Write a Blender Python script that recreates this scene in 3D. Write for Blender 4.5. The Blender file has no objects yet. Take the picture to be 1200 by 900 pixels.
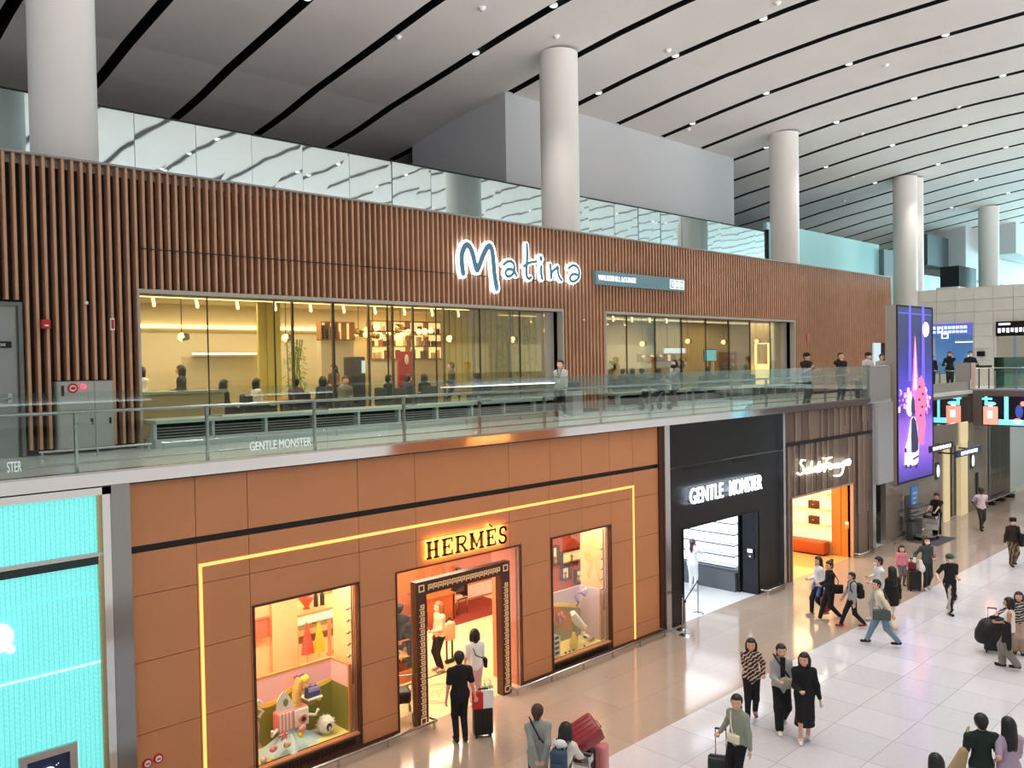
import bpy, bmesh, math, random
import numpy as np
from mathutils import Vector, Matrix
random.seed(7)
PI = math.pi
SC = bpy.context.scene
COL = SC.collection

# ------------------------------------------------------------------ camera
yaw, pitch, roll, FOC = math.radians(45.72), math.radians(1.377), math.radians(-.969), 1000.
EYE = 7.2
cy_, sy_, cp_, sp_ = math.cos(yaw), math.sin(yaw), math.cos(pitch), math.sin(pitch)
Fv = np.array([cy_*cp_, sy_*cp_, -sp_]); R0 = np.array([sy_, -cy_, 0.]); U0 = np.cross(R0, Fv)
cr_, sr_ = math.cos(roll), math.sin(roll)
Rv = R0*cr_+U0*sr_; Uv = -R0*sr_+U0*cr_
cam = bpy.data.cameras.new('camera'); co = bpy.data.objects.new('camera', cam); COL.objects.link(co)
co.matrix_world = Matrix(((Rv[0], Uv[0], -Fv[0], 0), (Rv[1], Uv[1], -Fv[1], 0), (Rv[2], Uv[2], -Fv[2], EYE), (0, 0, 0, 1)))
cam.sensor_width = 36; cam.lens = 30; cam.clip_start = .05; cam.clip_end = 400
SC.camera = co

# ------------------------------------------------------------------ colour management, world, daylight
vs = SC.view_settings
vs.view_transform = 'Standard'; vs.look = 'None'; vs.exposure = 0.0; vs.gamma = 1; vs.use_curve_mapping = False
W = bpy.data.worlds.new('world'); SC.world = W; W.use_nodes = True
bg = W.node_tree.nodes['Background']; bg.inputs[0].default_value = (.80, .90, 1, 1); bg.inputs[1].default_value = 0.95

def area(name, loc, aim, sx, sy, power, col):
    l = bpy.data.lights.new(name, 'AREA'); l.shape = 'RECTANGLE'; l.size = sx; l.size_y = sy; l.energy = power; l.color = col
    o = bpy.data.objects.new(name, l); COL.objects.link(o); o.location = loc
    o.rotation_euler = (Vector(aim)-Vector(loc)).to_track_quat('-Z', 'Y').to_euler()
    return o
# unseen area light added to brighten the ceiling, then daylight from the hall's end
area('window_daylight', (20, -25, 8.5), (22, 6, 17.5), 90, 6, 19000, (1, .98, .97))
area('end_window_daylight', (101, 6, 10), (50, 9, 15.5), 34, 8, 21000, (.50, .93, 1))

# ------------------------------------------------------------------ pixel helpers (1200x900 frame)
def ray(x, y): return Fv+Rv*(x-600)/FOC-Uv*(y-450)/FOC
def atY(x, y, Y=13.4):
    d = ray(x, y); t = Y/d[1]; return Vector((d[0]*t, Y, EYE+d[2]*t))
def atZ(x, y, z=0.):
    d = ray(x, y); t = (z-EYE)/d[2]; return Vector((d[0]*t, d[1]*t, z))
def atX(x, y, X):
    d = ray(x, y); t = X/d[0]; return Vector((X, d[1]*t, EYE+d[2]*t))

# ------------------------------------------------------------------ materials
def lin(c):
    return tuple(((v/255)/12.92 if v/255 <= .04045 else ((v/255+.055)/1.055)**2.4) for v in c[:3])
_mats = {}
def mat(name, rgb=(200, 200, 200), rough=.6, metal=0., emit=0., ecol=None, spec=.5, noise=0., nscale=3., alpha=None, bump=0., bscale=20.):
    if name in _mats: return _mats[name]
    m = bpy.data.materials.new(name); m.use_nodes = True; nt = m.node_tree; b = nt.nodes['Principled BSDF']
    c = lin(rgb)
    b.inputs['Base Color'].default_value = (*c, 1); b.inputs['Roughness'].default_value = rough
    b.inputs['Metallic'].default_value = metal; b.inputs['Specular IOR Level'].default_value = spec
    if emit:
        b.inputs['Emission Color'].default_value = (*lin(ecol or rgb), 1); b.inputs['Emission Strength'].default_value = emit
    tc = nt.nodes.new('ShaderNodeTexCoord')
    if noise or bump:
        nz = nt.nodes.new('ShaderNodeTexNoise'); nz.inputs['Scale'].default_value = nscale if noise else bscale
        nt.links.new(tc.outputs['Object'], nz.inputs['Vector'])
    if noise:
        mr = nt.nodes.new('ShaderNodeMapRange'); mr.inputs['To Min'].default_value = 1-noise; mr.inputs['To Max'].default_value = 1+noise
        nt.links.new(nz.outputs['Fac'], mr.inputs['Value'])
        mx = nt.nodes.new('ShaderNodeVectorMath'); mx.operation = 'SCALE'; mx.inputs[0].default_value = c
        nt.links.new(mr.outputs[0], mx.inputs['Scale']); nt.links.new(mx.outputs[0], b.inputs['Base Color'])
    if bump:
        bp = nt.nodes.new('ShaderNodeBump'); bp.inputs['Strength'].default_value = bump; bp.inputs['Distance'].default_value = .02
        nt.links.new(nz.outputs['Fac'], bp.inputs['Height']); nt.links.new(bp.outputs[0], b.inputs['Normal'])
    _mats[name] = m
    return m

def glass_mat(name, tint=(232, 242, 238), refl=1.0, rough=0.0, wob=0.):
    if name in _mats: return _mats[name]
    m = bpy.data.materials.new(name); m.use_nodes = True; nt = m.node_tree; nt.nodes.clear()
    out = nt.nodes.new('ShaderNodeOutputMaterial'); mix = nt.nodes.new('ShaderNodeMixShader')
    tr = nt.nodes.new('ShaderNodeBsdfTransparent'); tr.inputs[0].default_value = (*lin(tint), 1)
    gl = nt.nodes.new('ShaderNodeBsdfGlossy'); gl.inputs['Roughness'].default_value = rough
    fr = nt.nodes.new('ShaderNodeFresnel'); fr.inputs[0].default_value = 1.5
    mu = nt.nodes.new('ShaderNodeMath'); mu.operation = 'MULTIPLY'; mu.inputs[1].default_value = refl
    nt.links.new(fr.outputs[0], mu.inputs[0]); nt.links.new(mu.outputs[0], mix.inputs[0])
    nt.links.new(tr.outputs[0], mix.inputs[1]); nt.links.new(gl.outputs[0], mix.inputs[2]); nt.links.new(mix.outputs[0], out.inputs[0])
    _mats[name] = m
    return m

def node(nt, t, **kw):
    n = nt.nodes.new(t)
    for k, v in kw.items():
        if k.startswith('i_'):
            key = k[2:]; key = int(key) if key.isdigit() else key
            n.inputs[key].default_value = v
        else: setattr(n, k, v)
    return n

# ------------------------------------------------------------------ mesh building
class MB:
    def __init__(s): s.v = []; s.f = []; s.smooth = []
    def add(s, vs_, fs_, smooth=False):
        o = len(s.v); s.v += [tuple(float(c) for c in v) for v in vs_]; s.f += [tuple(i+o for i in f) for f in fs_]; s.smooth += [smooth]*len(fs_)
        return s
    def box(s, x0, x1, y0, y1, z0, z1):
        if x0 > x1: x0, x1 = x1, x0
        if y0 > y1: y0, y1 = y1, y0
        if z0 > z1: z0, z1 = z1, z0
        vs_ = [(x, y, z) for z in (z0, z1) for x, y in ((x0, y0), (x1, y0), (x1, y1), (x0, y1))]
        return s.add(vs_, [(0, 3, 2, 1), (4, 5, 6, 7), (0, 1, 5, 4), (1, 2, 6, 5), (2, 3, 7, 6), (3, 0, 4, 7)])
    def prism(s, poly, ax, a, b):
        # poly: 2-D points in the two axes other than ax, extruded from a to b
        n = len(poly)
        def P(p, t): return {'x': (t, p[0], p[1]), 'y': (p[0], t, p[1]), 'z': (p[0], p[1], t)}[ax]
        vs_ = [P(p, a) for p in poly]+[P(p, b) for p in poly]
        fs_ = [tuple(range(n)), tuple(range(2*n-1, n-1, -1))]+[(i, i+n, (i+1) % n+n, (i+1) % n) for i in range(n)]
        return s.add(vs_, fs_)
    def tube(s, pts, r, n=8, cap=True, smooth=True):
        pts = [Vector(p) for p in pts]; rr = r if isinstance(r, (list, tuple)) else [r]*len(pts)
        vs_ = []; up = None
        for i, p in enumerate(pts):
            d = (pts[min(i+1, len(pts)-1)]-pts[max(i-1, 0)])
            if d.length < 1e-9: d = Vector((0, 0, 1))
            d.normalize()
            if up is None: up = Vector((0, 0, 1)) if abs(d.z) < .9 else Vector((1, 0, 0))
            u = d.cross(up)
            if u.length < 1e-4: u = d.cross(Vector((0, 1, 0)))
            u.normalize(); w = u.cross(d).normalized()
            for k in range(n):
                a = 2*PI*k/n; vs_.append(p+(u*math.cos(a)+w*math.sin(a))*rr[i])
        fs_ = []
        for i in range(len(pts)-1):
            for k in range(n):
                fs_.append((i*n+k, i*n+(k+1) % n, (i+1)*n+(k+1) % n, (i+1)*n+k))
        s.add(vs_, fs_, smooth)
        if cap:
            s.add([vs_[k] for k in range(n)], [tuple(range(n-1, -1, -1))]); s.add([vs_[(len(pts)-1)*n+k] for k in range(n)], [tuple(range(n))])
        return s
    def lathe(s, c, prof, n=20):
        # profile of (radius, z) about a vertical axis at c
        vs_ = [(c[0]+r*math.cos(2*PI*k/n), c[1]+r*math.sin(2*PI*k/n), c[2]+z) for r, z in prof for k in range(n)]
        fs_ = [(i*n+k, i*n+(k+1) % n, (i+1)*n+(k+1) % n, (i+1)*n+k) for i in range(len(prof)-1) for k in range(n)]
        return s.add(vs_, fs_, True)
    def ball(s, c, r, n=12, m=8):
        if not isinstance(r, (tuple, list)): r = (r, r, r)
        vs_ = [(c[0], c[1], c[2]-r[2])]
        for i in range(1, m):
            a = -PI/2+PI*i/m
            for k in range(n): vs_.append((c[0]+r[0]*math.cos(a)*math.cos(2*PI*k/n), c[1]+r[1]*math.cos(a)*math.sin(2*PI*k/n), c[2]+r[2]*math.sin(a)))
        vs_.append((c[0], c[1], c[2]+r[2])); L = len(vs_)-1
        fs_ = [(0, 1+(k+1) % n, 1+k) for k in range(n)]
        for i in range(m-2):
            for k in range(n): fs_.append((1+i*n+k, 1+i*n+(k+1) % n, 1+(i+1)*n+(k+1) % n, 1+(i+1)*n+k))
        fs_ += [(L, 1+(m-2)*n+k, 1+(m-2)*n+(k+1) % n) for k in range(n)]
        return s.add(vs_, fs_, True)
    def rbox(s, x0, x1, y0, y1, z0, z1, r, seg=2):
        bm = bmesh.new(); bmesh.ops.create_cube(bm, size=1)
        for v in bm.verts: v.co = Vector(((x0+x1)/2+v.co.x*(x1-x0), (y0+y1)/2+v.co.y*(y1-y0), (z0+z1)/2+v.co.z*(z1-z0)))
        bmesh.ops.bevel(bm, geom=bm.edges[:], offset=r, segments=seg, profile=.5, affect='EDGES')
        bm.verts.index_update()
        s.add([tuple(v.co) for v in bm.verts], [tuple(v.index for v in f.verts) for f in bm.faces], True); bm.free()
        return s
    def quad(s, a, b, c, d): return s.add([a, b, c, d], [(0, 1, 2, 3)])
    def xf(s, M): s.v = [tuple(M @ Vector(v)) for v in s.v]; return s
    def build(s, name, m, parent=None, off=(0, 0, 0)):
        me = bpy.data.meshes.new(name)
        vv = [(v[0]-off[0], v[1]-off[1], v[2]-off[2]) for v in s.v]
        me.from_pydata(vv, [], s.f); me.polygons.foreach_set('use_smooth', s.smooth)
        me.validate(); me.update()
        if m is not None: me.materials.append(m)
        o = bpy.data.objects.new(name, me); COL.objects.link(o)
        if parent is not None: o.parent = parent
        else: o.location = off
        return o

def tag(o, label, cat, group=None, kind=None):
    if label: o['label'] = label
    if cat: o['category'] = cat
    if group: o['group'] = group
    if kind: o['kind'] = kind
    return o
def struct(name, mb, m, label=None):
    o = mb.build(name, m); o['kind'] = 'structure'
    if label: o['label'] = label
    return o
class Thing:
    """An Empty at the thing's base; parts are given in world coordinates (W=True) or in local ones."""
    def __init__(s, name, label, cat, loc=(0, 0, 0), rz=0., group=None, world=True):
        s.o = bpy.data.objects.new(name, None); COL.objects.link(s.o); s.o.empty_display_size = .1
        s.loc = tuple(loc); s.o.location = loc; s.o.rotation_euler = (0, 0, rz); s.world = world
        tag(s.o, label, cat, group)
    def part(s, name, mb, m, parent=None, label=None):
        o = mb.build(name, m, parent or s.o, s.loc if s.world else (0, 0, 0))
        if label: o['label'] = label
        return o
def copy_thing(root, loc, rz=None, label=None, group=None):
    def rec(o, par):
        c = o.copy(); COL.objects.link(c)
        if par is not None: c.parent = par
        for ch in kids.get(o.name, []): rec(ch, c)
        return c
    kids = {}
    for ch in root.children_recursive: kids.setdefault(ch.parent.name, []).append(ch)
    r = rec(root, None); r.location = loc
    if rz is not None: r.rotation_euler = (0, 0, rz)
    if label: r['label'] = label
    if group: r['group'] = group
    return r

def stroke(mb, pts, w, y0, y1, closed=False):
    """thick polyline in the x-z plane between depths y0..y1; round joins by small discs"""
    n = len(pts)
    for i in range(n-1 if not closed else n):
        a = Vector((pts[i][0], pts[i][1])); b = Vector((pts[(i+1) % n][0], pts[(i+1) % n][1])); d = b-a
        if d.length < 1e-6: continue
        d.normalize(); q = Vector((-d.y, d.x))*w/2
        mb.prism([a-q, b-q, b+q, a+q], 'y', y0, y1)
    for p in pts:
        mb.prism([(p[0]+w/2*math.cos(2*PI*k/10), p[1]+w/2*math.sin(2*PI*k/10)) for k in range(10)], 'y', y0, y1)
def smoothpts(pts, n=5):
    out = []; P = [pts[0]]+list(pts)+[pts[-1]]
    for i in range(1, len(P)-2):
        p0, p1, p2, p3 = [np.array(P[j], float) for j in (i-1, i, i+1, i+2)]
        for k in range(n):
            t = k/n; out.append(tuple(.5*((2*p1)+(-p0+p2)*t+(2*p0-5*p1+4*p2-p3)*t*t+(-p0+3*p1-3*p2+p3)*t**3)))
    out.append(tuple(pts[-1])); return out

def text_mb(txt, height, x0, z0, y, width=None, depth=.03, bold=0., shear=0.):
    """letters in the x-z plane, reading along +x, front at depth y"""
    cu = bpy.data.curves.new('t', 'FONT'); cu.body = txt; cu.size = 1; cu.extrude = depth/2; cu.offset = bold; cu.shear = shear; cu.resolution_u = 3
    ob = bpy.data.objects.new('t', cu); COL.objects.link(ob)
    dg = bpy.context.evaluated_depsgraph_get(); dg.update()
    me = ob.evaluated_get(dg).to_mesh()
    V = np.array([v.co[:] for v in me.vertices]); Fs = [tuple(p.vertices) for p in me.polygons]
    ob.evaluated_get(dg).to_mesh_clear(); bpy.data.objects.remove(ob); bpy.data.curves.remove(cu)
    mb = MB()
    if len(V) == 0: return mb
    mn, mx = V.min(0), V.max(0); sz = height/(mx[1]-mn[1]); sx = (width/(mx[0]-mn[0])) if width else sz
    out = [(x0+(v[0]-mn[0])*sx, y-v[2], z0+(v[1]-mn[1])*sz) for v in V]
    return mb.add(out, Fs)

def wallgrid(mb, x0, x1, z0, z1, y0, y1, holes=(), xs=(), zs=(), gap=.0):
    """wall slab in the x-z plane, cut by openings and by joint lines"""
    X = sorted({x0, x1, *[h[0] for h in holes], *[h[1] for h in holes], *[x for x in xs if x0 < x < x1]})
    Z = sorted({z0, z1, *[h[2] for h in holes], *[h[3] for h in holes], *[z for z in zs if z0 < z < z1]})
    X = [x for x in X if x0 <= x <= x1]; Z = [z for z in Z if z0 <= z <= z1]
    for a, b in zip(X, X[1:]):
        for c, d in zip(Z, Z[1:]):
            mx, mz = (a+b)/2, (c+d)/2
            if any(h[0] < mx < h[1] and h[2] < mz < h[3] for h in holes): continue
            ga = gap if a in xs else 0; gb = gap if b in xs else 0; gc = gap if c in zs else 0; gd = gap if d in zs else 0
            mb.box(a+ga, b-gb, y0, y1, c+gc, d-gd)
    return mb
def frame_mb(mb, x0, x1, z0, z1, y0, y1, w, bottom=True):
    mb.box(x0, x0+w, y0, y1, z0, z1); mb.box(x1-w, x1, y0, y1, z0, z1); mb.box(x0+w, x1-w, y0, y1, z1-w, z1)
    if bottom: mb.box(x0+w, x1-w, y0, y1, z0, z0+w)
    return mb

# ------------------------------------------------------------------ palette
M_ceil = mat('ceiling_panel', (222, 215, 212), .75, noise=.05, nscale=.6)
M_black = mat('matt_black', (8, 8, 9), .6)
M_dark = mat('dark_grey', (35, 36, 40), .5)
M_col = mat('column_white', (222, 216, 210), .5, noise=.02, nscale=1)
M_bulk = mat('bulkhead_paint', (190, 190, 192), .7)
M_steel = mat('brushed_steel', (200, 200, 202), .22, 1.)
M_chrome = mat('polished_steel', (225, 225, 228), .08, 1., bump=.15, bscale=1.2)
M_white = mat('white_paint', (235, 234, 230), .5)
M_grey = mat('warm_grey_panel', (158, 152, 146), .45)
M_wood = mat('slat_timber', (200, 152, 120), .5, noise=.18, nscale=2.2)
M_woodback = mat('slat_backing', (27, 23, 21), .8)
M_her = mat('orange_leather_panel', (204, 136, 90), .42, noise=.10, nscale=1.1)
M_bronze = mat('dark_bronze', (84, 50, 38), .35, .3)
M_glow = mat('warm_light_line', (255, 190, 110), .5, emit=2.2, ecol=(255, 160, 76))
M_glass = glass_mat('clear_pane', (250, 252, 250), .35)
M_gglass = glass_mat('green_balustrade_glass', (243, 250, 247), .55)
M_mirror = mat('reflective_band_glass', (232, 250, 250), .03, .92, bump=.25, bscale=.55)
M_stone = mat('limestone_cladding', (222, 219, 212), .4, noise=.05, nscale=1.5)
M_gloss = mat('polished_taupe_stone', (140, 130, 120), .05, spec=.9, noise=.06, nscale=.8)
M_upfloor = mat('upper_walkway_stone', (226, 230, 224), .22, noise=.04, nscale=2)
M_cool = mat('cool_white_light', (235, 242, 255), emit=6.0)
M_warmlamp = mat('warm_white_light', (255, 214, 140), emit=3.5)

# floor: cream polished stone margins, pale grey stone field with joints
def floor_mat():
    m = bpy.data.materials.new('hall_floor_stone'); m.use_nodes = True; nt = m.node_tree; b = nt.nodes['Principled BSDF']; L = nt.links.new
    tc = node(nt, 'ShaderNodeTexCoord'); sep = node(nt, 'ShaderNodeSeparateXYZ'); L(tc.outputs['Object'], sep.inputs[0])
    g1 = node(nt, 'ShaderNodeMath', operation='GREATER_THAN', i_1=9.87); g2 = node(nt, 'ShaderNodeMath', operation='LESS_THAN', i_1=3.1)
    L(sep.outputs['Y'], g1.inputs[0]); L(sep.outputs['Y'], g2.inputs[0])
    mx = node(nt, 'ShaderNodeMath', operation='MAXIMUM'); L(g1.outputs[0], mx.inputs[0]); L(g2.outputs[0], mx.inputs[1])
    mp = node(nt, 'ShaderNodeMapping'); mp.inputs['Location'].default_value = (-16.11, -9.87, 0); L(tc.outputs['Object'], mp.inputs[0])
    br = node(nt, 'ShaderNodeTexBrick', offset=.0, squash=1.0)
    br.inputs['Scale'].default_value = 1; br.inputs['Mortar Size'].default_value = .006; br.inputs['Mortar Smooth'].default_value = .2
    br.inputs['Brick Width'].default_value = 1.15; br.inputs['Row Height'].default_value = 1.15
    br.inputs['Color1'].default_value = (*lin((214, 213, 218)), 1); br.inputs['Color2'].default_value = (*lin((202, 201, 207)), 1); br.inputs['Mortar'].default_value = (*lin((150, 148, 150)), 1)
    L(mp.outputs[0], br.inputs['Vector'])
    br2 = node(nt, 'ShaderNodeTexBrick', offset=.5)
    br2.inputs['Scale'].default_value = 1; br2.inputs['Mortar Size'].default_value = .003
    br2.inputs['Brick Width'].default_value = 2.3; br2.inputs['Row Height'].default_value = 1.18
    br2.inputs['Color1'].default_value = (*lin((176, 158, 142)), 1); br2.inputs['Color2'].default_value = (*lin((166, 149, 134)), 1); br2.inputs['Mortar'].default_value = (*lin((130, 116, 104)), 1)
    L(mp.outputs[0], br2.inputs['Vector'])
    mc = node(nt, 'ShaderNodeMix', data_type='RGBA'); L(mx.outputs[0], mc.inputs['Factor']); L(br.outputs['Color'], mc.inputs['A']); L(br2.outputs['Color'], mc.inputs['B'])
    nz = node(nt, 'ShaderNodeTexNoise'); nz.inputs['Scale'].default_value = 9; nz.inputs['Detail'].default_value = 6; L(tc.outputs['Object'], nz.inputs['Vector'])
    mr = node(nt, 'ShaderNodeMapRange'); mr.inputs['To Min'].default_value = .92; mr.inputs['To Max'].default_value = 1.06; L(nz.outputs['Fac'], mr.inputs['Value'])
    sc = node(nt, 'ShaderNodeVectorMath', operation='SCALE'); L(mc.outputs['Result'], sc.inputs[0]); L(mr.outputs[0], sc.inputs['Scale'])
    L(sc.outputs[0], b.inputs['Base Color']); b.inputs['Roughness'].default_value = .11; b.inputs['Specular IOR Level'].default_value = .55
    return m
M_floor = floor_mat()

# ------------------------------------------------------------------ hall shell
Y0, YS, YM, ZU = 13.4, 17.8, 21.45, 5.6
XL, XR = -12., 100.
struct('floor', MB().box(XL, XR, -4, 13.46, -.2, 0), M_floor)
struct('floor', MB().box(XL, 43.12, 13.43, 18.0, 5.45, ZU), M_upfloor)
struct('floor', MB().box(43.12, 50.2, -8, 18.0, 5.3, ZU-.002), M_upfloor)
struct('floor', MB().box(XL, 60, -5, -.55, 5.3, ZU), M_upfloor)
struct('floor', MB().box(33, XR, 13.46, 40, -.2, 0), mat('corridor_floor', (190, 186, 170), .08))

# vaulted ceiling: profile z(Y), panels between black slots every 3.05 m
prof = [(6.7, 18.0), (9, 17.97), (12.5, 17.92), (15, 17.75), (17, 17.57), (19, 17.32), (22, 16.88), (25, 16.45), (27.4, 16.0), (29.4, 15.75), (36, 14.9)]
def ceil_z(y):
    if y < 6.7: y = 13.4-y
    for (a, za), (b, zb) in zip(prof, prof[1:]):
        if y <= b: return za+(zb-za)*(y-a)/(b-a)
    return prof[-1][1]
ys = [-22+i*1.0 for i in range(58)]
slots = [21.57+3.05*k for k in range(-11, 26)]
mb = MB(); ms = MB()
for a, b in zip(slots, slots[1:]):
    x0, x1 = a+.17, b-.17
    for s0, s1 in zip(ys, ys[1:]):
        z0, z1 = ceil_z(s0), ceil_z(s1)
        mb.quad((x0, s0, z0), (x1, s0, z0), (x1, s1, z1), (x0, s1, z1))
        for x in (x0, x1): ms.quad((x, s0, z0), (x, s1, z1), (x, s1, z1+.35), (x, s0, z0+.35))
struct('ceiling', mb, M_ceil); struct('ceiling', ms, M_black)
mb = MB()
for s0, s1 in zip(ys, ys[1:]):
    mb.quad((slots[0], s0, ceil_z(s0)+.35), (slots[-1], s0, ceil_z(s0)+.35), (slots[-1], s1, ceil_z(s1)+.35), (slots[0], s1, ceil_z(s1)+.35))
struct('ceiling', mb, M_black)

# downlights in every second slot
dl0 = None
for k in (-3, -1, 1, 3, 5, 7, 9, 11, 13):
    for y in (-2.5, .8, 4.0, 7.2, 10.4, 13.7, 17.0, 20.4):
        x = 21.57+3.05*k; z = ceil_z(y)+.02
        if dl0 is None:
            t = Thing('ceiling_downlight', 'small round white downlight set in a black ceiling slot', 'ceiling light', (x, y, z), 0, 'downlights in the ceiling slots', world=False)
            t.part('trim_ring', MB().lathe((0, 0, 0), [(.09, -.02), (.13, -.02), (.13, .06), (.09, .06)], 14), M_white)
            t.part('lens', MB().lathe((0, 0, 0), [(.0, -.0), (.09, -.0), (.09, .03), (0, .03)], 14), mat('downlight_lens', (255, 250, 244), emit=9))
            dl0 = t.o
        else: copy_thing(dl0, (x, y, z))
        if 0 < y < 19 and -3 <= k <= 11:
            l = bpy.data.lights.new('downlight_lamp', 'SPOT'); l.energy = 620; l.color = (1, .95, .9); l.spot_size = 1.5; l.spot_blend = .6; l.shadow_soft_size = .09
            o = bpy.data.objects.new('downlight_lamp', l); COL.objects.link(o); o.location = (x, y, z-.06)
sd0 = None
for p in ((467, 51), (783, 58), (1038, 75), (1010, 156), (999, 211), (1123, 124), (911, 2), (565, 10), (807, 157), (652, 43), (989, 246), (1120, 248)):
    q = atZ(p[0], p[1], 17.5); z = ceil_z(q.y); q = atZ(p[0], p[1], z); loc = (q.x, q.y, ceil_z(q.y))
    if sd0 is None:
        t = Thing('smoke_detector', 'small white dome detector on a pale ceiling panel', 'smoke detector', loc, 0, 'detectors dotted over the ceiling panels', world=False)
        t.part('base', MB().lathe((0, 0, 0), [(0, .02), (.11, .02), (.11, -.03), (.0, -.03)], 14), M_white)
        t.part('dome', MB().lathe((0, 0, 0), [(.08, -.03), (.07, -.07), (.0, -.09)], 14), M_white); sd0 = t.o
    else: copy_thing(sd0, loc)

# round columns in one row behind the timber wall
col0 = None
lab = ['thick white round column rising past the top edge above the left end of the timber wall', 'tall white round column standing beside the left end of the big ceiling box',
       'tall white round column standing past the right end of the big ceiling box', 'white round column rising behind the hanging video screen', 'white round column standing above the limestone wall at right']
Yc = 19.0
for i, r in enumerate((.3055, 1.10, 1.888, 2.615, 3.377)):
    x = r*Yc; zt = ceil_z(Yc)
    if col0 is None:
        t = Thing('round_column', lab[0], 'column', (x, Yc, ZU), 0, 'white columns along the upper level', world=False)
        t.part('shaft', MB().lathe((0, 0, 0), [(.63, 0), (.63, zt-ZU-.02)], 40), M_col)
        t.part('base_ring', MB().lathe((0, 0, 0), [(.66, 0), (.66, .15), (.63, .15)], 40), M_steel); col0 = t.o
    else: copy_thing(col0, (x, Yc, ZU), label=lab[i])
x = 50.6
copy_thing(col0, (x*1.0, 19.0, ZU), label='slim edge of a white column just right of and behind the column above the video screen')

# reflective glass band above the lounge roof, its roof and the ceiling boxes
mb = MB()
x = -12.
while x < 38.5:
    a = random.uniform(-.012, .012); w = 1.55; b = min(x+w, 38.7)
    mb.quad((x, YM+a, 11.2), (b-.015, YM-a, 11.2), (b-.015, YM-a+random.uniform(-.01, .01), 13.5), (x, YM+a+random.uniform(-.01, .01), 13.5)); x = b
struct('window_1', mb, M_mirror)
struct('wall_upper', MB().box(XL, 38.7, YM+.05, YM+.2, 11.0, 13.48), M_bulk)
struct('trim_1', MB().box(XL, 38.7, YM-.03, YM+.2, 13.48, 13.52), M_black)
struct('ceiling', MB().box(XL, 53.8, YM+.1, 33, 13.3, 13.46), M_dark)
struct('ceiling', MB().box(XL, 44.6, YS+.1, YM+.1, 11.1, 11.25), M_grey)
mb = MB()
def cbox(mb, x0, x1, y0, y1, zb):
    n = 8
    for i in range(n):
        a = y0+(y1-y0)*i/n; b = y0+(y1-y0)*(i+1)/n
        for x in (x0, x1): mb.quad((x, a, zb), (x, b, zb), (x, b, ceil_z(b)+.05), (x, a, ceil_z(a)+.05))
    mb.quad((x0, y0, zb), (x1, y0, zb), (x1, y0, ceil_z(y0)+.05), (x0, y0, ceil_z(y0)+.05))
    mb.quad((x0, y1, zb), (x1, y1, zb), (x1, y1, ceil_z(y1)+.05), (x0, y1, ceil_z(y1)+.05))
    mb.quad((x0, y0, zb), (x1, y0, zb), (x1, y1, zb), (x0, y1, zb))
cbox(mb, 21.35, 36.6, 22.0, 27.4, 13.46); struct('wall_ceiling_box', mb, M_bulk)
mb = MB(); cbox(mb, 69., 84, 22., 27., 13.0); struct('wall_ceiling_box', mb, M_bulk)
mb = MB(); cbox(mb, 72.5, 99, 19.6, 21.5, 14.9); struct('wall_ceiling_box', mb, M_bulk)
struct('wall_back', MB().box(XL, XR, 33, 33.2, 5, 17), M_dark)
M_cyanwall = mat('pale_turquoise_wall', (176, 226, 228), .5)
struct('wall_upper', MB().box(38.7, 52.05, YM, YM+.2, 11.0, 13.98), M_cyanwall)
struct('wall_upper', MB().box(38.66, 38.76, YM-.1, YM+.3, 11.0, 13.6), M_black)
struct('wall_upper', MB().box(52.05, 53.8, YM-.3, YM+.2, 9.0, 13.7), mat('blue_grey_wall', (128, 142, 146), .6))
struct('wall_upper', MB().box(53.8, 60, YM+2, YM+2.2, 9.0, 14.2), M_cyanwall)
struct('wall_upper', MB().box(60, XR, YM+1.5, YM+1.7, 9.0, 13.0), M_cyanwall)
# dark duct box and small boxes beyond the limestone wall
a = atY(1124, 336, 20.); b = atY(1144, 315, 20.)
struct('wall_upper', MB().box(a.x-.5, b.x+.5, 19.9, 21.3, 5, a.z), M_stone)
tag(MB().box(a.x, b.x, 20, 21.2, a.z, b.z).build('black_equipment_box', M_black), 'black box standing on top of the limestone wall, left of the rightmost column', 'equipment box')
a = atY(1087, 300, 23.2); b = atY(1130, 318, 23.2)
struct('wall_upper', MB().box(a.x, b.x, 23.2, 24, b.z, a.z+1.6), mat('shadow_grey', (78, 92, 98), .6))  # plain dark blue-grey wall block

# limestone wall at the far right end with two openings
XW = 50.
p1 = (15.6, 17.66, 6.2, 8.97); p2 = (10.2, 14.44, 6.2, 8.97)
mb = MB()
tmp = MB(); ysj = [18.4-.95*i for i in range(28)]; zsj = [5.6+.66*i for i in range(9)]
wallgrid(tmp, 2., 18.8, ZU, 10.88, 0, .4, [p1, p2], ysj, zsj, .008)
mb.v = [(XW+v[1], v[0], v[2]) for v in tmp.v]; mb.f = tmp.f; mb.smooth = tmp.smooth
struct('wall_right', mb, M_stone)
struct('wall_right', MB().box(XW+.1, XW+.3, 2, 15.5, ZU, 6.2), M_stone)

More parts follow.
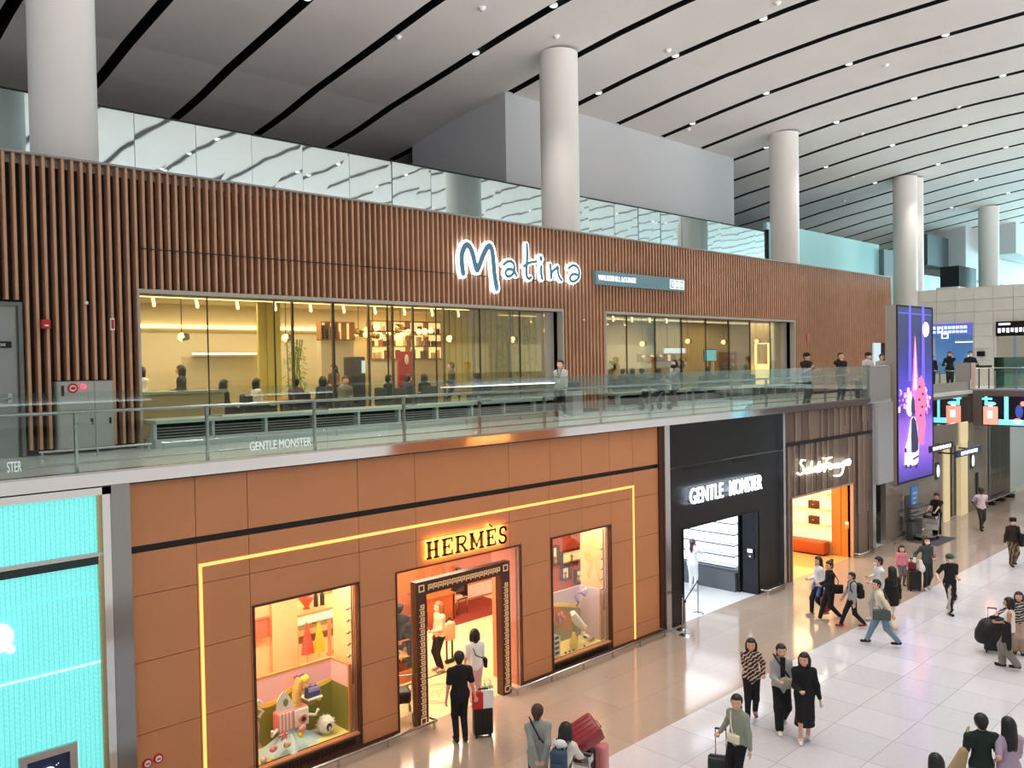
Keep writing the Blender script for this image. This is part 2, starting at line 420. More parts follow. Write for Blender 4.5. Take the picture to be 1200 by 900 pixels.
# ------------------------------------------------------------------ timber wall of the lounge
W1 = (6.75, 19.5, 5.6, 8.77); W2 = (21.62, 34.26, 5.6, 8.77)
DOORL = (2.9, 4.62, 5.6, 8.46)
struct('wall_lounge', wallgrid(MB(), -2, 44.6, ZU, 11.2, 17.95, 18.1, [W1, W2, DOORL]), M_woodback)
sl = MB(); x = -1.9
while x < 44.5:
    zb = 5.72
    if W1[0]-.03 < x < W1[1]: zb = 8.86
    if W2[0]-.03 < x < W2[1]+.02: zb = 8.86
    if x < DOORL[1]+.03: zb = 8.54
    if 5.1 < x < 6.18: zb = 7.02
    sl.box(x, x+.05, 17.74, 17.95, zb, 11.26); x += .1685
struct('wall_lounge', sl, M_wood)
struct('trim_2', MB().box(-2, 44.6, 17.7, 18.1, 11.26, 11.3), M_grey)
struct('trim_3', MB().box(6.75, 20.3, 17.725, 17.75, 9.66, 9.68), M_black)
struct('wall_lounge', MB().box(44.45, 44.6, 17.75, 19.5, ZU, 11.26), M_grey)
for n, w in ((2, W1), (3, W2)):
    mb = MB(); mb.box(w[0]-.05, w[1]+.05, 17.72, 18.5, 8.77, 8.85); mb.box(w[0]-.05, w[0], 17.72, 18.5, ZU, 8.77); mb.box(w[1], w[1]+.06, 17.72, 18.5, ZU, 8.77)
    mb.box(w[1]-.34, w[1], 18.1, 18.5, ZU, 8.77)
    struct('window_%d' % n, mb, mat('window_frame_grey', (176, 170, 160), .4))
    mb = MB(); x = w[0]
    while x < w[1]-.4:
        b = min(x+1.62, w[1]-.34); mb.box(x+.008, b-.008, 18.16, 18.18, ZU, 8.77); x = b
    struct('window_%d' % n, mb, glass_mat('lounge_glass', (248, 246, 236), .6))
    mb = MB(); x = w[0]+1.62
    while x < w[1]-.4: mb.box(x-.008, x+.008, 18.15, 18.19, ZU, 8.77); x += 1.62
    struct('window_%d' % n, mb, M_dark)
# service door at far left
struct('door_1', MB().box(2.9, 4.5, 17.86, 17.92, ZU, 8.4), mat('door_grey', (148, 152, 150), .4))
struct('door_1', frame_mb(MB(), 2.82, 4.62, ZU, 8.5, 17.8, 17.96, .07, False), mat('door_frame_grey', (110, 112, 112), .4))
t = Thing('door_sign', 'small black plate with pale lettering on the grey service door', 'sign', (4.2, 17.85, 7.95))
a = atY(0, 412, 17.85); b = atY(13, 400, 17.85)
t.part('plate', MB().box(a.x-.1, b.x, 17.83, 17.86, b.z-.12, b.z), M_black); t.part('lettering', text_mb('LOUNGE', .05, a.x-.02, b.z-.09, 17.825, b.x-a.x-.08), M_white)
t = Thing('door_lever', 'steel lever handle on the grey service door', 'door handle', (4.38, 17.85, 6.7))
t.part('rose', MB().box(4.34, 4.42, 17.83, 17.86, 6.62, 6.8), M_steel); t.part('lever', MB().tube([(4.38, 17.82, 6.71), (4.38, 17.77, 6.71), (4.22, 17.77, 6.71)], .014), M_steel)

# hydrant cabinet let into the slats
t = Thing('fire_hydrant_cabinet', 'grey double metal cabinet with red round symbol let into the timber slats', 'cabinet', (5.64, 17.8, ZU))
t.part('body', MB().box(5.13, 6.16, 17.66, 17.94, 5.68, 7.0), mat('cabinet_grey', (166, 166, 162), .35))
for x0, x1 in ((5.16, 5.79), (5.81, 6.13)):
    d = t.part('door', MB().box(x0, x1, 17.645, 17.66, 5.72, 6.97), mat('cabinet_door', (176, 176, 172), .3))
    t.part('handle', MB().box(x1-.07, x1-.03, 17.63, 17.645, 6.15, 6.27), M_black, d)
q = atY(86, 455, 17.6)
t.part('round_symbol', MB().prism([(q.x+.095*math.cos(2*PI*k/24), q.z+.095*math.sin(2*PI*k/24)) for k in range(24)], 'y', 17.63, 17.645), mat('signal_red', (196, 30, 36), .4))
t.part('symbol_ring', MB().prism([(q.x+.06*math.cos(2*PI*k/24), q.z+.06*math.sin(2*PI*k/24)) for k in range(24)], 'y', 17.62, 17.63), M_white)
t.part('symbol_core', MB().prism([(q.x+.045*math.cos(2*PI*k/24), q.z+.03*math.sin(2*PI*k/24)) for k in range(24)], 'y', 17.61, 17.62), mat('signal_red'))
q = atY(98, 453, 17.6)
t.part('alarm_lamp', MB().ball((q.x, 17.62, q.z), .045), mat('red_lamp', (255, 60, 80), emit=3.))
t.part('nameplate', MB().box(5.2, 5.25, 17.63, 17.645, 6.72, 6.92), M_dark)
for k in range(3): t.part('button', MB().ball((5.42+.1*k, 17.63, 6.42), .022), M_dark)
q = atY(53, 380, 17.7)
t = Thing('fire_alarm_box', 'square red alarm box fixed on the timber slats left of the cabinet', 'alarm', (q.x, 17.7, q.z))
t.part('case', MB().rbox(q.x-.075, q.x+.075, 17.62, 17.74, q.z-.085, q.z+.085, .012), mat('signal_red')); t.part('lettering', MB().box(q.x-.035, q.x+.035, 17.612, 17.62, q.z-.04, q.z-.01), M_white)
q = atY(132, 380, 17.7)
t = Thing('fire_call_point', 'narrow red and white call plate on a timber slat near the left lounge window', 'alarm', (q.x, 17.7, q.z))
t.part('backplate', MB().box(q.x-.04, q.x+.04, 17.70, 17.74, q.z-.12, q.z+.12), M_white); t.part('red_strip', MB().box(q.x-.025, q.x+.025, 17.69, 17.70, q.z-.09, q.z+.09), mat('signal_red'))
for k, p in enumerate(((101, 355), (684, 375))):
    q = atY(p[0], p[1], 17.7)
    tag(MB().rbox(q.x-.03, q.x+.03, 17.66, 17.74, q.z-.03, q.z+.03, .01).build('wall_sensor', M_white), ['tiny white sensor cube on the slats above the grey cabinet', 'tiny white sensor cube on the slats between the two lounge windows'][k], 'sensor')
q = atY(947, 395, 17.7)
tag(MB().box(q.x-.1, q.x+.1, 17.68, 17.74, q.z-.2, q.z+.16).build('fire_call_point', mat('faded_red', (200, 120, 120), .4)), 'pale red call plate on the slats right of the right lounge window', 'alarm')
q = atY(1037, 394, 17.0)
tag(MB().rbox(44.2, 44.5, 17.35, 17.75, q.z-.15, q.z+.25, .03).build('security_camera', M_white), 'small white camera at the right end of the timber wall', 'camera')
a = atY(1024, 443, 17.7); b = atY(1032, 402, 17.7)
struct('door_2', MB().box(a.x, b.x, 17.68, 17.76, ZU, b.z), mat('lit_doorway', (190, 214, 226), emit=.6))
a = atY(1032, 443, 17.7); c = atY(1036, 402, 17.7)
struct('door_2', MB().box(a.x, c.x, 17.66, 17.76, ZU, c.z), M_black)

# louvred sill units under the lounge windows
M_sill = mat('sill_pale_green_grey', (176, 190, 182), .35)
def sill(x0, x1, label):
    t = Thing('louvred_sill_unit', label, 'radiator casing', ((x0+x1)/2, 17.5, ZU))
    t.part('top_board', MB().box(x0, x1, 17.2, 18.1, 6.1, 6.17), M_sill)
    t.part('plinth', MB().box(x0, x1, 17.24, 17.9, ZU, 5.79), M_sill)
    t.part('back_panel', MB().box(x0, x1, 17.42, 17.5, 5.79, 6.1), M_black)
    n = round((x1-x0)/1.235); w = (x1-x0)/n
    for k in range(n+1): t.part('divider', MB().box(x0+k*w-.03, x0+k*w+.03, 17.24, 17.42, 5.79, 6.1), M_sill)
    for k in range(n):
        g = MB()
        for j in range(4): g.box(x0+k*w+.03, x0+(k+1)*w-.03, 17.27, 17.4, 5.825+j*.058, 5.84+j*.058)
        t.part('louvre_grille', g, mat('louvre_grey', (140, 148, 144), .4))
sill(6.8, 18.95, 'long grey louvred sill unit under the left lounge window')
sill(21.66, 34.2, 'long grey louvred sill unit under the right lounge window')
for x0, x1, lb in ((4.6, 6.6, 'short steel bumper rail in front of the grey cabinet'), (6.8, 18.9, 'long low steel bumper rail before the left sill unit'), (21.5, 34.3, 'long low steel bumper rail before the right sill unit')):
    t = Thing('bumper_rail', lb, 'rail', ((x0+x1)/2, 16.95, ZU))
    t.part('rail', MB().tube([(x0, 16.95, 5.74), (x1, 16.95, 5.74)], .022), M_steel)
    n = max(2, int((x1-x0)/1.9))
    for k in range(n+1):
        x = x0+.05+(x1-x0-.1)*k/n
        t.part('bracket', MB().box(x-.015, x+.015, 16.94, 16.97, ZU, 5.73), M_steel)
t = Thing('metal_bin', 'pale steel box bin standing at the right end of the left sill unit', 'bin', (19.1, 17.0, ZU))
t.part('body', MB().box(18.95, 19.4, 16.85, 17.3, ZU, 6.35), mat('bin_silver', (190, 186, 190), .3, .4)); t.part('dark_top', MB().rbox(18.97, 19.38, 16.87, 17.28, 6.35, 6.62, .05), M_dark)

# ------------------------------------------------------------------ lounge signs
def sgn(pts, Y): return [(lambda q: (q.x, q.z))(atY(520+a/4, 270+b/4, Y)) for a, b in pts]
letters = [('M', [(90, 202), (84, 160), (84, 110), (100, 72), (118, 74), (134, 110), (152, 182), (164, 168), (186, 110), (208, 74), (222, 84), (230, 130), (236, 200), (247, 272)], .15),
           ('a', [(280, 160), (300, 145), (322, 150), (330, 175), (322, 205), (300, 216), (288, 200), (300, 182), (324, 186), (340, 212)], .085),
           ('t', [(388, 66), (390, 110), (388, 160), (386, 205), (396, 226), (408, 220)], .09), ('t_bar', [(374, 168), (400, 152), (432, 146)], .08),
           ('i', [(456, 170), (455, 195), (460, 226)], .10), ('i_dot', [(454, 130), (455, 134)], .13),
           ('n', [(498, 160), (500, 190), (502, 224), (506, 196), (528, 176), (534, 172), (534, 200), (544, 226), (552, 234)], .085),
           ('a', [(584, 178), (604, 164), (624, 172), (634, 196), (628, 226), (604, 240), (590, 226), (602, 206), (626, 208)], .085)]
t = Thing('lounge_name_sign', 'large handwritten white neon outline letters reading Matina on the timber slats', 'sign', (18, 17.6, 9.6))
M_neon = mat('neon_white_outline', (236, 248, 255), emit=2.2, ecol=(225, 242, 255)); M_face = mat('sign_letter_face', (130, 160, 176), .4, emit=.35)
for nm, pts, w in letters:
    P = smoothpts(sgn(pts, 17.6), 4)
    g = MB(); stroke(g, P, w*1.95, 17.60, 17.68); c = t.part('letter', g, M_neon)
    g = MB(); stroke(g, P, w*1.15, 17.58, 17.61); t.part('letter_face', g, M_face, c)
    g = MB(); g.box(P[0][0]-.02, P[0][0]+.02, 17.67, 17.76, P[0][1]-.02, P[0][1]+.02); t.part('bracket', g, M_dark, c)
a = atY(693, 334, 17.64); b = atY(798, 327, 17.64)
t = Thing('lounge_sign_board', 'long teal grey board reading WALKERHILL LOUNGE right of the neon name', 'sign', (a.x, 17.64, a.z))
zb, zt_ = 9.68, 10.12
t.part('board', MB().box(21.0, 25.95, 17.62, 17.72, zb, zt_), mat('teal_board', (104, 140, 150), .4, emit=.12, ecol=(104, 140, 150)))
M_sw = mat('sign_white', (245, 252, 255), emit=.9)
t.part('lettering', text_mb('WALKERHILL LOUNGE', .17, 21.1, 9.82, 17.60, 1.95, .02, .004), M_sw)
for k, ch in enumerate('TDR'):
    x = 25.02+.29*k
    f = t.part('letter_frame', frame_mb(MB(), x, x+.26, 9.74, 10.06, 17.60, 17.62, .025), M_sw)
    t.part('letter', text_mb(ch, .18, x+.07, 9.81, 17.605, .12, .02, .02), M_sw, f)

# ------------------------------------------------------------------ balustrade and balcony edge
struct('trim_4', MB().box(XL, 31.4, 13.28, 13.42, 5.49, 5.68), M_chrome)
struct('trim_5', MB().box(XL, 31.4, 13.27, 13.44, 5.68, 5.71), M_steel)
struct('trim_6', MB().box(XL, 31.4, 13.27, 13.40, 5.47, 5.49), M_dark)
t = Thing('glass_balustrade', 'long balustrade of greenish glass panes with steel handrail along the upper walkway', 'balustrade', (15, 13.5, ZU))
px = [-3.9+2.025*k for k in range(18)]
for x in px:
    if x > 31: break
    g = t.part('glass_panel', MB().box(x+.13, min(x+2.14, 31.5), 13.385, 13.4, 5.7, 6.89), M_gglass)
    p = t.part('post', MB().box(x-.02, x+.02, 13.6, 13.66, ZU, 6.56), M_steel)
    for dz in (6.42,):
        t.part('glass_clamp', MB().tube([(x, 13.6, dz), (x+.16, 13.41, dz)], .016), M_steel, p); t.part('glass_clamp', MB().tube([(x, 13.6, dz-.05), (x-.1, 13.41, dz-.05)], .016), M_steel, p)
t.part('handrail', MB().tube([(-4, 13.6, 6.585), (31.5, 13.6, 6.585)], .026), M_steel)
t.part('lower_rail', MB().tube([(-4, 13.62, 5.82), (31.5, 13.62, 5.82)], .016), M_steel)
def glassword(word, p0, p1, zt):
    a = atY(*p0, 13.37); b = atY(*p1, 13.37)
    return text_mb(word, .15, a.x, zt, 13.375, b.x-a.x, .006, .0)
t.part('pane_lettering', glassword('GENTLE MONSTER', (293, 527), (365, 524), 5.80), mat('pale_lettering', (206, 220, 218), emit=.5))  # sign reflection in the glass, built as glowing letters on the pane
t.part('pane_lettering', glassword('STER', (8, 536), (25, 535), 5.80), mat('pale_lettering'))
# solid parapet at the right end
struct('wall_parapet', MB().box(31.5, 33.4, 13.35, 13.62, ZU, 6.86), mat('parapet_grey', (150, 148, 146), .4))
struct('wall_parapet', MB().box(31.5, 33.4, 13.33, 13.64, 6.86, 6.9), M_steel)
struct('wall_parapet', MB().box(31.45, 43.0, 13.62, 13.7, 5.3, 6.0), M_grey)

# glass balustrade of the bridge at the far right
t = Thing('glass_balustrade', 'glass balustrade with solid grey panels along the bridge at far right', 'balustrade', (43.05, 12, ZU))
def yat(px_, X=43.05): return atX(px_, 440, X).y
for a, b, m, nm in ((1088, 1119, M_gglass, 'glass_panel'), (1120, 1137, mat('parapet_grey'), 'solid_panel'), (1138, 1143, mat('pink_lit_post', (226, 190, 184), .3), 'end_post'), (1165, 1190, M_gglass, 'glass_panel'), (1190, 1240, M_gglass, 'glass_panel')):
    t.part(nm, MB().box(43.03, 43.06, yat(b), yat(a), ZU+.06, 6.88), m)
t.part('handrail', MB().tube([(43.2, yat(1119), 6.5), (43.2, yat(1093), 6.5)], .025), M_steel); t.part('handrail', MB().tube([(43.2, yat(1240), 6.62), (43.2, yat(1143), 6.62)], .025), M_steel)
for a in (1100, 1119, 1165, 1190): t.part('post', MB().box(43.17, 43.21, yat(a)-.03, yat(a)+.03, ZU, 6.5), M_steel)
t.part('base_channel', MB().box(43.0, 43.1, yat(1240), yat(1088), ZU, ZU+.06), M_steel)
t = Thing('queue_stand', 'short dark queue stand behind the bridge balustrade', 'stand', (45.5, yat(1153, 45.5), ZU))
for dy in (-.22, .22): t.part('pole', MB().tube([(45.5, yat(1153, 45.5)+dy, ZU), (45.5, yat(1153, 45.5)+dy, 6.65)], .03), M_dark)
t.part('crossbar', MB().box(45.45, 45.55, yat(1153, 45.5)-.35, yat(1153, 45.5)+.35, 6.62, 6.72), M_dark)
t = Thing('glass_booth', 'dark tinted glass booth standing on the bridge at the right edge', 'booth', (46.5, 11.6, ZU))
for yy in ((11.0, 11.1), (14.05, 14.1)): pass
t.part('glass_front', MB().box(46.0, 46.04, yat(1240, 46), yat(1165, 46), ZU, 7.1), glass_mat('dark_glass', (186, 212, 208), 1.0)); t.part('glass_side', MB().box(46.04, 47.5, yat(1165, 46)-.03, yat(1165, 46), ZU, 7.1), glass_mat('dark_glass'))

# ------------------------------------------------------------------ bridge fascia with video bands
struct('wall_fascia', MB().box(43.0, 43.3, 2, 13.45, 3.96, ZU), mat('fascia_taupe', (116, 104, 98), .35))
struct('wall_fascia', MB().box(43.06, 43.3, 13.47, 17.6, 3.96, ZU), mat('fascia_taupe'))
M_scy = mat('screen_cyan', (130, 228, 245), emit=1.1); M_spk = mat('screen_pink', (250, 150, 130), emit=1.2); M_swh = mat('screen_white', (240, 244, 250), emit=1.3); M_sbk = mat('screen_black', (12, 14, 26), .2); M_sbl = mat('screen_blue', (60, 84, 170), emit=.7)
def vid(px0, px1, X, dark, label, shapes):
    y1, y0 = yat(px0, X), yat(px1, X)
    t = Thing('video_band', label, 'screen', (X, (y0+y1)/2, 4.0))
    t.part('screen', MB().box(X-.03, X+.06, y0, y1, 4.0, 5.33), dark)
    for nm, a, b, z0, z1, m, kind in shapes:
        g = MB(); ya, yb = yat(b, X), yat(a, X)
        if kind == 'r': g.rbox(X-.05, X-.03, ya, yb, z0, z1, .008)
        else:
            cyy, czz = (ya+yb)/2, (z0+z1)/2; g.prism([(cyy+(yb-ya)/2*math.cos(2*PI*k/20), czz+(z1-z0)/2*math.sin(2*PI*k/20)) for k in range(20)], 'x', X-.05, X-.03)
        t.part(nm, g, m)
def bottle(a, s=1.0):
    return [('bottle_picture', a, a+17, 4.03, 4.86, M_spk, 'r'), ('bottle_picture', a+4.5, a+11, 4.32, 4.66, M_swh, 'r'), ('bottle_picture', a+1.5, a+15, 4.9, 5.08, M_scy, 'e'), ('bottle_picture', a+6, a+11, 4.84, 4.96, M_swh, 'r')]
vid(1092, 1127, 43.0, mat('screen_grey', (108, 100, 98), .3), 'video band on the bridge front left of the corner, with pink bottle picture', [('water_picture', 1093, 1109, 4.03, 4.28, M_scy, 'r'), ('column_picture', 1098.5, 1101.5, 4.28, 5.32, M_scy, 'r'), ('column_picture', 1121, 1125, 4.9, 5.32, M_scy, 'r'), ('bar_picture', 1117, 1127, 5.18, 5.26, M_scy, 'r')]+bottle(1109))
vid(1151, 1212, 43.0, M_sbk, 'video band on the bridge front at the right edge, dark with pink bottle picture', [('water_picture', 1170, 1212, 4.03, 4.28, M_scy, 'r'), ('column_picture', 1177, 1182, 4.28, 5.32, M_scy, 'r'), ('column_picture', 1154, 1157.5, 4.9, 5.32, M_scy, 'r'), ('bar_picture', 1151, 1163, 5.16, 5.26, M_scy, 'r'), ('figure_picture', 1190, 1199, 4.35, 4.95, M_sbl, 'e'), ('figure_picture', 1187, 1198, 4.1, 4.35, M_spk, 'e'), ('figure_picture', 1196, 1202, 4.9, 5.12, M_spk, 'e')]+bottle(1152.5))

# signs and rooms in the openings of the limestone wall
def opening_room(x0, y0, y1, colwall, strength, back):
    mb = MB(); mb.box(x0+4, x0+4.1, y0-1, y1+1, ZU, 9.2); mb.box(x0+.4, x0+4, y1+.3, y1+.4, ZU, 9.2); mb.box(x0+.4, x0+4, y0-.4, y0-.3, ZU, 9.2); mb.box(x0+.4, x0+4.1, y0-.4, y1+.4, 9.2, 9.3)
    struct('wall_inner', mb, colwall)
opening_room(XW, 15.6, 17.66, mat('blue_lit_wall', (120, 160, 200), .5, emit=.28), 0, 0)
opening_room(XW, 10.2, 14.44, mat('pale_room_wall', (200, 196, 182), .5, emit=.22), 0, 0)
struct('floor', MB().box(50.2, 55, 8, 18, 5.3, ZU), M_upfloor)
def yX(px_, X): return atX(px_, 400, X).y
t = Thing('illuminated_sign', 'blue lit sign with white characters over the left opening in the limestone wall', 'sign', (49.9, 16.6, 8.4))
t.part('panel', MB().box(49.86, 50.0, 15.62, 17.9, 8.36, 8.97), mat('sign_violet', (96, 100, 190), emit=.6))
t.part('symbol', frame_mb(MB(), 0, .28, 8.5, 8.8, 0, .02, .06).xf(Matrix.Translation((49.85, 17.35, 0)) @ Matrix.Rotation(-PI/2, 4, 'Z')), M_swh)
for row, (zz, hh) in enumerate(((8.68, .16), (8.46, .13))):
    for k in range(6): t.part('character', MB().box(49.83, 49.86, 15.85+.2*k, 15.85+.2*k+.15, zz, zz+hh), mat('sign_sky', (190, 220, 255), emit=1.2))
    for k in range(2): t.part('character', MB().box(49.83, 49.86, 17.2+.26*k, 17.2+.26*k+.17, zz, zz+hh), mat('sign_sky'))
t.part('divider', MB().box(49.83, 49.86, 17.08, 17.11, 8.46, 8.86), M_swh)
t = Thing('illuminated_sign', 'black sign with white lettering over the right opening in the limestone wall', 'sign', (49.9, 13, 8.3))
t.part('panel', MB().box(49.86, 50.0, 10.2, 14.44, 8.2, 8.97), M_sbk)
for k in range(8): t.part('character', MB().box(49.83, 49.86, 14.2-.2*k, 14.33-.2*k, 8.38+.03*(k % 2), 8.62), M_swh)
t.part('light_strip', MB().box(49.83, 49.86, 13.75, 14.3, 8.78, 8.88), M_swh); t.part('blue_block', MB().box(49.83, 49.86, 11.0, 12.9, 8.4, 8.66), mat('screen_cyan'))
t = Thing('ceiling_light_panel', 'long white light panel seen through the left opening of the limestone wall', 'ceiling light', (52, 16.2, 8.0))
t.part('diffuser', MB().box(51.5, 52.2, 15.7, 17.0, 7.95, 8.0), M_swh); t.part('housing', MB().box(51.5, 52.2, 15.7, 17.0, 8.0, 8.08), M_white)
for yy in (15.95, 16.9): tag(MB().box(53.8, 53.95, yy, yy+.16, 6.3, 7.3).build('lit_wall_panel', M_swh), 'slim white lit wall panel in the left opening of the limestone wall', 'wall light', 'lit wall panels in the blue room')
for yy in (12.3, 13.6):
    struct('window_4', MB().box(53.85, 53.98, yy, yy+.45, 6.4, 8.0), mat('dim_window', (120, 124, 116), .2))
q1 = atX(1145, 417.5, 49.9); q2 = atX(1154, 411.5, 49.9)
tag(MB().box(49.85, 49.98, q2.y, q1.y, q1.z, q2.z).build('wall_monitor', M_sbk), 'small black monitor on the limestone wall between its two openings', 'monitor')
q1 = atX(1103, 397, 49.7); q2 = atX(1108, 392, 49.7)
tag(frame_mb(MB(), 0, .35, 0, .3, 0, .06, .05).box(.16, .19, .02, .04, .3, 8.37-q1.z).xf(Matrix.Translation((49.7, q1.y, q1.z)) @ Matrix.Rotation(-PI/2, 4, 'Z')).build('square_marker', M_swh), 'small white square outline sign below the blue lit sign', 'sign')

# ------------------------------------------------------------------ tall hanging video screen
SX0, SX1, SZ0, SZ1, SYF = 33.63, 37.35, 2.24, 9.22, 13.2
t = Thing('video_screen', 'tall upright video screen showing a purple night city and white suitcase', 'screen', ((SX0+SX1)/2, SYF, SZ0))
t.part('casing', MB().box(SX0, SX1, SYF+.02, SYF+.42, SZ0, SZ1), mat('casing_beige', (164, 156, 148), .45))
t.part('bezel', frame_mb(MB(), SX0, SX1, SZ0, SZ1, SYF-.02, SYF+.02, .07), M_black)
def scr_mat():
    m = bpy.data.materials.new('night_city_picture'); m.use_nodes = True; nt = m.node_tree; L = nt.links.new; b = nt.nodes['Principled BSDF']
    tc = node(nt, 'ShaderNodeTexCoord'); sp = node(nt, 'ShaderNodeSeparateXYZ'); L(tc.outputs['Object'], sp.inputs[0])
    mr = node(nt, 'ShaderNodeMapRange'); mr.inputs['From Min'].default_value = 0; mr.inputs['From Max'].default_value = SZ1-SZ0; L(sp.outputs['Z'], mr.inputs['Value'])
    cr = node(nt, 'ShaderNodeValToRGB'); L(mr.outputs[0], cr.inputs[0])
    st = [(0, (70, 50, 150)), (.08, (110, 80, 200)), (.2, (176, 120, 235)), (.34, (150, 100, 225)), (.4, (90, 60, 170)), (.52, (90, 70, 215)), (.66, (46, 40, 150)), (.8, (34, 44, 104)), (1, (46, 62, 112))]
    e = cr.color_ramp.elements; e[0].position = 0; e[0].color = (*lin(st[0][1]), 1); e[1].position = 1; e[1].color = (*lin(st[-1][1]), 1)
    for p, c in st[1:-1]: q = e.new(p); q.color = (*lin(c), 1)
    L(cr.outputs[0], b.inputs['Emission Color']); b.inputs['Emission Strength'].default_value = 1.15; b.inputs['Base Color'].default_value = (.01, .01, .01, 1); b.inputs['Roughness'].default_value = .3
    return m
t.part('display', MB().box(SX0+.07, SX1-.07, SYF-.005, SYF+.01, SZ0+.07, SZ1-.07), scr_mat())
def E_(n, rgb=(255,255,255), e=1.3): return mat(n, rgb, emit=e)
def sp_(pts): return [(lambda q: (q.x, q.z))(atY(1000+a/6, 330+b/6, SYF-.02)) for a, b in pts]   # points read off at six times size
def pic(nm, pts, m, d=.02): t.part(nm, MB().prism(sp_(pts), 'y', SYF-d-.006, SYF-d+.01), m)
pic('tower_picture', [(434, 380), (442, 480), (452, 650), (466, 780), (480, 900), (396, 900), (412, 760), (422, 600), (428, 480)], E_('pic_peach', (235, 120, 190), .9))
pic('tower_picture', [(434, 400), (440, 640), (446, 760), (420, 760), (428, 640)], E_('pic_white', (255, 190, 200), 1.2), .03)
pic('moon_picture', [(508+24*math.cos(a*PI/10), 337+52*math.sin(a*PI/10)) for a in range(20)], E_('pic_moon', (255, 226, 210), 1.6))
for a, b in ((390, 404), (482, 498)): pic('light_beam_picture', [(a, 170), (b, 170), (b+4, 700), (a-2, 700)], E_('pic_beam', (110, 100, 240), .8))
pic('light_beam_picture', [(316, 214), (548, 234), (548, 240), (316, 222)], E_('pic_beam'), .03)
random.seed(3)
for k in range(70):
    a = 316+random.random()*225; b = 740+random.random()*150; w = 4+random.random()*9; h = 8+random.random()*34
    pic('city_light_picture', [(a, b), (min(a+w, 545), b), (min(a+w, 545), b+h), (a, b+h)], E_('pic_city_%d' % (k % 3), [(255, 160, 200), (255, 225, 235), (190, 120, 240)][k % 3], 1.1))
pic('figure_picture', [(452, 690), (480, 660), (500, 720), (512, 830), (500, 930), (508, 1010), (488, 1150), (470, 1130), (452, 1180), (440, 1040), (436, 900), (440, 780)], E_('pic_pink', (240, 110, 160), 1.1), .03)
for a, b in ((462, 740), (485, 790), (460, 830), (480, 880), (470, 940)): pic('figure_picture', [(a+7*math.cos(k*PI/5), b+9*math.sin(k*PI/5)) for k in range(10)], E_('pic_darkdot', (120, 20, 60), .5), .045)
# picture of the white suitcase, lower and upper half
M_case = E_('pic_case', (214, 200, 248), 1.1); M_cd = E_('pic_case_dark', (60, 60, 92), .6)
def lowp(pts): return [(a, b+780) for a, b in pts]
pic('suitcase_picture', lowp([(356, 510), (360, 400), (380, 330), (398, 200), (412, 168), (432, 172), (446, 240), (458, 400), (452, 490), (430, 510), (380, 520)]), M_case, .04)
pic('suitcase_picture', lowp([(404, 420), (402, 300), (404, 190), (418, 172), (434, 200), (450, 330), (450, 400), (430, 420)]), M_cd, .055)
pic('suitcase_picture', lowp([(356, 420), (356, 390), (366, 392), (370, 420)]), M_cd, .055)
pic('suitcase_picture', lowp([(414, 464), (452, 440), (454, 450), (416, 474)]), M_cd, .055)
for a in (366, 396, 438): pic('suitcase_picture', lowp([(a-6, 508), (a+8, 508), (a+6, 532), (a-4, 532)]), M_cd, .05)
pic('suitcase_picture', lowp([(372, 140), (374, 60), (384, 10), (400, -10), (412, 30), (416, 120), (400, 170), (385, 165)]), M_case, .04)
pic('suitcase_picture', lowp([(402, 130), (404, 60), (412, 20), (424, 60), (426, 140), (412, 160)]), M_cd, .055)

# ------------------------------------------------------------------ taupe stone wall, doors and glass at the far lower right
jc = [(atY(1105, 600).x, atY(1112, 600).x), (atY(1125, 600).x, atY(1133, 600).x)]
struct('wall_stone', wallgrid(MB(), 31.4, 37.4, 0, 5.5, Y0, Y0+.2, [(31.6, 33.0, 0, 2.48)], [34.5, 36.2], [], .004), M_gloss)
struct('wall_stone', wallgrid(MB(), 37.4, jc[0][0], 0, 4.25, Y0, Y0+.2, [], [38.6], [], .004), M_gloss)
struct('wall_stone', wallgrid(MB(), jc[1][1]+.25, 45.1, 0, 4.1, Y0, Y0+.2, [], [], [], .004), M_gloss)
struct('wall_stone', MB().box(jc[0][0], jc[1][1]+.25, Y0+.05, Y0+.2, 3.2, 4.2), M_gloss)
struct('wall_stone', MB().box(31.5, 33.1, Y0+.5, Y0+.6, 0, 2.5), mat('recess_grey', (96, 92, 92), .2))
struct('wall_stone', MB().box(33.0, 43.2, 16.5, 16.6, 0, 5.4), M_dark)
struct('trim_7', MB().box(31.62, 33.0, 13.1, Y0, 2.48, 5.52), mat('silver_panel', (196, 196, 200), .3, .5))
struct('trim_8', MB().box(31.36, 31.62, 13.2, Y0+.1, 0, 5.5), M_steel)
M_jamb = mat('lit_cream_jamb', (236, 216, 170), .4, emit=.35)
for a, b in jc: struct('door_3', MB().box(a, b, Y0-.05, Y0+.15, 0, 3.3), M_jamb)
a = atY(1125, 520).x; b = atY(1134, 520).x
struct('door_3', MB().box(a, b, Y0-.02, Y0+.05, 3.3, 4.2), M_jamb)
struct('door_3', MB().box(jc[0][1], jc[1][0], Y0+.2, Y0+.24, 0, 3.2), glass_mat('door_grey_glass', (150, 160, 156), 1.5))
struct('door_3', MB().box(jc[0][1]+.9, jc[0][1]+.96, Y0+.14, Y0+.26, 0, 3.2), M_steel)
t = Thing('kick_rail', 'low steel kick rail along the taupe stone wall below the video screen', 'rail', (35, 13.2, 0))
t.part('rail', MB().tube([(33.1, 13.15, .16), (37.3, 13.15, .16)], .03), M_steel)
for x in (33.2, 34.5, 35.9, 37.2): t.part('bracket', MB().box(x-.02, x+.02, 13.12, 13.18, 0, .16), M_steel)
t = Thing('glass_partition', 'tall clear glass partition with steel feet behind the person in a white t-shirt', 'glass wall', (46.6, 13.3, 0))
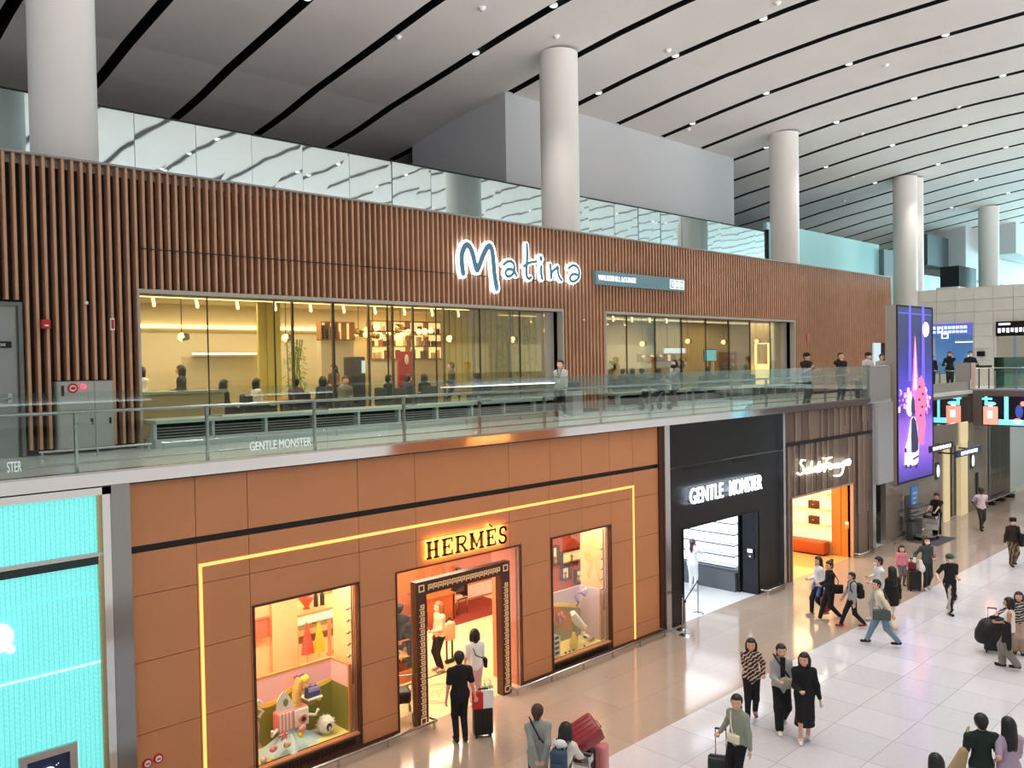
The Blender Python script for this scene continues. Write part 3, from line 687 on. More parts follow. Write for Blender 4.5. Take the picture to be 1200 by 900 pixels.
for x0, x1 in ((45.1, 46.6), (46.63, 48.1)): t.part('glass_panel', MB().box(x0, x1, 13.3, 13.33, .05, 3.95), glass_mat('partition_glass', (196, 216, 204), 1.6))
for x in (45.1, 46.6, 48.1):
    t.part('post', MB().box(x-.03, x+.03, 13.3, 13.36, 0, 3.95), M_steel); t.part('foot', MB().rbox(x-.15, x+.15, 13.1, 13.5, .0, .18, .02), M_dark)
t.part('kick_rail', MB().tube([(42.3, 13.1, .3), (48.2, 13.1, .3)], .03), M_steel)
q = atY(1071, 582, 13.38)
t = Thing('notice_sign', 'small blue notice plate on the taupe stone wall under the video screen', 'sign', (q.x, 13.38, q.z))
t.part('plate', MB().box(q.x-.3, q.x+.3, 13.35, 13.4, q.z-.42, q.z+.42), mat('notice_blue', (70, 130, 200), .4, emit=.25)); 
for k in range(3): t.part('lettering', MB().box(q.x-.2, q.x+.2-.06*k, 13.34, 13.35, q.z+.12-.2*k, q.z+.18-.2*k), M_white)
for p, lb in (((1099, 552), 'white lit oval wall sign right of the video screen'), ((1140, 540), 'white lit oval wall sign right of the cream door jambs')):
    q = atY(*p, 13.36); t = Thing('wall_sign', lb, 'sign', (q.x, 13.38, q.z))
    t.part('backplate', MB().box(q.x-.22, q.x+.2, 13.37, 13.4, q.z-.35, q.z+.35), M_dark); t.part('lit_oval', MB().ball((q.x+.02, 13.35, q.z), (.15, .03, .27)), M_swh)
q = atY(1145, 566, 13.38); tag(MB().box(q.x-.12, q.x+.12, 13.35, 13.4, q.z-.5, q.z+.5).build('dark_wall_plate', M_dark), 'narrow dark plate on the stone wall right of the cream jambs', 'plate')
qa = atY(1120, 531, 12.6); qb = atY(1149, 525, 12.6)
t = Thing('hanging_sign', 'dark blue hanging sign with white characters above the cream door jambs', 'sign', (qa.x, 12.6, qa.z))
t.part('board', MB().box(qa.x, qb.x, 12.55, 12.65, 2.93, 3.21), mat('sign_navy', (40, 62, 96), .4, emit=.15))
for k in range(7): t.part('character', MB().box(qa.x+.5+.3*k, qa.x+.72+.3*k, 12.53, 12.55, 2.99+.02*(k % 2), 3.14), M_swh)
for x in (qa.x+.3, qb.x-.3): t.part('bracket', MB().box(x-.03, x+.03, 12.65, 13.4, 3.04, 3.1), M_dark)
qa = atY(1092, 530, 12.9); qb = atY(1116, 525, 12.9)
t = Thing('hanging_sign', 'dark hanging sign with white characters half hidden by the video screen', 'sign', (qa.x, 12.9, qa.z))
t.part('board', MB().box(qa.x-.3, qb.x, 12.87, 12.92, qa.z+.0, qa.z+.26), M_dark)
for k in range(6): t.part('character', MB().box(qa.x+.35*k+.05, qa.x+.28+.35*k, 12.85, 12.87, qa.z+.06, qa.z+.2), M_swh)
t.part('bracket', MB().box(qb.x-.24, qb.x-.18, 12.92, 13.4, qa.z+.1, qa.z+.16), M_dark)
# far corridor
struct('wall_corridor', MB().box(62, 62.2, 0, 30, 0, 5.4), mat('corridor_wall', (176, 178, 170), .4))
struct('wall_corridor', MB().box(50., 62, 14.2, 14.4, 0, 5.4), mat('corridor_wall_pale', (186, 196, 202), .5))
struct('ceiling', MB().box(43.3, 62, 0, 20, 4.9, 5.0), M_grey)
tag(MB().lathe((46, 17, 0), [(.3, 0), (.3, 4.9)], 24).build('round_column', M_col), 'slim pale column behind the glass partition', 'column')
l = area('corridor_lights', (52, 10, 4.85), (52, 10, 0), 12, 5, 380, (1, .97, .86))
# information stand and floor mat by the stone wall
mp_ = [atZ(1063, 635), atZ(1085, 625), atZ(1119, 631), atZ(1100, 640)]
tag(MB().box(34.0, 35.95, 11.85, 13.02, .003, .015).build('floor_mat', mat('mat_grey', (74, 74, 80), .9)), 'dark grey floor mat beneath the luggage trolley stand', 'mat')

# ------------------------------------------------------------------ orange shopfront
HL, HD, HR = (6.86, 8.95, .34, 3.14), (9.84, 13.24, 0, 3.17), (14.25, 16.37, .28, 3.15)
t = Thing('shopfront', 'wide orange-brown panelled shopfront with a glowing outline, doorway and two display windows', 'shopfront', (11.7, Y0, 0))
H_ = t
vj = [5.89, 9.4, 10.34, 12.92, 13.75, 15.33, 17.31]
t.part('upper_panels', wallgrid(MB(), 4.84, 18.5, 4.49, 5.48, Y0, Y0+.12, [], [5.89, 6.79, 9.0, 10.34, 12.92, 14.23, 15.33, 16.38, 17.31], [], .006), M_her)
t.part('lower_panels', wallgrid(MB(), 4.84, 18.5, 0.0, 4.38, Y0, Y0+.12, [HL, HD, HR], [5.89, 6.8, 9.0, 10.34, 12.92, 14.2, 15.33, 16.42, 17.31], [.45, 1.56, 2.68, 3.72], .005), M_her)
t.part('backing', wallgrid(MB(), 4.84, 18.5, 0.0, 5.48, Y0+.13, Y0+.16, [HL, HD, HR]), mat('joint_brown', (60, 36, 26), .7))
t.part('black_band', MB().box(4.84, 18.5, Y0+.03, Y0+.1, 4.38, 4.49), M_black)
gl = MB(); gl.box(5.92, 17.34, Y0-.012, Y0+.01, 3.99, 4.04); gl.box(5.92, 5.97, Y0-.012, Y0+.01, .12, 3.99); gl.box(17.29, 17.34, Y0-.012, Y0+.01, .05, 3.99)
t.part('light_line', gl, M_glow)
t.part('plinth', wallgrid(MB(), 4.84, 18.5, 0, .1, Y0-.04, Y0+.02, [HD]), M_bronze)
t.part('side_post', MB().box(18.38, 18.5, Y0-.05, Y0+.05, 0, 5.48), M_bronze)
for w in (HL, HR):
    t.part('window_frame', frame_mb(MB(), w[0]-.03, w[1]+.03, w[2]-.25, w[3]+.03, Y0-.03, Y0+.1, .035), M_bronze)
    v = t.part('vent_panel', MB().box(w[0], w[1], Y0-.01, Y0+.04, w[2]-.24, w[2]-.03), M_bronze)
    g = MB(); x = w[0]+.05; z = w[2]-.2
    while x < w[1]-.15:      # meander fret
        g.box(x, x+.015, Y0-.03, Y0, z, z+.13); g.box(x, x+.11, Y0-.03, Y0, z+.115, z+.13); g.box(x+.095, x+.11, Y0-.03, Y0, z+.04, z+.13); g.box(x+.045, x+.11, Y0-.03, Y0, z+.035, z+.05); g.box(x+.045, x+.06, Y0-.03, Y0, z+.035, z+.09); x += .15
    t.part('key_pattern', g, M_black, v)
    t.part('pane', MB().box(w[0], w[1], Y0+.02, Y0+.03, w[2], w[3]), M_glass)
t.part('door_surround', frame_mb(MB(), HD[0]-.02, HD[1]+.02, 0, HD[3]+.02, Y0-.02, Y0+.06, .03, False), M_bronze)
# inner bronze portal with pierced key pattern
FX0, FX1, FZ = 10.27, 12.84, 2.90
YF = Y0-.0
fr = t.part('portal', MB().box(FX0, FX0+.26, YF-.06, YF+.12, 0, FZ).box(FX1-.26, FX1, YF-.06, YF+.12, 0, FZ).box(FX0+.26, FX1-.26, YF-.06, YF+.12, FZ-.27, FZ), M_bronze)
def fret(g, L, place):
    u = .0
    while u < L-.1:
        for a, b, c, d in ((0, .018, 0, .12), (0, .10, .10, .12), (.082, .10, .03, .12), (.04, .10, .03, .048), (.04, .058, .03, .08)):
            place(g, u+a, u+b, c, d)
        u += .125
M_fret = mat('pale_brass_fret', (232, 196, 150), .3, .3, emit=.25)
g = MB(); fret(g, 2.35, lambda g, a, b, c, d: g.box(FX0+.07+c, FX0+.07+d, YF-.075, YF-.06, .22+a, .22+b)); t.part('key_pattern', g, M_fret, fr)
g = MB(); fret(g, 2.35, lambda g, a, b, c, d: g.box(FX1-.19+c, FX1-.19+d, YF-.075, YF-.06, .22+a, .22+b)); t.part('key_pattern', g, M_fret, fr)
g = MB(); fret(g, 2.0, lambda g, a, b, c, d: g.box(FX0+.3+a, FX0+.3+b, YF-.075, YF-.06, FZ-.2+c, FZ-.2+d)); t.part('key_pattern', g, M_fret, fr)
for x in (FX0+.13, FX1-.13):
    for z in (.12, FZ-.13): t.part('corner_square', frame_mb(MB(), x-.07, x+.07, z-.07, z+.07, YF-.075, YF-.06, .022), M_fret, fr)
t.part('side_glass', MB().box(HD[0], FX0, Y0+.0, Y0+.01, 0, 3.15), M_glass); t.part('side_glass', MB().box(FX1, HD[1], Y0, Y0+.01, 0, 3.15), M_glass); t.part('over_glass', MB().box(FX0, FX1, Y0, Y0+.01, FZ, 3.15), M_glass)

# shop name in slab letters
def slab(ch, x, z, w, h, g, y0, y1):
    s = .072; r = .042
    def V(xx): g.box(xx, xx+s, y0, y1, z, z+h)
    def S(xx, zz, ww=.14): g.box(xx-(ww-s)/2, xx-(ww-s)/2+ww, y0, y1, zz, zz+r)
    if ch == 'H': V(x+.04); V(x+w-.04-s); g.box(x+.05, x+w-.05, y0, y1, z+h/2-.02, z+h/2+.02); [S(xx, zz) for xx in (x+.04, x+w-.04-s) for zz in (z, z+h-r)]
    if ch in 'EÈ':
        V(x+.04); S(x+.04, z); S(x+.04, z+h-r); g.box(x+.04, x+w, y0, y1, z, z+r); g.box(x+.04, x+w, y0, y1, z+h-r, z+h); g.box(x+.04, x+w*.72, y0, y1, z+h/2-.018, z+h/2+.018)
        g.box(x+w-.03, x+w, y0, y1, z, z+.1); g.box(x+w-.03, x+w, y0, y1, z+h-.1, z+h); g.box(x+w*.72-.025, x+w*.72, y0, y1, z+h/2-.05, z+h/2+.05)
        if ch == 'È': stroke(g, [(x+w*.35, z+h+.1), (x+w*.6, z+h+.04)], .035, y0, y1)
    if ch == 'R': V(x+.04); S(x+.04, z); S(x+.04, z+h-r); stroke(g, smoothpts([(x+.08, z+h-.02), (x+w*.7, z+h-.03), (x+w-.04, z+h*.75), (x+w*.7, z+h*.5), (x+.08, z+h*.48)], 4), .04, y0, y1); stroke(g, [(x+w*.5, z+h*.48), (x+w-.04, z+.03)], .055, y0, y1); g.box(x+w-.09, x+w+.03, y0, y1, z, z+r)
    if ch == 'M': V(x+.03); V(x+w-.03-s); S(x+.03, z); S(x+w-.03-s, z); S(x+.02, z+h-r, .12); S(x+w-.02-s, z+h-r, .12); stroke(g, [(x+.06, z+h-.03), (x+w/2, z+.06)], .05, y0, y1); stroke(g, [(x+w-.06, z+h-.03), (x+w/2, z+.06)], .03, y0, y1)
    if ch == 'S': stroke(g, smoothpts([(x+w-.04, z+h*.78), (x+w*.72, z+h-.02), (x+w*.35, z+h-.02), (x+.06, z+h*.76), (x+w*.3, z+h*.56), (x+w*.7, z+h*.44), (x+w-.04, z+h*.24), (x+w*.65, z+.02), (x+w*.3, z+.02), (x+.03, z+h*.22)], 4), .05, y0, y1); g.box(x+w-.06, x+w-.035, y0, y1, z+h*.7, z+h-.01); g.box(x+.02, x+.045, y0, y1, z+.01, z+h*.3)
t = Thing('shop_sign', 'bronze slab letters with warm halo over the orange shopfront doorway', 'sign', (11.66, Y0, 3.3))
x = 10.53
for ch in 'HERMÈS':
    w = {'H': .33, 'E': .29, 'R': .33, 'M': .40, 'È': .29, 'S': .27}[ch]
    g = MB(); slab(ch, x, 3.32, w, .36, g, Y0-.09, Y0-.06); lt = t.part('letter', g, mat('letter_bronze', (128, 84, 44), .35, .3))
    g = MB(); slab(ch, x, 3.32, w, .36, g, Y0-.06, Y0-.03); t.part('halo_light', g, mat('halo_lamp', (255, 200, 90), emit=8., ecol=(255, 190, 80)), lt)
    x += w+.065
for xx in (11.0, 11.7, 12.4):
    l = area('sign_glow', (xx, Y0-.06, 3.5), (xx, Y0+1, 3.5), .6, .42, 5, (1, .72, .3))

# display window boxes
def hwall(mb, x0, x1, y0, y1, z0, z1, m, name='wall_inner'): return struct(name, mb.box(x0, x1, y0, y1, z0, z1), m)
M_cream = mat('shop_cream_wall', (238, 196, 150), .5); M_orange = mat('shop_orange_wall', (214, 132, 84), .4); M_creamf = mat('shop_cream_floor', (238, 212, 168), .15)
struct('floor', MB().box(4.6, 18.5, 13.46, 20.2, -.2, .0), M_creamf)
hwall(MB(), 4.8, 18.5, 13.5, 20.2, 3.35, 3.4, M_cream, 'ceiling')
hwall(MB(), 4.8, 18.5, 19.6, 19.8, 0, 3.4, M_orange); hwall(MB(), 16.3, 18.5, 19.52, 19.6, .05, .42, M_white, 'baseboard_back')
hwall(MB(), 4.8, 5.0, 13.5, 19.6, 0, 3.4, M_cream); hwall(MB(), 18.35, 18.5, 13.5, 19.6, 0, 3.4, M_orange)
hwall(MB(), 13.24, 13.36, 13.5, 14.35, 0, 3.35, mat('salmon_wall', (214, 128, 92), .45)); hwall(MB(), 9.7, 9.82, 13.5, 14.5, 0, 3.35, M_cream)
hwall(MB(), 8.97, 9.05, 13.53, 14.3, .3, 3.2, mat('peach_reveal', (250, 204, 150), .5)); hwall(MB(), 16.39, 16.47, 13.53, 14.4, .25, 3.2, mat('peach_reveal'))
hwall(MB(), 6.76, 6.84, 13.53, 14.5, .3, 3.2, mat('peach_reveal')); hwall(MB(), 14.15, 14.23, 13.53, 14.5, .25, 3.2, mat('peach_reveal'))
for x0, x1, y, e in ((5.5, 9.4, 13.9, 60), (14.3, 18.2, 13.9, 60), (9.9, 13.1, 15.2, 120), (5.5, 10, 17, 110), (11, 17.5, 17.6, 170)):
    area('shop_ceiling_lamp', ((x0+x1)/2, y, 3.33), ((x0+x1)/2, y, 0), x1-x0, .7, e*(2.4 if y < 14.5 else 1.7), (1, .80, .56))
# left display
t = Thing('display_stage', 'left window stage with olive hills and lilac sky painted on its low backdrop', 'display stage', (7.9, 13.9, .3))
M_lilac = mat('lilac_paint', (246, 196, 200), .6); M_olive = mat('olive_paint', (132, 132, 44), .6); M_yel = mat('yellow_paint', (250, 214, 90), .6); M_pinkp = mat('mauve_paint', (206, 160, 176), .6); M_tan = mat('tan_paint', (178, 150, 96), .6)
t.part('stage_floor', MB().box(6.86, 8.96, 13.46, 14.25, .24, .33), mat('pale_yellow_floor', (246, 226, 140), .4))
t.part('backdrop', MB().box(6.86, 8.9, 14.2, 14.24, .33, 1.57), M_lilac); t.part('side_backdrop', MB().box(8.84, 8.88, 13.62, 14.2, .33, 1.57), M_lilac)
t.part('edge_trim', MB().box(8.83, 8.89, 13.58, 13.62, .33, 1.6).box(6.86, 8.9, 14.19, 14.26, 1.57, 1.6).box(8.83, 8.89, 13.62, 14.2, 1.57, 1.6), mat('edge_orange', (222, 140, 70), .5))
hill = smoothpts([(6.86, 1.18), (7.1, 1.12), (7.5, 1.02), (7.8, 1.1), (8.1, 1.2), (8.4, 1.08), (8.84, 1.14)], 4)
t.part('hill_edge', MB().prism([(6.86, .4)]+[(a, b+.08) for a, b in hill]+[(8.84, .4)], 'y', 14.19, 14.2), M_yel)
t.part('hill', MB().prism([(6.86, .33)]+hill+[(8.84, .33)], 'y', 14.175, 14.19), M_olive)
t.part('side_hill', MB().box(8.825, 8.84, 13.62, 14.19, .33, 1.16), M_olive)
t.part('mauve_shape', MB().prism(smoothpts([(6.87, .34), (6.87, .85), (7.1, .95), (7.3, .8), (7.28, .5), (7.35, .34)], 4), 'y', 14.16, 14.175), M_pinkp)
t.part('tan_shape', MB().prism(smoothpts([(8.05, .9), (8.2, 1.12), (8.5, 1.14), (8.6, .96), (8.4, .82), (8.2, .84), (8.05, .9)], 4), 'y', 14.16, 14.175), M_tan)
t = Thing('toy_robot', 'pink box-bodied toy robot with yellow ringed neck and white fan wing, left window', 'display figure', (7.83, 13.95, .5))
P = mat('toy_pink', (244, 150, 150), .5); WH = mat('toy_white', (250, 244, 234), .5)
t.part('body', MB().rbox(7.5, 8.12, 13.85, 14.05, .62, .98, .03), P); g = MB()
for k in range(4): g.box(7.53+.07*k, 7.56+.07*k, 13.83, 13.86, .64, .96)
t.part('ribs', g, WH); t.part('camera_face', MB().rbox(7.83, 8.11, 13.81, 13.86, .64, .96, .02), WH)
t.part('lens', MB().tube([(7.97, 13.82, .78), (7.97, 13.77, .78)], .085, 16), P); t.part('lens_core', MB().tube([(7.97, 13.78, .78), (7.97, 13.755, .78)], .045, 12), M_dark)
t.part('neck', MB().tube([(7.95, 13.95, .96), (7.93, 13.95, 1.2), (7.99, 13.95, 1.42), (8.03, 13.95, 1.46)], .075, 12), mat('toy_yellow', (248, 208, 116), .5))
g = MB()
for k in range(8): g.tube([(7.94+.008*k, 13.95, 1.0+.055*k), (7.94+.008*k, 13.95, 1.015+.055*k)], .083, 12)
t.part('neck_rings', g, mat('toy_orange', (236, 160, 90), .5)); t.part('head', MB().ball((8.1, 13.92, 1.44), .085), mat('lemon', (250, 226, 60), .5))
g = MB()
for k in range(5): g.ball((7.9+.045*k, 13.93, 1.53+.01*(k % 2)), .022)
t.part('crown_beads', g, mat('toy_violet', (160, 90, 190), .5))
t.part('fan_wing', MB().prism([(7.66, .9), (7.5, 1.0), (7.52, 1.2), (7.64, 1.34), (7.75, 1.25), (7.9, 1.0)], 'y', 13.9, 13.92), WH); t.part('wing_eye', MB().prism([(7.69+.05*math.cos(a*PI/8), 1.13+.07*math.sin(a*PI/8)) for a in range(16)], 'y', 13.89, 13.9), mat('toy_green', (130, 150, 90), .5))
t.part('arm', MB().tube([(8.1, 13.88, .8), (8.25, 13.82, .76), (8.3, 13.8, .86)], .028), WH); t.part('arm', MB().tube([(7.5, 13.88, .7), (7.36, 13.82, .64), (7.36, 13.8, .74)], .028), WH)
t = Thing('draped_cloth', 'pale blue cloth draped in folds down the stage of the left window', 'cloth', (7.75, 13.8, .33))
g = MB(); n = 26; m_ = 8; vs_ = []
for i in range(m_+1):
    f = i/m_; z = .62-.29*f**.8
    for k in range(n+1):
        a = PI*(1+k/n); r = .12+.6*f; rr = r*(1+.10*math.sin(k*1.7+f*2))*(1.0 if k < n/2 else .85); vs_.append((7.78+rr*math.cos(a)*1.0, 13.95+rr*math.sin(a)*.62, z+.015*math.sin(k*1.7)))
g.add(vs_, [(i*(n+1)+k, i*(n+1)+k+1, (i+1)*(n+1)+k+1, (i+1)*(n+1)+k) for i in range(m_) for k in range(n)], True)
t.part('folds', g, mat('cloth_blue', (186, 214, 220), .6))
small = [((333, 862), P, 'star', 'pink starfish ornament on the pale blue cloth'), ((336, 873), mat('toy_peach', (246, 200, 160), .5), 'shell', 'peach shell ornament on the pale blue cloth'), ((352, 861), mat('lemon'), 'ball', 'small yellow ball on the pale blue cloth, right'), ((320, 878), P, 'shell', 'pink shell ornament low on the pale blue cloth'), ((318, 893), mat('lemon'), 'ball', 'small yellow ball at the bottom of the pale blue cloth'), ((309, 890), WH, 'shell', 'white shell ornament at the bottom left of the blue cloth'), ((354, 854), P, 'shell', 'pink shell ornament high on the pale blue cloth')]
for p, m, kd, lb in small:
    q = atY(p[0], p[1], 13.62)
    if kd == 'star':
        o = MB().prism([(q.x+(.1 if k % 2 == 0 else .04)*math.cos(k*PI/5+.3), q.z+(.1 if k % 2 == 0 else .04)*math.sin(k*PI/5+.3)) for k in range(10)], 'y', 13.6, 13.64).build('starfish_ornament', m)
    elif kd == 'ball': o = MB().ball((q.x, 13.62, q.z), .055).build('yellow_ball', m)
    else:
        g = MB(); g.ball((q.x, 13.62, q.z), (.07, .05, .05)); g.ball((q.x+.03, 13.6, q.z+.02), (.04, .04, .05)); o = g.build('shell_ornament', m)
    tag(o, lb, 'ornament')
q = atY(382, 858, 13.85)
t = Thing('fluffy_ball', 'white fluffy ball with a dark opening at the right of the left window stage', 'ornament', (q.x, 13.85, .33))
g = MB(); g.ball((q.x, 13.85, .33+.17), .165, 18, 12); random.seed(2)
for k in range(120):
    a = random.random()*2*PI; b = math.asin(random.uniform(-.9, 1)); d = Vector((math.cos(a)*math.cos(b), math.sin(a)*math.cos(b), math.sin(b))); c = Vector((q.x, 13.85, .5))
    g.tube([c+d*.15, c+d*.2], [.012, .002], 4)
t.part('fur', g, WH); t.part('opening', MB().ball((q.x-.02, 13.695, .5), (.06, .02, .075)), M_dark); t.part('figurine', MB().ball((q.x-.02, 13.685, .48), (.025, .02, .045)), mat('toy_peach'))
q = atY(367, 815, 13.95)
t = Thing('wall_shelf', 'small white shelf below the blue handbag, left window', 'shelf', (q.x, 14.0, q.z-.05)); t.part('board', MB().rbox(q.x-.16, q.x+.16, 13.86, 14.17, q.z-.05, q.z-.02, .01), WH); t.part('bracket_ball', MB().ball((q.x+.12, 13.95, q.z-.08), .05), mat('lemon'))
t = Thing('blue_handbag', 'small blue handbag on the white shelf in the left window', 'handbag', (q.x, 13.98, q.z-.02))
BL = mat('bag_blue', (76, 84, 150), .4); t.part('body', MB().prism([(q.x-.14, q.z-.02), (q.x+.14, q.z-.02), (q.x+.115, q.z+.16), (q.x-.115, q.z+.16)], 'y', 13.92, 14.04), BL); t.part('flap', MB().box(q.x-.115, q.x+.115, 13.905, 13.92, q.z+.09, q.z+.16), mat('bag_blue_pale', (170, 176, 214), .4)); t.part('handle', MB().tube(smoothpts([(q.x-.07, 13.97, q.z+.15), (q.x-.06, 13.97, q.z+.23), (q.x+.06, 13.97, q.z+.23), (q.x+.07, 13.97, q.z+.15)], 4) if False else [(q.x-.07, 13.97, q.z+.15), (q.x-.05, 13.97, q.z+.22), (q.x+.05, 13.97, q.z+.22), (q.x+.07, 13.97, q.z+.15)], .01), BL)
q = atY(303, 830, 13.7)
tag(MB().tube([(q.x-.02, 13.7, q.z+.14), (q.x+.06, 13.7, q.z+.08), (q.x, 13.7, q.z), (q.x+.08, 13.7, q.z-.08), (q.x, 13.7, q.z-.16)], .03).build('white_curl', WH), 'white curled ornament on the left edge of the left window', 'ornament')
def hooks(x, y, zs, lbl):
    t = Thing('reveal_hook_rail', lbl, 'hook rail', (x, y, zs[0])); t.part('rail', MB().box(x-.02, x, y-.02, y+.02, zs[0]-.55, zs[-1]+.5), mat('rail_bronze', (150, 100, 66), .4))
    for z in zs: k = t.part('hook', MB().tube([(x-.01, y, z), (x-.09, y, z)], .015), M_steel); t.part('knob', MB().ball((x-.1, y, z), .035), M_steel, k)
hooks(8.97, 13.63, [1.74+.225*k for k in range(5)], 'row of round steel knobs on the right reveal of the left window')
hooks(16.39, 13.63, [1.55+.25*k for k in range(5)], 'row of round steel knobs on the right reveal of the right window')
# behind the left display
M_beech = mat('beech_panel', (240, 196, 148), .5)
for p0, p1, y in ((296, 318, 15.3), (319, 349, 15.2)): struct('wall_inner', MB().box(atY(p0, 740, y).x, atY(p1, 740, y).x, y, y+.08, 0, 3.35), M_beech)
q = atY(307, 737, 15.1); tag(frame_mb(MB(), q.x-.18, q.x+.18, q.z-.2, q.z+.2, 15.1, 15.18, .02).box(q.x-.16, q.x+.16, 15.14, 15.18, q.z-.18, q.z+.18).build('wall_picture', mat('picture_salmon', (206, 112, 84), .5)), 'salmon square picture on the beech wall behind the left window', 'picture')
qa = atY(349, 722, 15.8); qb = atY(389, 712, 15.8)
t = Thing('display_table', 'table with pale drawer band behind the left window stage', 'table', ((qa.x+qb.x)/2, 16.2, 0))
zt_ = atY(370, 716, 15.8).z
t.part('tabletop', MB().box(qa.x-.1, qb.x+.6, 15.8, 16.8, zt_-.04, zt_), mat('table_oak', (214, 150, 96), .4)); t.part('drawer_band', MB().box(qa.x-.1, qb.x+.6, 15.79, 15.82, zt_-.22, zt_-.06), WH)
for x in (qa.x, qb.x+.5): t.part('leg', MB().box(x-.03, x+.03, 15.85, 15.91, 0, zt_-.04), mat('table_oak')); t.part('leg', MB().box(x-.03, x+.03, 16.7, 16.76, 0, zt_-.04), mat('table_oak'))
for p, m, lb in (((360, 750), mat('scarf_red', (226, 90, 72), .6, noise=.5, nscale=14), 'red and white patterned scarf hanging behind the left window'), ((374, 748), mat('scarf_yellow', (244, 196, 60), .6, noise=.4, nscale=14), 'yellow patterned scarf hanging behind the left window')):
    q = atY(p[0], p[1], 15.0)
    g = MB(); pr = [(q.z+.33, .02), (q.z+.15, .06), (q.z-.1, .11), (q.z-.28, .13)]; n = 14
    vs_ = [(q.x+r*math.cos(2*PI*k/n)*(1+.25*math.sin(k*2.6)), 15.0+.5*r*math.sin(2*PI*k/n), z) for z, r in pr for k in range(n)]
    g.add(vs_, [(i*n+k, i*n+(k+1) % n, (i+1)*n+(k+1) % n, (i+1)*n+k) for i in range(3) for k in range(n)], True)
    t = Thing('hanging_scarf', lb, 'scarf', (q.x, 15, 0)); t.part('cloth', g, m); t.part('stand', MB().tube([(q.x, 15.02, 0), (q.x, 15.02, q.z+.36)], .012), M_steel); t.part('stand_base', MB().lathe((q.x, 15.02, 0), [(0, .02), (.12, .02), (.12, 0)], 16), M_steel)
q = atY(359, 705, 16.1); tag(MB().lathe((q.x, 16.1, zt_), [(.0, 0), (.08, 0), (.05, .05), (.15, .2), (.17, .3), (.0, .3)], 18).build('copper_vase', mat('copper', (190, 92, 62), .3, .3)), 'copper vase on the table behind the left window', 'vase')
for dx in (0, .16): q = atY(370, 702, 16.1); tag(MB().lathe((q.x+dx, 16.1, zt_), [(0, 0), (.05, 0), (.05, .22), (.02, .28), (.02, .34), (0, .34)], 12).build('dark_bottle', M_dark), 'dark bottle on the table behind the left window', 'bottle', 'two dark bottles beside the copper vase')
t = Thing('stool', 'wooden stool frame right of the hanging scarves', 'stool', (8.75, 15.3, 0))
t.part('seat', MB().rbox(8.58, 8.92, 15.15, 15.5, .62, .66, .015), mat('table_oak'))
for a, b in ((8.6, 15.17), (8.9, 15.17), (8.6, 15.48), (8.9, 15.48)): t.part('leg', MB().box(a-.015, a+.015, b-.015, b+.015, 0, .62), mat('table_oak'))

# right display
t = Thing('display_stage', 'right window stage with a lilac to grey low backdrop', 'display stage', (15.3, 13.9, .28))
t.part('stage_floor', MB().box(14.25, 16.36, 13.46, 14.4, .2, .27), mat('pale_yellow_floor')); t.part('backdrop', MB().box(14.25, 16.28, 14.32, 14.36, .27, 1.52), mat('lilac_grey', (206, 190, 210), .6)); t.part('side_backdrop', MB().box(16.24, 16.28, 13.66, 14.32, .27, 1.54), mat('lilac_grey'))
t.part('grey_hill', MB().prism(smoothpts([(14.26, 1.12), (14.8, 1.2), (15.4, 1.16), (16.24, .95)], 4)+[(16.24, .27), (14.26, .27)], 'y', 14.3, 14.32), mat('grey_olive_paint', (146, 142, 110), .6))
t.part('yellow_edge', MB().prism(smoothpts([(14.26, 1.12), (14.8, 1.2), (15.4, 1.16), (16.24, .95)], 4)+[(16.24, 1.05), (15.4, 1.26), (14.8, 1.3), (14.26, 1.22)], 'y', 14.3, 14.32), M_yel)
t.part('edge_trim', MB().box(16.23, 16.29, 13.62, 13.66, .27, 1.56), mat('edge_orange'))
def L7(a, b, Y): return atY(640+a/5, 610+b/5, Y)
t = Thing('tilted_table', 'tilted orange table top with pink pieces at the left of the right window', 'display table', (14.6, 13.8, .27))
qs = [L7(44, 500, 13.75), L7(140, 540, 13.75), L7(150, 650, 13.75), L7(44, 610, 13.75)]
t.part('top', MB().prism([(q.x, q.z) for q in qs], 'y', 13.72, 13.78), mat('edge_orange')); g = MB()
for a, b in ((70, 560), (90, 550), (105, 575), (80, 590)): q = L7(a, b, 13.7); g.ball((q.x, 13.7, q.z), (.05, .03, .07))
t.part('pink_pieces', g, P); q = L7(60, 640, 13.8); t.part('leg', MB().tube([(14.35, 13.8, .27), (14.42, 13.8, q.z+.15)], .02), M_dark); t.part('leg', MB().tube([(14.6, 13.8, .27), (14.45, 13.8, q.z+.1)], .02), M_dark)
t = Thing('card_sculpture', 'black and white cut-card sculpture on the left of the right window', 'ornament', (14.35, 13.62, .27))
q0 = L7(60, 700, 13.62); t.part('card', MB().prism([(q0.x-.12, .3), (q0.x+.1, .27), (q0.x+.12, .75), (q0.x-.1, .85)], 'y', 13.6, 13.63), WH); g = MB()
for k in range(4): g.box(q0.x-.08, q0.x+.06, 13.585, 13.6, .34+.12*k, .40+.12*k)
t.part('openings', g, M_dark)
t = Thing('white_horse_ornament', 'white tube-like ornament pointing down in the right window', 'ornament', (15.0, 13.9, .27))
a, b, c = L7(150, 545, 13.85), L7(185, 590, 13.8), L7(220, 625, 13.75)
t.part('body', MB().tube([a, b, c], [.10, .11, .075], 12), WH); t.part('stand', MB().tube([(b.x, 13.82, .27), (b.x, 13.82, b.z-.1)], .015), M_steel); t.part('cuff', MB().tube([c+Vector((-.02, 0, .02)), c+Vector((.03, 0, -.03))], .09, 12), mat('toy_peach'))
t = Thing('violet_crane_ornament', 'violet curved crane ornament against the backdrop of the right window', 'ornament', (15.6, 14.1, .27))
pts = [L7(*p, 14.1) for p in ((180, 500), (190, 480), (170, 450), (185, 420), (210, 425), (225, 440))]
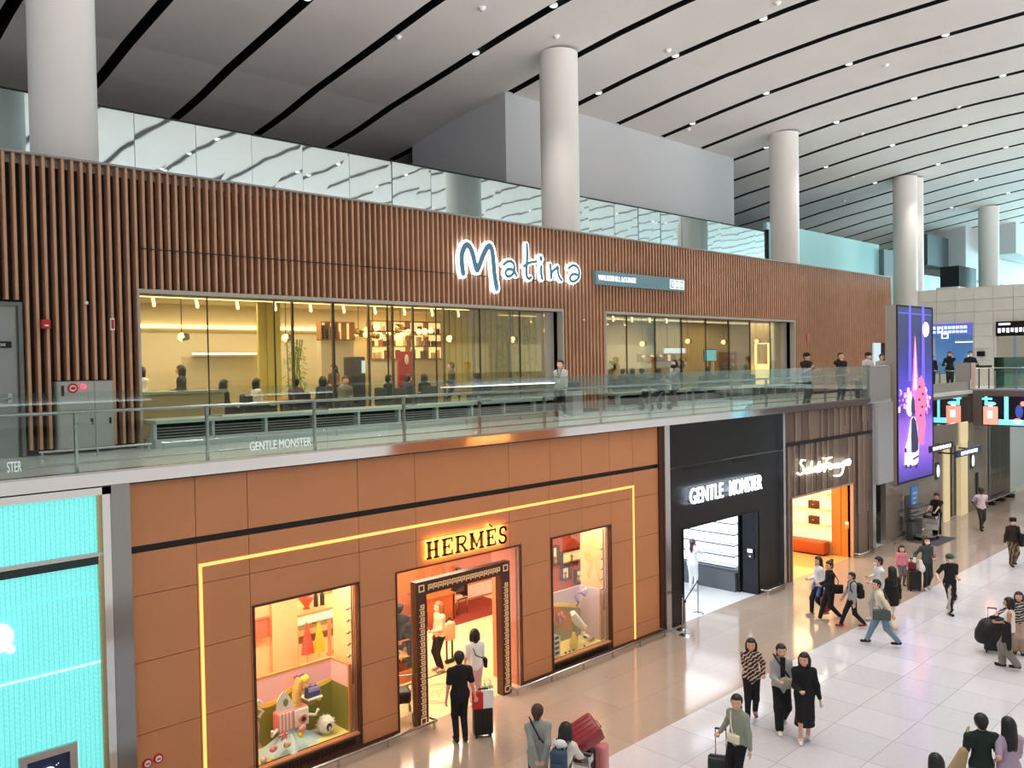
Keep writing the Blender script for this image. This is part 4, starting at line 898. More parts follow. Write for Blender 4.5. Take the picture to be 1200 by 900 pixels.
t.part('curve', MB().tube(pts, .028), mat('toy_violet')); q = L7(225, 420, 14.1); t.part('cluster', MB().ball(q, (.1, .05, .07)).ball(q+Vector((.06, 0, .06)), .05).ball(q+Vector((-.05, 0, .05)), .045), mat('toy_silver', (190, 196, 222), .3, .4)); t.part('stand', MB().tube([(pts[0].x, 14.1, .27), pts[0]], .012), M_steel)
q = L7(163, 740, 13.7)
t = Thing('yellow_pear_vase', 'yellow pear-shaped vase standing in the right window', 'vase', (q.x, 13.7, .27))
t.part('body', MB().lathe((q.x, 13.7, .27), [(0, 0), (.08, .01), (.115, .09), (.09, .2), (.055, .3), (.04, .4), (.0, .43)], 16), mat('lemon')); t.part('stem', MB().tube([(q.x, 13.7, .69), (q.x+.01, 13.7, .74)], .01), M_dark)
for p, lb in (((232, 690), 'white sneaker in the right window, the left one'), ((288, 680), 'white sneaker in the right window, the right one')):
    q = L7(p[0], p[1], 13.95); g = MB(); g.rbox(q.x-.05, q.x+.05, 13.85, 14.1, .27, .32, .02); t = Thing('white_shoe', lb, 'shoe', (q.x, 13.97, .27))
    t.part('sole', g, WH); t.part('upper', MB().ball((q.x, 13.92, .35), (.05, .1, .06)).ball((q.x, 14.03, .39), (.045, .06, .1)), mat('shoe_cream', (240, 230, 210), .5)); t.part('stripe', MB().box(q.x-.053, q.x-.048, 13.88, 13.98, .32, .37), M_dark)
q = L7(265, 730, 13.75); t = Thing('driftwood_piece', 'beige driftwood piece lying before the white sneakers', 'ornament', (q.x, 13.75, .27)); t.part('wood', MB().tube([(q.x-.12, 13.75, .32), (q.x, 13.72, .36), (q.x+.16, 13.78, .31)], [.03, .06, .02], 10), M_tan); t.part('knot', MB().ball((q.x, 13.68, .36), .02), M_dark)
for k, p in enumerate(((115, 752), (138, 770), (160, 772), (225, 733))):
    q = L7(*p, 13.62); tag(MB().ball((q.x, 13.62, .29), (.03, .025, .022)).build('pebble', M_dark), 'small dark pebble on the stage floor of the right window', 'pebble', 'pebbles on the right window stage')
# lit wall niches behind the right display
struct('wall_inner', MB().box(16.1, 18.3, 15.62, 15.7, 0, 3.35), mat('red_orange_wall', (192, 84, 46), .4))
for k, (a0, a1, b0, b1, lb) in enumerate(((34, 72, 145, 265, 'lit wall niche at upper left behind the right window'), (90, 212, 155, 262, 'wide lit wall niche at top behind the right window'), (90, 140, 262, 355, 'square lit wall niche at lower left behind the right window'), (172, 214, 280, 370, 'small lit wall niche at lower right behind the right window'))):
    p, q = L7(a0, b1, 15.55), L7(a1, b0, 15.55)
    t = Thing('wall_niche', lb, 'wall niche', (p.x, 15.55, p.z)); t.part('frame', frame_mb(MB(), p.x, q.x, p.z, q.z, 15.5, 15.62, .03), M_bronze); t.part('lit_back', MB().box(p.x+.03, q.x-.03, 15.6, 15.62, p.z+.03, q.z-.03), mat('niche_lit', (255, 220, 160), emit=.8))
    t.part('ornament', MB().lathe(((p.x+q.x)/2, 15.56, p.z+.03), [(0, 0), (.05, 0), (.02, .08), (.05, .16), (0, .2)], 10), M_tan)

# inside the doorway
t = Thing('display_counter', 'glass-topped wooden display counter left inside the orange shop doorway', 'counter', (11.2, 15.9, 0))
t.part('base', MB().box(9.9, 12.2, 15.5, 16.1, 0, .28), mat('counter_wood', (200, 120, 66), .35)); t.part('glass_case', MB().box(9.92, 12.18, 15.52, 16.08, .28, .95), glass_mat('case_glass', (250, 240, 220), 1.0)); t.part('top_frame', frame_mb(MB(), 0, 2.3, 0, .6, 0, .03, .03).xf(Matrix.Translation((9.9, 15.5, .95)) @ Matrix.Rotation(PI/2, 4, 'X') @ Matrix.Scale(-1, 4, (0, 1, 0)) if False else Matrix.Translation((9.9, 15.5, .95)) @ Matrix(((1, 0, 0, 0), (0, 0, 1, 0), (0, 1, 0, 0), (0, 0, 0, 1)))), mat('counter_wood'))
t.part('inner_shelf', MB().box(9.94, 12.16, 15.54, 16.06, .55, .57), M_cream)
for k in range(6): tag(MB().rbox(10.1+.34*k, 10.28+.34*k, 15.72, 15.86, .58, .68, .02).build('jewel_box', [M_orange, WH, M_tan][k % 3]), 'small box on the inner shelf of the display counter', 'box', 'small boxes in the display counter')
tag(MB().box(10.3, 13.16, 15.33, 15.37, .001, .012).build('floor_track', M_black), 'thin black track across the cream floor inside the doorway', 'floor track')
g = MB(); cx, cyy = 11.74, 14.45
def ring(g, rx, ry, w, z=.006, n=40):
    for k in range(n):
        a, b = 2*PI*k/n, 2*PI*(k+1)/n
        g.quad((cx+rx*math.cos(a), cyy+ry*math.sin(a), z), (cx+rx*math.cos(b), cyy+ry*math.sin(b), z), (cx+(rx-w)*math.cos(b), cyy+(ry-w)*math.sin(b), z), (cx+(rx-w)*math.cos(a), cyy+(ry-w)*math.sin(a), z))
ring(g, .62, .52, .03); ring(g, .5, .4, .015)
for pts in ([(-.3, -.1), (-.1, .15), (.1, .1), (.3, .2)], [(-.2, -.2), (0, 0), (.2, -.1)], [(-.3, .1), (-.2, .2)], [(.1, -.25), (.3, -.2)], [(-.1, -.05), (.05, .2)]):
    pp = smoothpts(pts, 4)
    for (a, b), (c, d) in zip(pp, pp[1:]): g.quad((cx+a, cyy+b, .006), (cx+c, cyy+d, .006), (cx+c, cyy+d+.02, .006), (cx+a, cyy+b+.02, .006))
struct('floor', g, mat('inlay_brown', (178, 130, 84), .3))
tag(MB().box(14.3, 17.6, 17.9, 19.5, .001, .015).build('carpet', mat('carpet_red_brown', (120, 44, 30), .9, noise=.2, nscale=6)), 'red-brown carpet at the back of the orange shop', 'carpet')
t = Thing('wooden_desk', 'wooden desk standing on the red-brown carpet in the orange shop', 'desk', (15.2, 18.7, 0)); DW = mat('desk_wood', (176, 96, 52), .35)
t.part('desktop', MB().box(14.55, 15.55, 18.35, 19.3, .72, .76), DW); t.part('side_panel', MB().box(15.45, 15.53, 18.38, 19.27, 0, .72), DW); t.part('front_panel', MB().box(14.58, 15.5, 18.38, 18.44, 0, .72), DW)
t = Thing('slim_chair', 'slim-legged chair under the seated person at the desk', 'chair', (15.9, 18.7, 0))
t.part('seat', MB().rbox(15.7, 16.12, 18.5, 18.92, .44, .48, .015), M_bronze); t.part('backrest', MB().rbox(16.08, 16.13, 18.5, 18.92, .5, .9, .02), M_bronze)
for a, b in ((15.72, 18.52), (16.1, 18.52), (15.72, 18.9), (16.1, 18.9)): t.part('leg', MB().box(a-.012, a+.012, b-.012, b+.012, 0, .45), M_steel)
t = Thing('jewellery_tower', 'tall lit glass showcase at the left side of the doorway', 'showcase', (10.2, 17.2, 0))
t.part('body', MB().box(9.9, 11.0, 17.2, 17.7, 0, .9), M_cream); t.part('glass', MB().box(9.92, 10.98, 17.22, 17.68, .9, 2.4), glass_mat('case_glass')); t.part('lit_back', MB().box(9.92, 10.98, 17.7, 17.75, .9, 2.4), mat('niche_lit'))
for k in range(3): s_ = t.part('shelf', MB().box(9.93, 10.97, 17.24, 17.66, 1.2+.4*k, 1.22+.4*k), WH)
for k in range(6): tag(MB().lathe((10.1+.33*(k % 3), 17.45, 1.22+.4*(k//3)), [(0, 0), (.05, 0), (.02, .1), (.06, .2), (.0, .24)], 10).build('necklace_bust', [WH, M_orange][k % 2]), 'small necklace bust in the lit showcase', 'necklace bust', 'necklace busts in the lit showcase')
tag(MB().box(17.0, 17.5, 19.5, 19.58, 2.6, 3.1).build('wall_picture', mat('niche_lit')), 'small pale picture high on the back wall of the orange shop', 'picture')

def kick(x0, x1, lb, y=Y0-.28, ends=True):
    t = Thing('kick_rail', lb, 'rail', ((x0+x1)/2, y, 0)); pts = [(x0, y, .15), (x1, y, .15)]
    if ends: pts = [(x0, y+.2, .15)]+pts+[(x1, y+.2, .15)]
    t.part('rail', MB().tube(pts, .028), M_steel); n = max(2, int((x1-x0)/1.0)+1)
    for k in range(n): x = x0+.06+(x1-x0-.12)*k/(n-1); t.part('bracket', MB().box(x-.018, x+.018, y-.02, y+.02, 0, .15), M_steel)
kick(4.9, 10.55, 'steel kick rail along the foot of the orange shopfront left of its doorway')
kick(12.75, 18.3, 'steel kick rail along the foot of the orange shopfront right of its doorway')
for p, lb in (((173, 895), 'round red and white notice at the foot of the orange shopfront, left one'), ((186, 889), 'round red and white notice at the foot of the orange shopfront, right one')):
    q = atY(*p, Y0-.02); t = Thing('round_notice', lb, 'notice', (q.x, Y0, q.z)); D = lambda r, y0, y1: MB().prism([(q.x+r*math.cos(2*PI*k/20), q.z+r*math.sin(2*PI*k/20)) for k in range(20)], 'y', y0, y1)
    t.part('disc', D(.075, Y0-.02, Y0), mat('signal_red')); t.part('ring', D(.05, Y0-.03, Y0-.02), M_white); t.part('core', MB().box(q.x-.03, q.x+.03, Y0-.04, Y0-.03, q.z-.01, q.z+.01), mat('signal_red'))

# steel uprights between the shops
for a, b in ((4.55, 4.82), (18.5, 18.72), (24.8, 24.93)): struct('trim_9', MB().box(a, b, 13.25, 13.5, 0, 5.49), mat('dark_polished_steel', (150, 150, 152), .12, 1.) if a < 5 else M_steel)

# ------------------------------------------------------------------ turquoise lit shopfront at the left
def turq():
    m = bpy.data.materials.new('backlit_turquoise_glass'); m.use_nodes = True; nt = m.node_tree; L = nt.links.new; b = nt.nodes['Principled BSDF']
    tc = node(nt, 'ShaderNodeTexCoord'); sp = node(nt, 'ShaderNodeSeparateXYZ'); L(tc.outputs['Object'], sp.inputs[0])
    def M(op, a, bb=None):
        n = node(nt, 'ShaderNodeMath', operation=op)
        for i, v in ((0, a), (1, bb)):
            if v is None: continue
            if isinstance(v, (int, float)): n.inputs[i].default_value = v
            else: L(v, n.inputs[i])
        return n.outputs[0]
    u = M('MULTIPLY', sp.outputs['X'], 7.6); tri = M('ABSOLUTE', M('SUBTRACT', M('FRACT', u), .5)); zz = M('ADD', M('MULTIPLY', sp.outputs['Z'], 14.), M('MULTIPLY', tri, 1.5))
    st = M('FRACT', zz); e1 = M('LESS_THAN', st, .22); e2 = M('LESS_THAN', M('MINIMUM', tri, M('SUBTRACT', .5, tri)), .035); line = M('MAXIMUM', M('MULTIPLY', e1, .5), e2)
    mx = node(nt, 'ShaderNodeMix', data_type='RGBA'); L(line, mx.inputs['Factor']); mx.inputs['A'].default_value = (*lin((132, 244, 240)), 1); mx.inputs['B'].default_value = (*lin((60, 186, 190)), 1)
    L(mx.outputs['Result'], b.inputs['Emission Color']); b.inputs['Emission Strength'].default_value = .68; b.inputs['Base Color'].default_value = (*lin((120, 220, 215)), 1); b.inputs['Roughness'].default_value = .12
    return m
M_turq = turq()
t = Thing('turquoise_shopfront', 'glowing turquoise herringbone glass shopfront at the left edge', 'shopfront', (2.5, Y0, 0))
for z0, z1 in ((.0, 2.84), (2.87, 3.9), (4.5, 5.36)):
    t.part('lit_glass', MB().box(0.0, 4.47, Y0, Y0+.06, z0, z1) if z0 > 0 else wallgrid(MB(), 0.0, 4.47, z0, z1, Y0, Y0+.06, [(3.28, 4.05, .6, 1.75)]), M_turq)
t.part('lit_glass', MB().box(0, 4.47, Y0+.02, Y0+.06, 3.9, 4.42), M_turq)
t.part('steel_band', MB().box(0, 4.47, Y0-.05, Y0+.06, 4.44, 4.5), M_steel); t.part('dark_band', MB().box(0, 4.47, Y0-.03, Y0+.04, 4.32, 4.44), mat('band_teal', (20, 50, 52), .3)); t.part('joint_strip', MB().box(0, 4.47, Y0-.02, Y0+.02, 2.84, 2.87), mat('pale_strip', (220, 240, 240), emit=.6))
t.part('outer_frame', MB().box(4.43, 4.55, Y0-.12, Y0+.1, 0, 5.49).box(0, 4.55, Y0-.12, Y0+.1, 5.36, 5.49), M_chrome)
t.part('inner_frame', MB().box(4.38, 4.43, Y0-.04, Y0+.02, 0, 5.36), mat('champagne_metal', (200, 184, 140), .25, .9))
t = Thing('display_niche', 'small silver-framed display niche low in the turquoise shopfront', 'display window', (3.7, Y0, .6))
q0 = atY(22, 925, Y0); q1 = atY(89, 868, Y0)
x0, x1, zt2 = q0.x, q1.x, q1.z
t.part('frame', frame_mb(MB(), x0, x1, .55, zt2, Y0-.06, Y0+.02, .1), mat('silver_frame', (190, 180, 170), .3, .8)); t.part('back', MB().box(x0+.1, x1-.1, Y0+.0, Y0+.01, .65, zt2-.1), mat('night_blue', (34, 44, 84), .4))
g = MB(); random.seed(5)
for k in range(14): g.box(x0+.14+random.random()*.36, x0+.16+random.random()*.36, Y0-.01, Y0, .8+random.random()*(zt2-1.0), .82+random.random()*(zt2-1.0)) if False else g.ball((x0+.15+random.random()*(x1-x0-.3), Y0-.005, .75+random.random()*(zt2-.95)), .008, 6, 4)
t.part('sparkles', g, M_swh)
t.part('jewel', MB().ball(((x0+x1)/2, Y0-.03, zt2-.3), (.08, .02, .05)), M_swh)
q = atY(0, 748, Y0-.05); t = Thing('wall_globe_lamp', 'round white glowing ornament at the left edge on the turquoise front', 'lamp', (q.x, Y0, q.z)); t.part('globe', MB().ball((q.x, Y0-.06, q.z), (.17, .05, .2)), M_swh); q2 = atY(11, 760, Y0); t.part('small_globe', MB().ball((q2.x, Y0-.06, q2.z), .06), M_swh); t.part('mount', MB().box(q.x-.04, q.x+.04, Y0-.04, Y0, q.z-.04, q.z+.04), M_steel)

# ------------------------------------------------------------------ black shopfront
GD = (19.5, 23.5, 0, 2.58)
M_gm = mat('black_ribbed_panel', (9, 10, 16), .3, 0., spec=.35)
def gm_mat():
    nt = M_gm.node_tree; L = nt.links.new; b = nt.nodes['Principled BSDF']
    tc = node(nt, 'ShaderNodeTexCoord'); w = node(nt, 'ShaderNodeTexWave'); w.inputs['Scale'].default_value = 9; L(tc.outputs['Object'], w.inputs['Vector'])
    bp = node(nt, 'ShaderNodeBump'); bp.inputs['Strength'].default_value = .25; bp.inputs['Distance'].default_value = .01; L(w.outputs['Fac'], bp.inputs['Height']); L(bp.outputs[0], b.inputs['Normal'])
gm_mat()
t = Thing('black_shopfront', 'glossy black shopfront with a white-lit doorway', 'shopfront', (21.7, Y0, 0))
t.part('facade', wallgrid(MB(), 18.72, 24.8, 0, 4.28, Y0, Y0+.15, [GD]), M_gm); t.part('upper_facade', MB().box(18.72, 24.8, Y0+.03, Y0+.15, 4.31, 5.49), M_gm)
for a, b in ((19.55, 20.7), (22.1, 23.3)):
    t.part('slot', MB().box(a, b, Y0-.01, Y0+.02, 4.17, 4.26), M_black)
wv = MB(); n = 40
top = [(18.75+6.0*k/n, 5.02+.05*math.sin(k*.55)+.03*math.sin(k*1.3)) for k in range(n+1)]
t.part('opening_trim', frame_mb(MB(), GD[0]-.03, GD[1]+.03, 0, GD[3]+.03, Y0-.02, Y0+.1, .03, False), M_black)
M_gloss2 = mat('gloss_black', (30, 32, 38), .12, .4)
pl = t.part('pillar', MB().box(23.4, 23.55, Y0-.0, 13.95, 0, 2.58).box(23.3, 23.5, 13.95, 14.0, 0, 2.58), M_gloss2)
t.part('control_box', MB().box(23.36, 23.4, 13.5, 13.72, 1.1, 1.42), M_dark, pl); t.part('control_screen', MB().box(23.35, 23.36, 13.54, 13.7, 1.28, 1.38), M_swh, pl); t.part('control_button', MB().box(23.35, 23.36, 13.6, 13.64, 1.14, 1.18), M_swh, pl); t.part('slot_line', MB().box(23.39, 23.4, 13.5, 13.53, 1.9, 2.55), M_black, pl)
struct('floor', MB().box(18.7, 24.8, 13.46, 20, -.2, 0), mat('white_shop_floor', (226, 230, 234), .1))
M_gw = mat('shop_white_wall', (236, 240, 244), .5)
struct('wall_inner', MB().box(23.56, 23.7, 14.0, 20, 0, 3), M_gw); struct('wall_inner', MB().box(18.7, 23.7, 17.2, 17.3, 0, 3), M_gw); struct('wall_inner', MB().box(18.72, 18.85, 13.6, 20, 0, 3), M_gw); struct('ceiling', MB().box(18.7, 24.8, 13.6, 20, 2.95, 3), M_gw)
area('white_shop_lamp', (21.3, 15.2, 2.92), (21.3, 15.2, 0), 4, 2.6, 115, (.93, .97, 1))
t = Thing('eyewear_shelves', 'wall of white backlit shelves inside the black shop doorway', 'shelf unit', (23.4, 15.5, 0))
t.part('lit_back', MB().box(23.5, 23.55, 14.05, 17.1, .7, 2.9), mat('shelf_backlight', (232, 240, 252), emit=1.0)); t.part('base_cabinet', MB().box(23.2, 23.55, 14.05, 17.1, 0, .58), mat('cabinet_slate', (92, 98, 104), .4))
for k in range(5):
    z = .74+.34*k; s_ = t.part('shelf', MB().box(23.18, 23.5, 14.05, 17.1, z, z+.035), M_gw); t.part('shelf_edge', MB().box(23.16, 23.18, 14.03, 17.1, z-.005, z+.02), M_dark, s_)
gp0 = None
for k in range(4):
    for j in range(9):
        loc = (23.33, 14.25+.32*j, .775+.34*k)
        if gp0 is None:
            tt = Thing('eyeglasses', 'pair of glasses resting on the white backlit shelves', 'glasses', loc, 0, 'glasses on the white shelves', world=False)
            tt.part('front', MB().tube([(-.0, -.07, .03), (0, -.04, .045), (0, -.01, .03), (0, -.04, .01), (0, -.07, .03)], .004, 5).tube([(0, .07, .03), (0, .04, .045), (0, .01, .03), (0, .04, .01), (0, .07, .03)], .004, 5), M_dark)
            for s in (-1, 1): tt.part('temple', MB().tube([(0, .07*s, .03), (.12, .07*s, .02)], .004, 5), M_dark)
            gp0 = tt.o
        else: copy_thing(gp0, loc)
t = Thing('shop_sign', 'bright white bold condensed letters on the black shopfront', 'sign', (21.6, Y0, 3.2))
M_gs = mat('white_letter_light', (235, 243, 255), emit=2.6, ecol=(225, 236, 255))
for w_, x0, x1 in (('GENTLE', 19.75, 21.42), ('MONSTER', 21.78, 23.6)):
    t.part('letters', text_mb(w_, .44, x0, 3.24, Y0-.07, x1-x0, .04, .004), M_gs)
t.part('mounting_strip', MB().box(19.8, 23.55, Y0-.04, Y0+.01, 3.3, 3.34), M_black)
area('sign_glow', (21.65, Y0-.09, 3.46), (21.65, Y0+1, 3.46), 3.9, .5, 26, (.85, .92, 1))
for k, (p, lb) in enumerate((((818, 719), 'steel queue post before the white-lit doorway, the one further back'), ((803, 745), 'steel queue post before the white-lit doorway, the nearer one'), ((800, 738), 'steel queue post directly behind the nearest queue post'))):
    q = atZ(*p)
    t = Thing('queue_post', lb, 'barrier post', (q.x, q.y, 0), 0, world=False); t.part('base', MB().lathe((0, 0, 0), [(0, .03), (.14, .025), (.17, 0)], 20), M_steel); t.part('pole', MB().tube([(0, 0, .02), (0, 0, .9)], .022), M_steel); t.part('belt_head', MB().lathe((0, 0, .88), [(0, .06), (.035, .06), (.035, 0), (0, 0)], 14), M_dark)
    if k == 0: qa = q
qb = atZ(803, 745)
tag(MB().quad((qa.x, qa.y, .90), (qb.x, qb.y, .90), (qb.x, qb.y, .95), (qa.x, qa.y, .95)).quad((qa.x, qa.y+.004, .90), (qb.x, qb.y+.004, .90), (qb.x, qb.y+.004, .95), (qa.x, qa.y+.004, .95)).build('barrier_belt', M_dark), 'dark belt stretched between two steel queue posts', 'barrier belt')
kick(23.5, 24.6, 'short steel kick rail at the right foot of the black shopfront', 13.12)

# ------------------------------------------------------------------ brown finned shopfront
FD = (25.55, 30.0, 0, 2.66)
t = Thing('brown_shopfront', 'brown shopfront of vertical fins with a golden-lit doorway', 'shopfront', (28.1, Y0, 0))
M_f1, M_f2 = mat('fin_brown', (104, 84, 74), .4, noise=.06), mat('fin_taupe', (128, 108, 96), .4, noise=.06); M_fl = mat('fin_edge', (190, 174, 160), .3, .5)
random.seed(11)
t.part('backing', wallgrid(MB(), 24.93, 31.36, 0, 5.49, Y0+.08, Y0+.14, [FD]), mat('fin_backing', (60, 48, 42), .5))
def fins(z0, z1, x0, x1, step, hole=None):
    g1, g2, ge = MB(), MB(), MB(); x = x0
    while x < x1-.05:
        b = min(x+step, x1); a0 = z0
        if hole and b > hole[0] and x < hole[1]: a0 = max(z0, hole[3])
        (g1 if random.random() < .5 else g2).box(x, b, Y0-.02+random.uniform(0, .05), Y0+.09, a0, z1)
        if random.random() < .75: ge.box(b-.035, b-.005, Y0-.05, Y0, a0+(0 if random.random() < .5 else .35*(z1-a0)), z1)
        x = b
    t.part('fin_cladding', g1, M_f1); t.part('fin_cladding', g2, M_f2); t.part('edge_trim', ge, M_fl)
fins(4.5, 5.47, 24.95, 31.34, .46); fins(0, 4.38, 24.95, 31.34, .40, FD)
t.part('black_band', MB().box(24.93, 31.36, Y0-.03, Y0+.1, 4.38, 4.5), M_black)
t.part('door_trim', frame_mb(MB(), FD[0]-.05, FD[1]+.05, 0, FD[3]+.06, Y0-.06, Y0+.12, .05, False), mat('trim_rose', (200, 170, 150), .35, .4))
M_owood = mat('orange_wood', (214, 132, 64), .35, noise=.1, nscale=2)
pl = t.part('wood_reveal', MB().box(30.0, 30.15, 13.45, 13.78, 0, 2.7).box(30.0, 30.15, 13.8, 14.15, 0, 2.7), M_owood)
t.part('control_plate', MB().box(29.98, 30.0, 13.5, 13.64, 1.05, 1.3), mat('plate_brass', (210, 170, 110), .3, .6), pl); t.part('control_screen', MB().box(29.97, 29.98, 13.52, 13.62, 1.2, 1.28), M_swh, pl)
struct('floor', MB().box(24.8, 31.4, 13.46, 20, -.2, 0), mat('golden_floor', (232, 186, 120), .1))
M_fw = mat('golden_cream_wall', (250, 224, 170), .5)
struct('wall_inner', MB().box(30.05, 30.2, 14.15, 20, 0, 3), M_fw); struct('wall_inner', MB().box(24.95, 30.2, 17.6, 17.7, 0, 3), M_fw); struct('wall_inner', MB().box(24.95, 25.05, 13.6, 20, 0, 3), M_fw); struct('ceiling', MB().box(24.9, 31.3, 13.6, 20, 2.95, 3), M_fw)
area('golden_shop_lamp', (27.5, 15.3, 2.92), (27.5, 15.3, 0), 4.2, 2.6, 190, (1, .80, .46))
t = Thing('lit_shelf_unit', 'wall of cream lit shelves inside the golden doorway', 'shelf unit', (30, 15.8, 0))
t.part('lit_back', MB().box(30.0, 30.05, 14.16, 17.5, .5, 2.9), mat('shelf_glow_cream', (255, 234, 180), emit=1.0))
for z in (1.05, 1.62, 2.2): t.part('shelf', MB().box(29.7, 30.0, 14.16, 17.5, z, z+.04), M_fw)
t = Thing('terracotta_bench', 'low rounded terracotta bench under the cream lit shelves', 'bench', (29.8, 15.8, 0)); t.part('seat', MB().rbox(29.5, 30.0, 14.2, 17.4, .05, .52, .06), mat('terracotta', (178, 78, 36), .5)); t.part('plinth', MB().box(29.6, 29.98, 14.3, 17.3, 0, .06), M_dark)
BB = mat('bag_brown', (78, 40, 28), .4)
for y_, z_, s, lb in ((14.75, 1.66, 1., 'dark brown handbag on the middle lit shelf'), (14.75, 1.09, 1., 'dark brown square handbag on the lowest lit shelf'), (15.55, 2.24, .8, 'small brown handbag on the top lit shelf')):
    t = Thing('handbag', lb, 'handbag', (29.85, y_, z_)); t.part('body', MB().rbox(29.78, 29.92, y_-.2*s, y_+.2*s, z_, z_+.3*s, .02), BB); t.part('handle', MB().tube([(29.85, y_-.09, z_+.28*s), (29.85, y_-.07, z_+.4*s), (29.85, y_+.07, z_+.4*s), (29.85, y_+.09, z_+.28*s)], .012), BB); t.part('clasp', MB().box(29.765, 29.78, y_-.03, y_+.03, z_+.14*s, z_+.18*s), M_steel)
# script sign, traced as pen strokes (six times size, origin 930,530)
def fs(pts): return [(lambda q: (q.x, q.z))(atY(900+a/4.5, 470+b/4.5, Y0-.1)) for a, b in pts]
t = Thing('shop_sign', 'white lit handwritten script letters on the brown finned shopfront', 'sign', (28, Y0, 3.4))
M_fs = mat('script_letter_light', (248, 255, 240), emit=2.2)
for pts in ([(196, 312), (180, 312), (172, 330), (188, 352), (186, 378), (168, 388), (156, 380)], [(212, 352), (200, 366), (200, 382), (212, 372), (216, 350), (220, 378)], [(232, 318), (226, 352), (228, 378)], [(232, 352), (240, 374), (250, 346)], [(262, 346), (254, 362), (258, 374), (266, 356), (270, 372)], [(272, 320), (266, 368)], [(262, 338), (284, 332)], [(274, 350), (270, 364), (280, 366), (284, 350), (276, 346)], [(286, 362), (290, 346), (298, 342)],
            [(292, 302), (318, 302), (336, 296)], [(310, 304), (306, 340), (298, 372)], [(302, 334), (326, 328)], [(322, 350), (334, 342), (326, 334), (318, 350), (330, 358)], [(336, 356), (340, 338), (350, 334)], [(352, 352), (358, 334), (366, 330)], [(374, 328), (364, 342), (370, 350), (378, 330), (382, 346)], [(396, 324), (386, 338), (394, 344), (400, 322), (394, 372), (378, 392), (350, 394)], [(404, 340), (412, 322), (418, 338)], [(424, 316), (420, 330), (430, 334), (434, 314)], [(408, 318), (430, 306)]):
    g = MB(); stroke(g, smoothpts(fs(pts), 3), .04, Y0-.12, Y0-.07); t.part('pen_stroke', g, M_fs)
t.part('mounting_strip', MB().box(26.2, 29.6, Y0-.07, Y0-.04, 3.5, 3.53), M_dark)
area('sign_glow', (27.9, Y0-.13, 3.5), (27.9, Y0+1, 3.5), 3.4, .4, 5, (.9, 1, .85))
kick(30.1, 31.3, 'short steel kick rail at the right foot of the brown shopfront', 13.12)

# ------------------------------------------------------------------ smooth organic surfaces (distance fields meshed with surface nets)
def field(prims, h, k=.02, cuts=()):
    lo = np.min([np.minimum(np.array(p[0])-p[2]*1.1, np.array(p[1])-p[3]*1.1) for p in prims], axis=0)-.05
    hi = np.max([np.maximum(np.array(p[0])+p[2]*1.1, np.array(p[1])+p[3]*1.1) for p in prims], axis=0)+.05
    n = np.ceil((hi-lo)/h).astype(int)+1
    ax = [lo[i]+h*np.arange(n[i]) for i in range(3)]
    acc = np.zeros(tuple(n), np.float32)
    for p in prims:
        a, b, ra, rb = np.array(p[0], float), np.array(p[1], float), p[2], p[3]; ysc = p[4] if len(p) > 4 else 1.; zsc = p[5] if len(p) > 5 else 1.
        m = max(ra, rb)*max(1, ysc, zsc)+6*k
        s = []
        for i in range(3):
            l_, h_ = min(a[i], b[i])-m, max(a[i], b[i])+m
            s.append(slice(max(0, int((l_-lo[i])/h)), min(n[i], int((h_-lo[i])/h)+2)))
        X, Y, Z = np.meshgrid(ax[0][s[0]], ax[1][s[1]], ax[2][s[2]], indexing='ij', sparse=True)
        d = b-a; d2 = d[0]**2+(d[1]/ysc)**2+(d[2]/zsc)**2
        px_, py_, pz_ = X-a[0], (Y-a[1])/ysc, (Z-a[2])/zsc
        t = np.clip((px_*d[0]+py_*d[1]/ysc+pz_*d[2]/zsc)/d2, 0, 1) if d2 > 1e-12 else 0.
        dist = np.sqrt((px_-t*d[0])**2+(py_-t*d[1]/ysc)**2+(pz_-t*d[2]/zsc)**2)-(ra+(rb-ra)*t)
        acc[s[0], s[1], s[2]] += np.exp(-np.clip(dist, -.3, 1)/k)
    D = -k*np.log(np.maximum(acc, 1e-9))
    if len(cuts):
        X, Y, Z = np.meshgrid(*ax, indexing='ij', sparse=True)
        for c in cuts: D = np.maximum(D, c(X, Y, Z))
    return D, lo
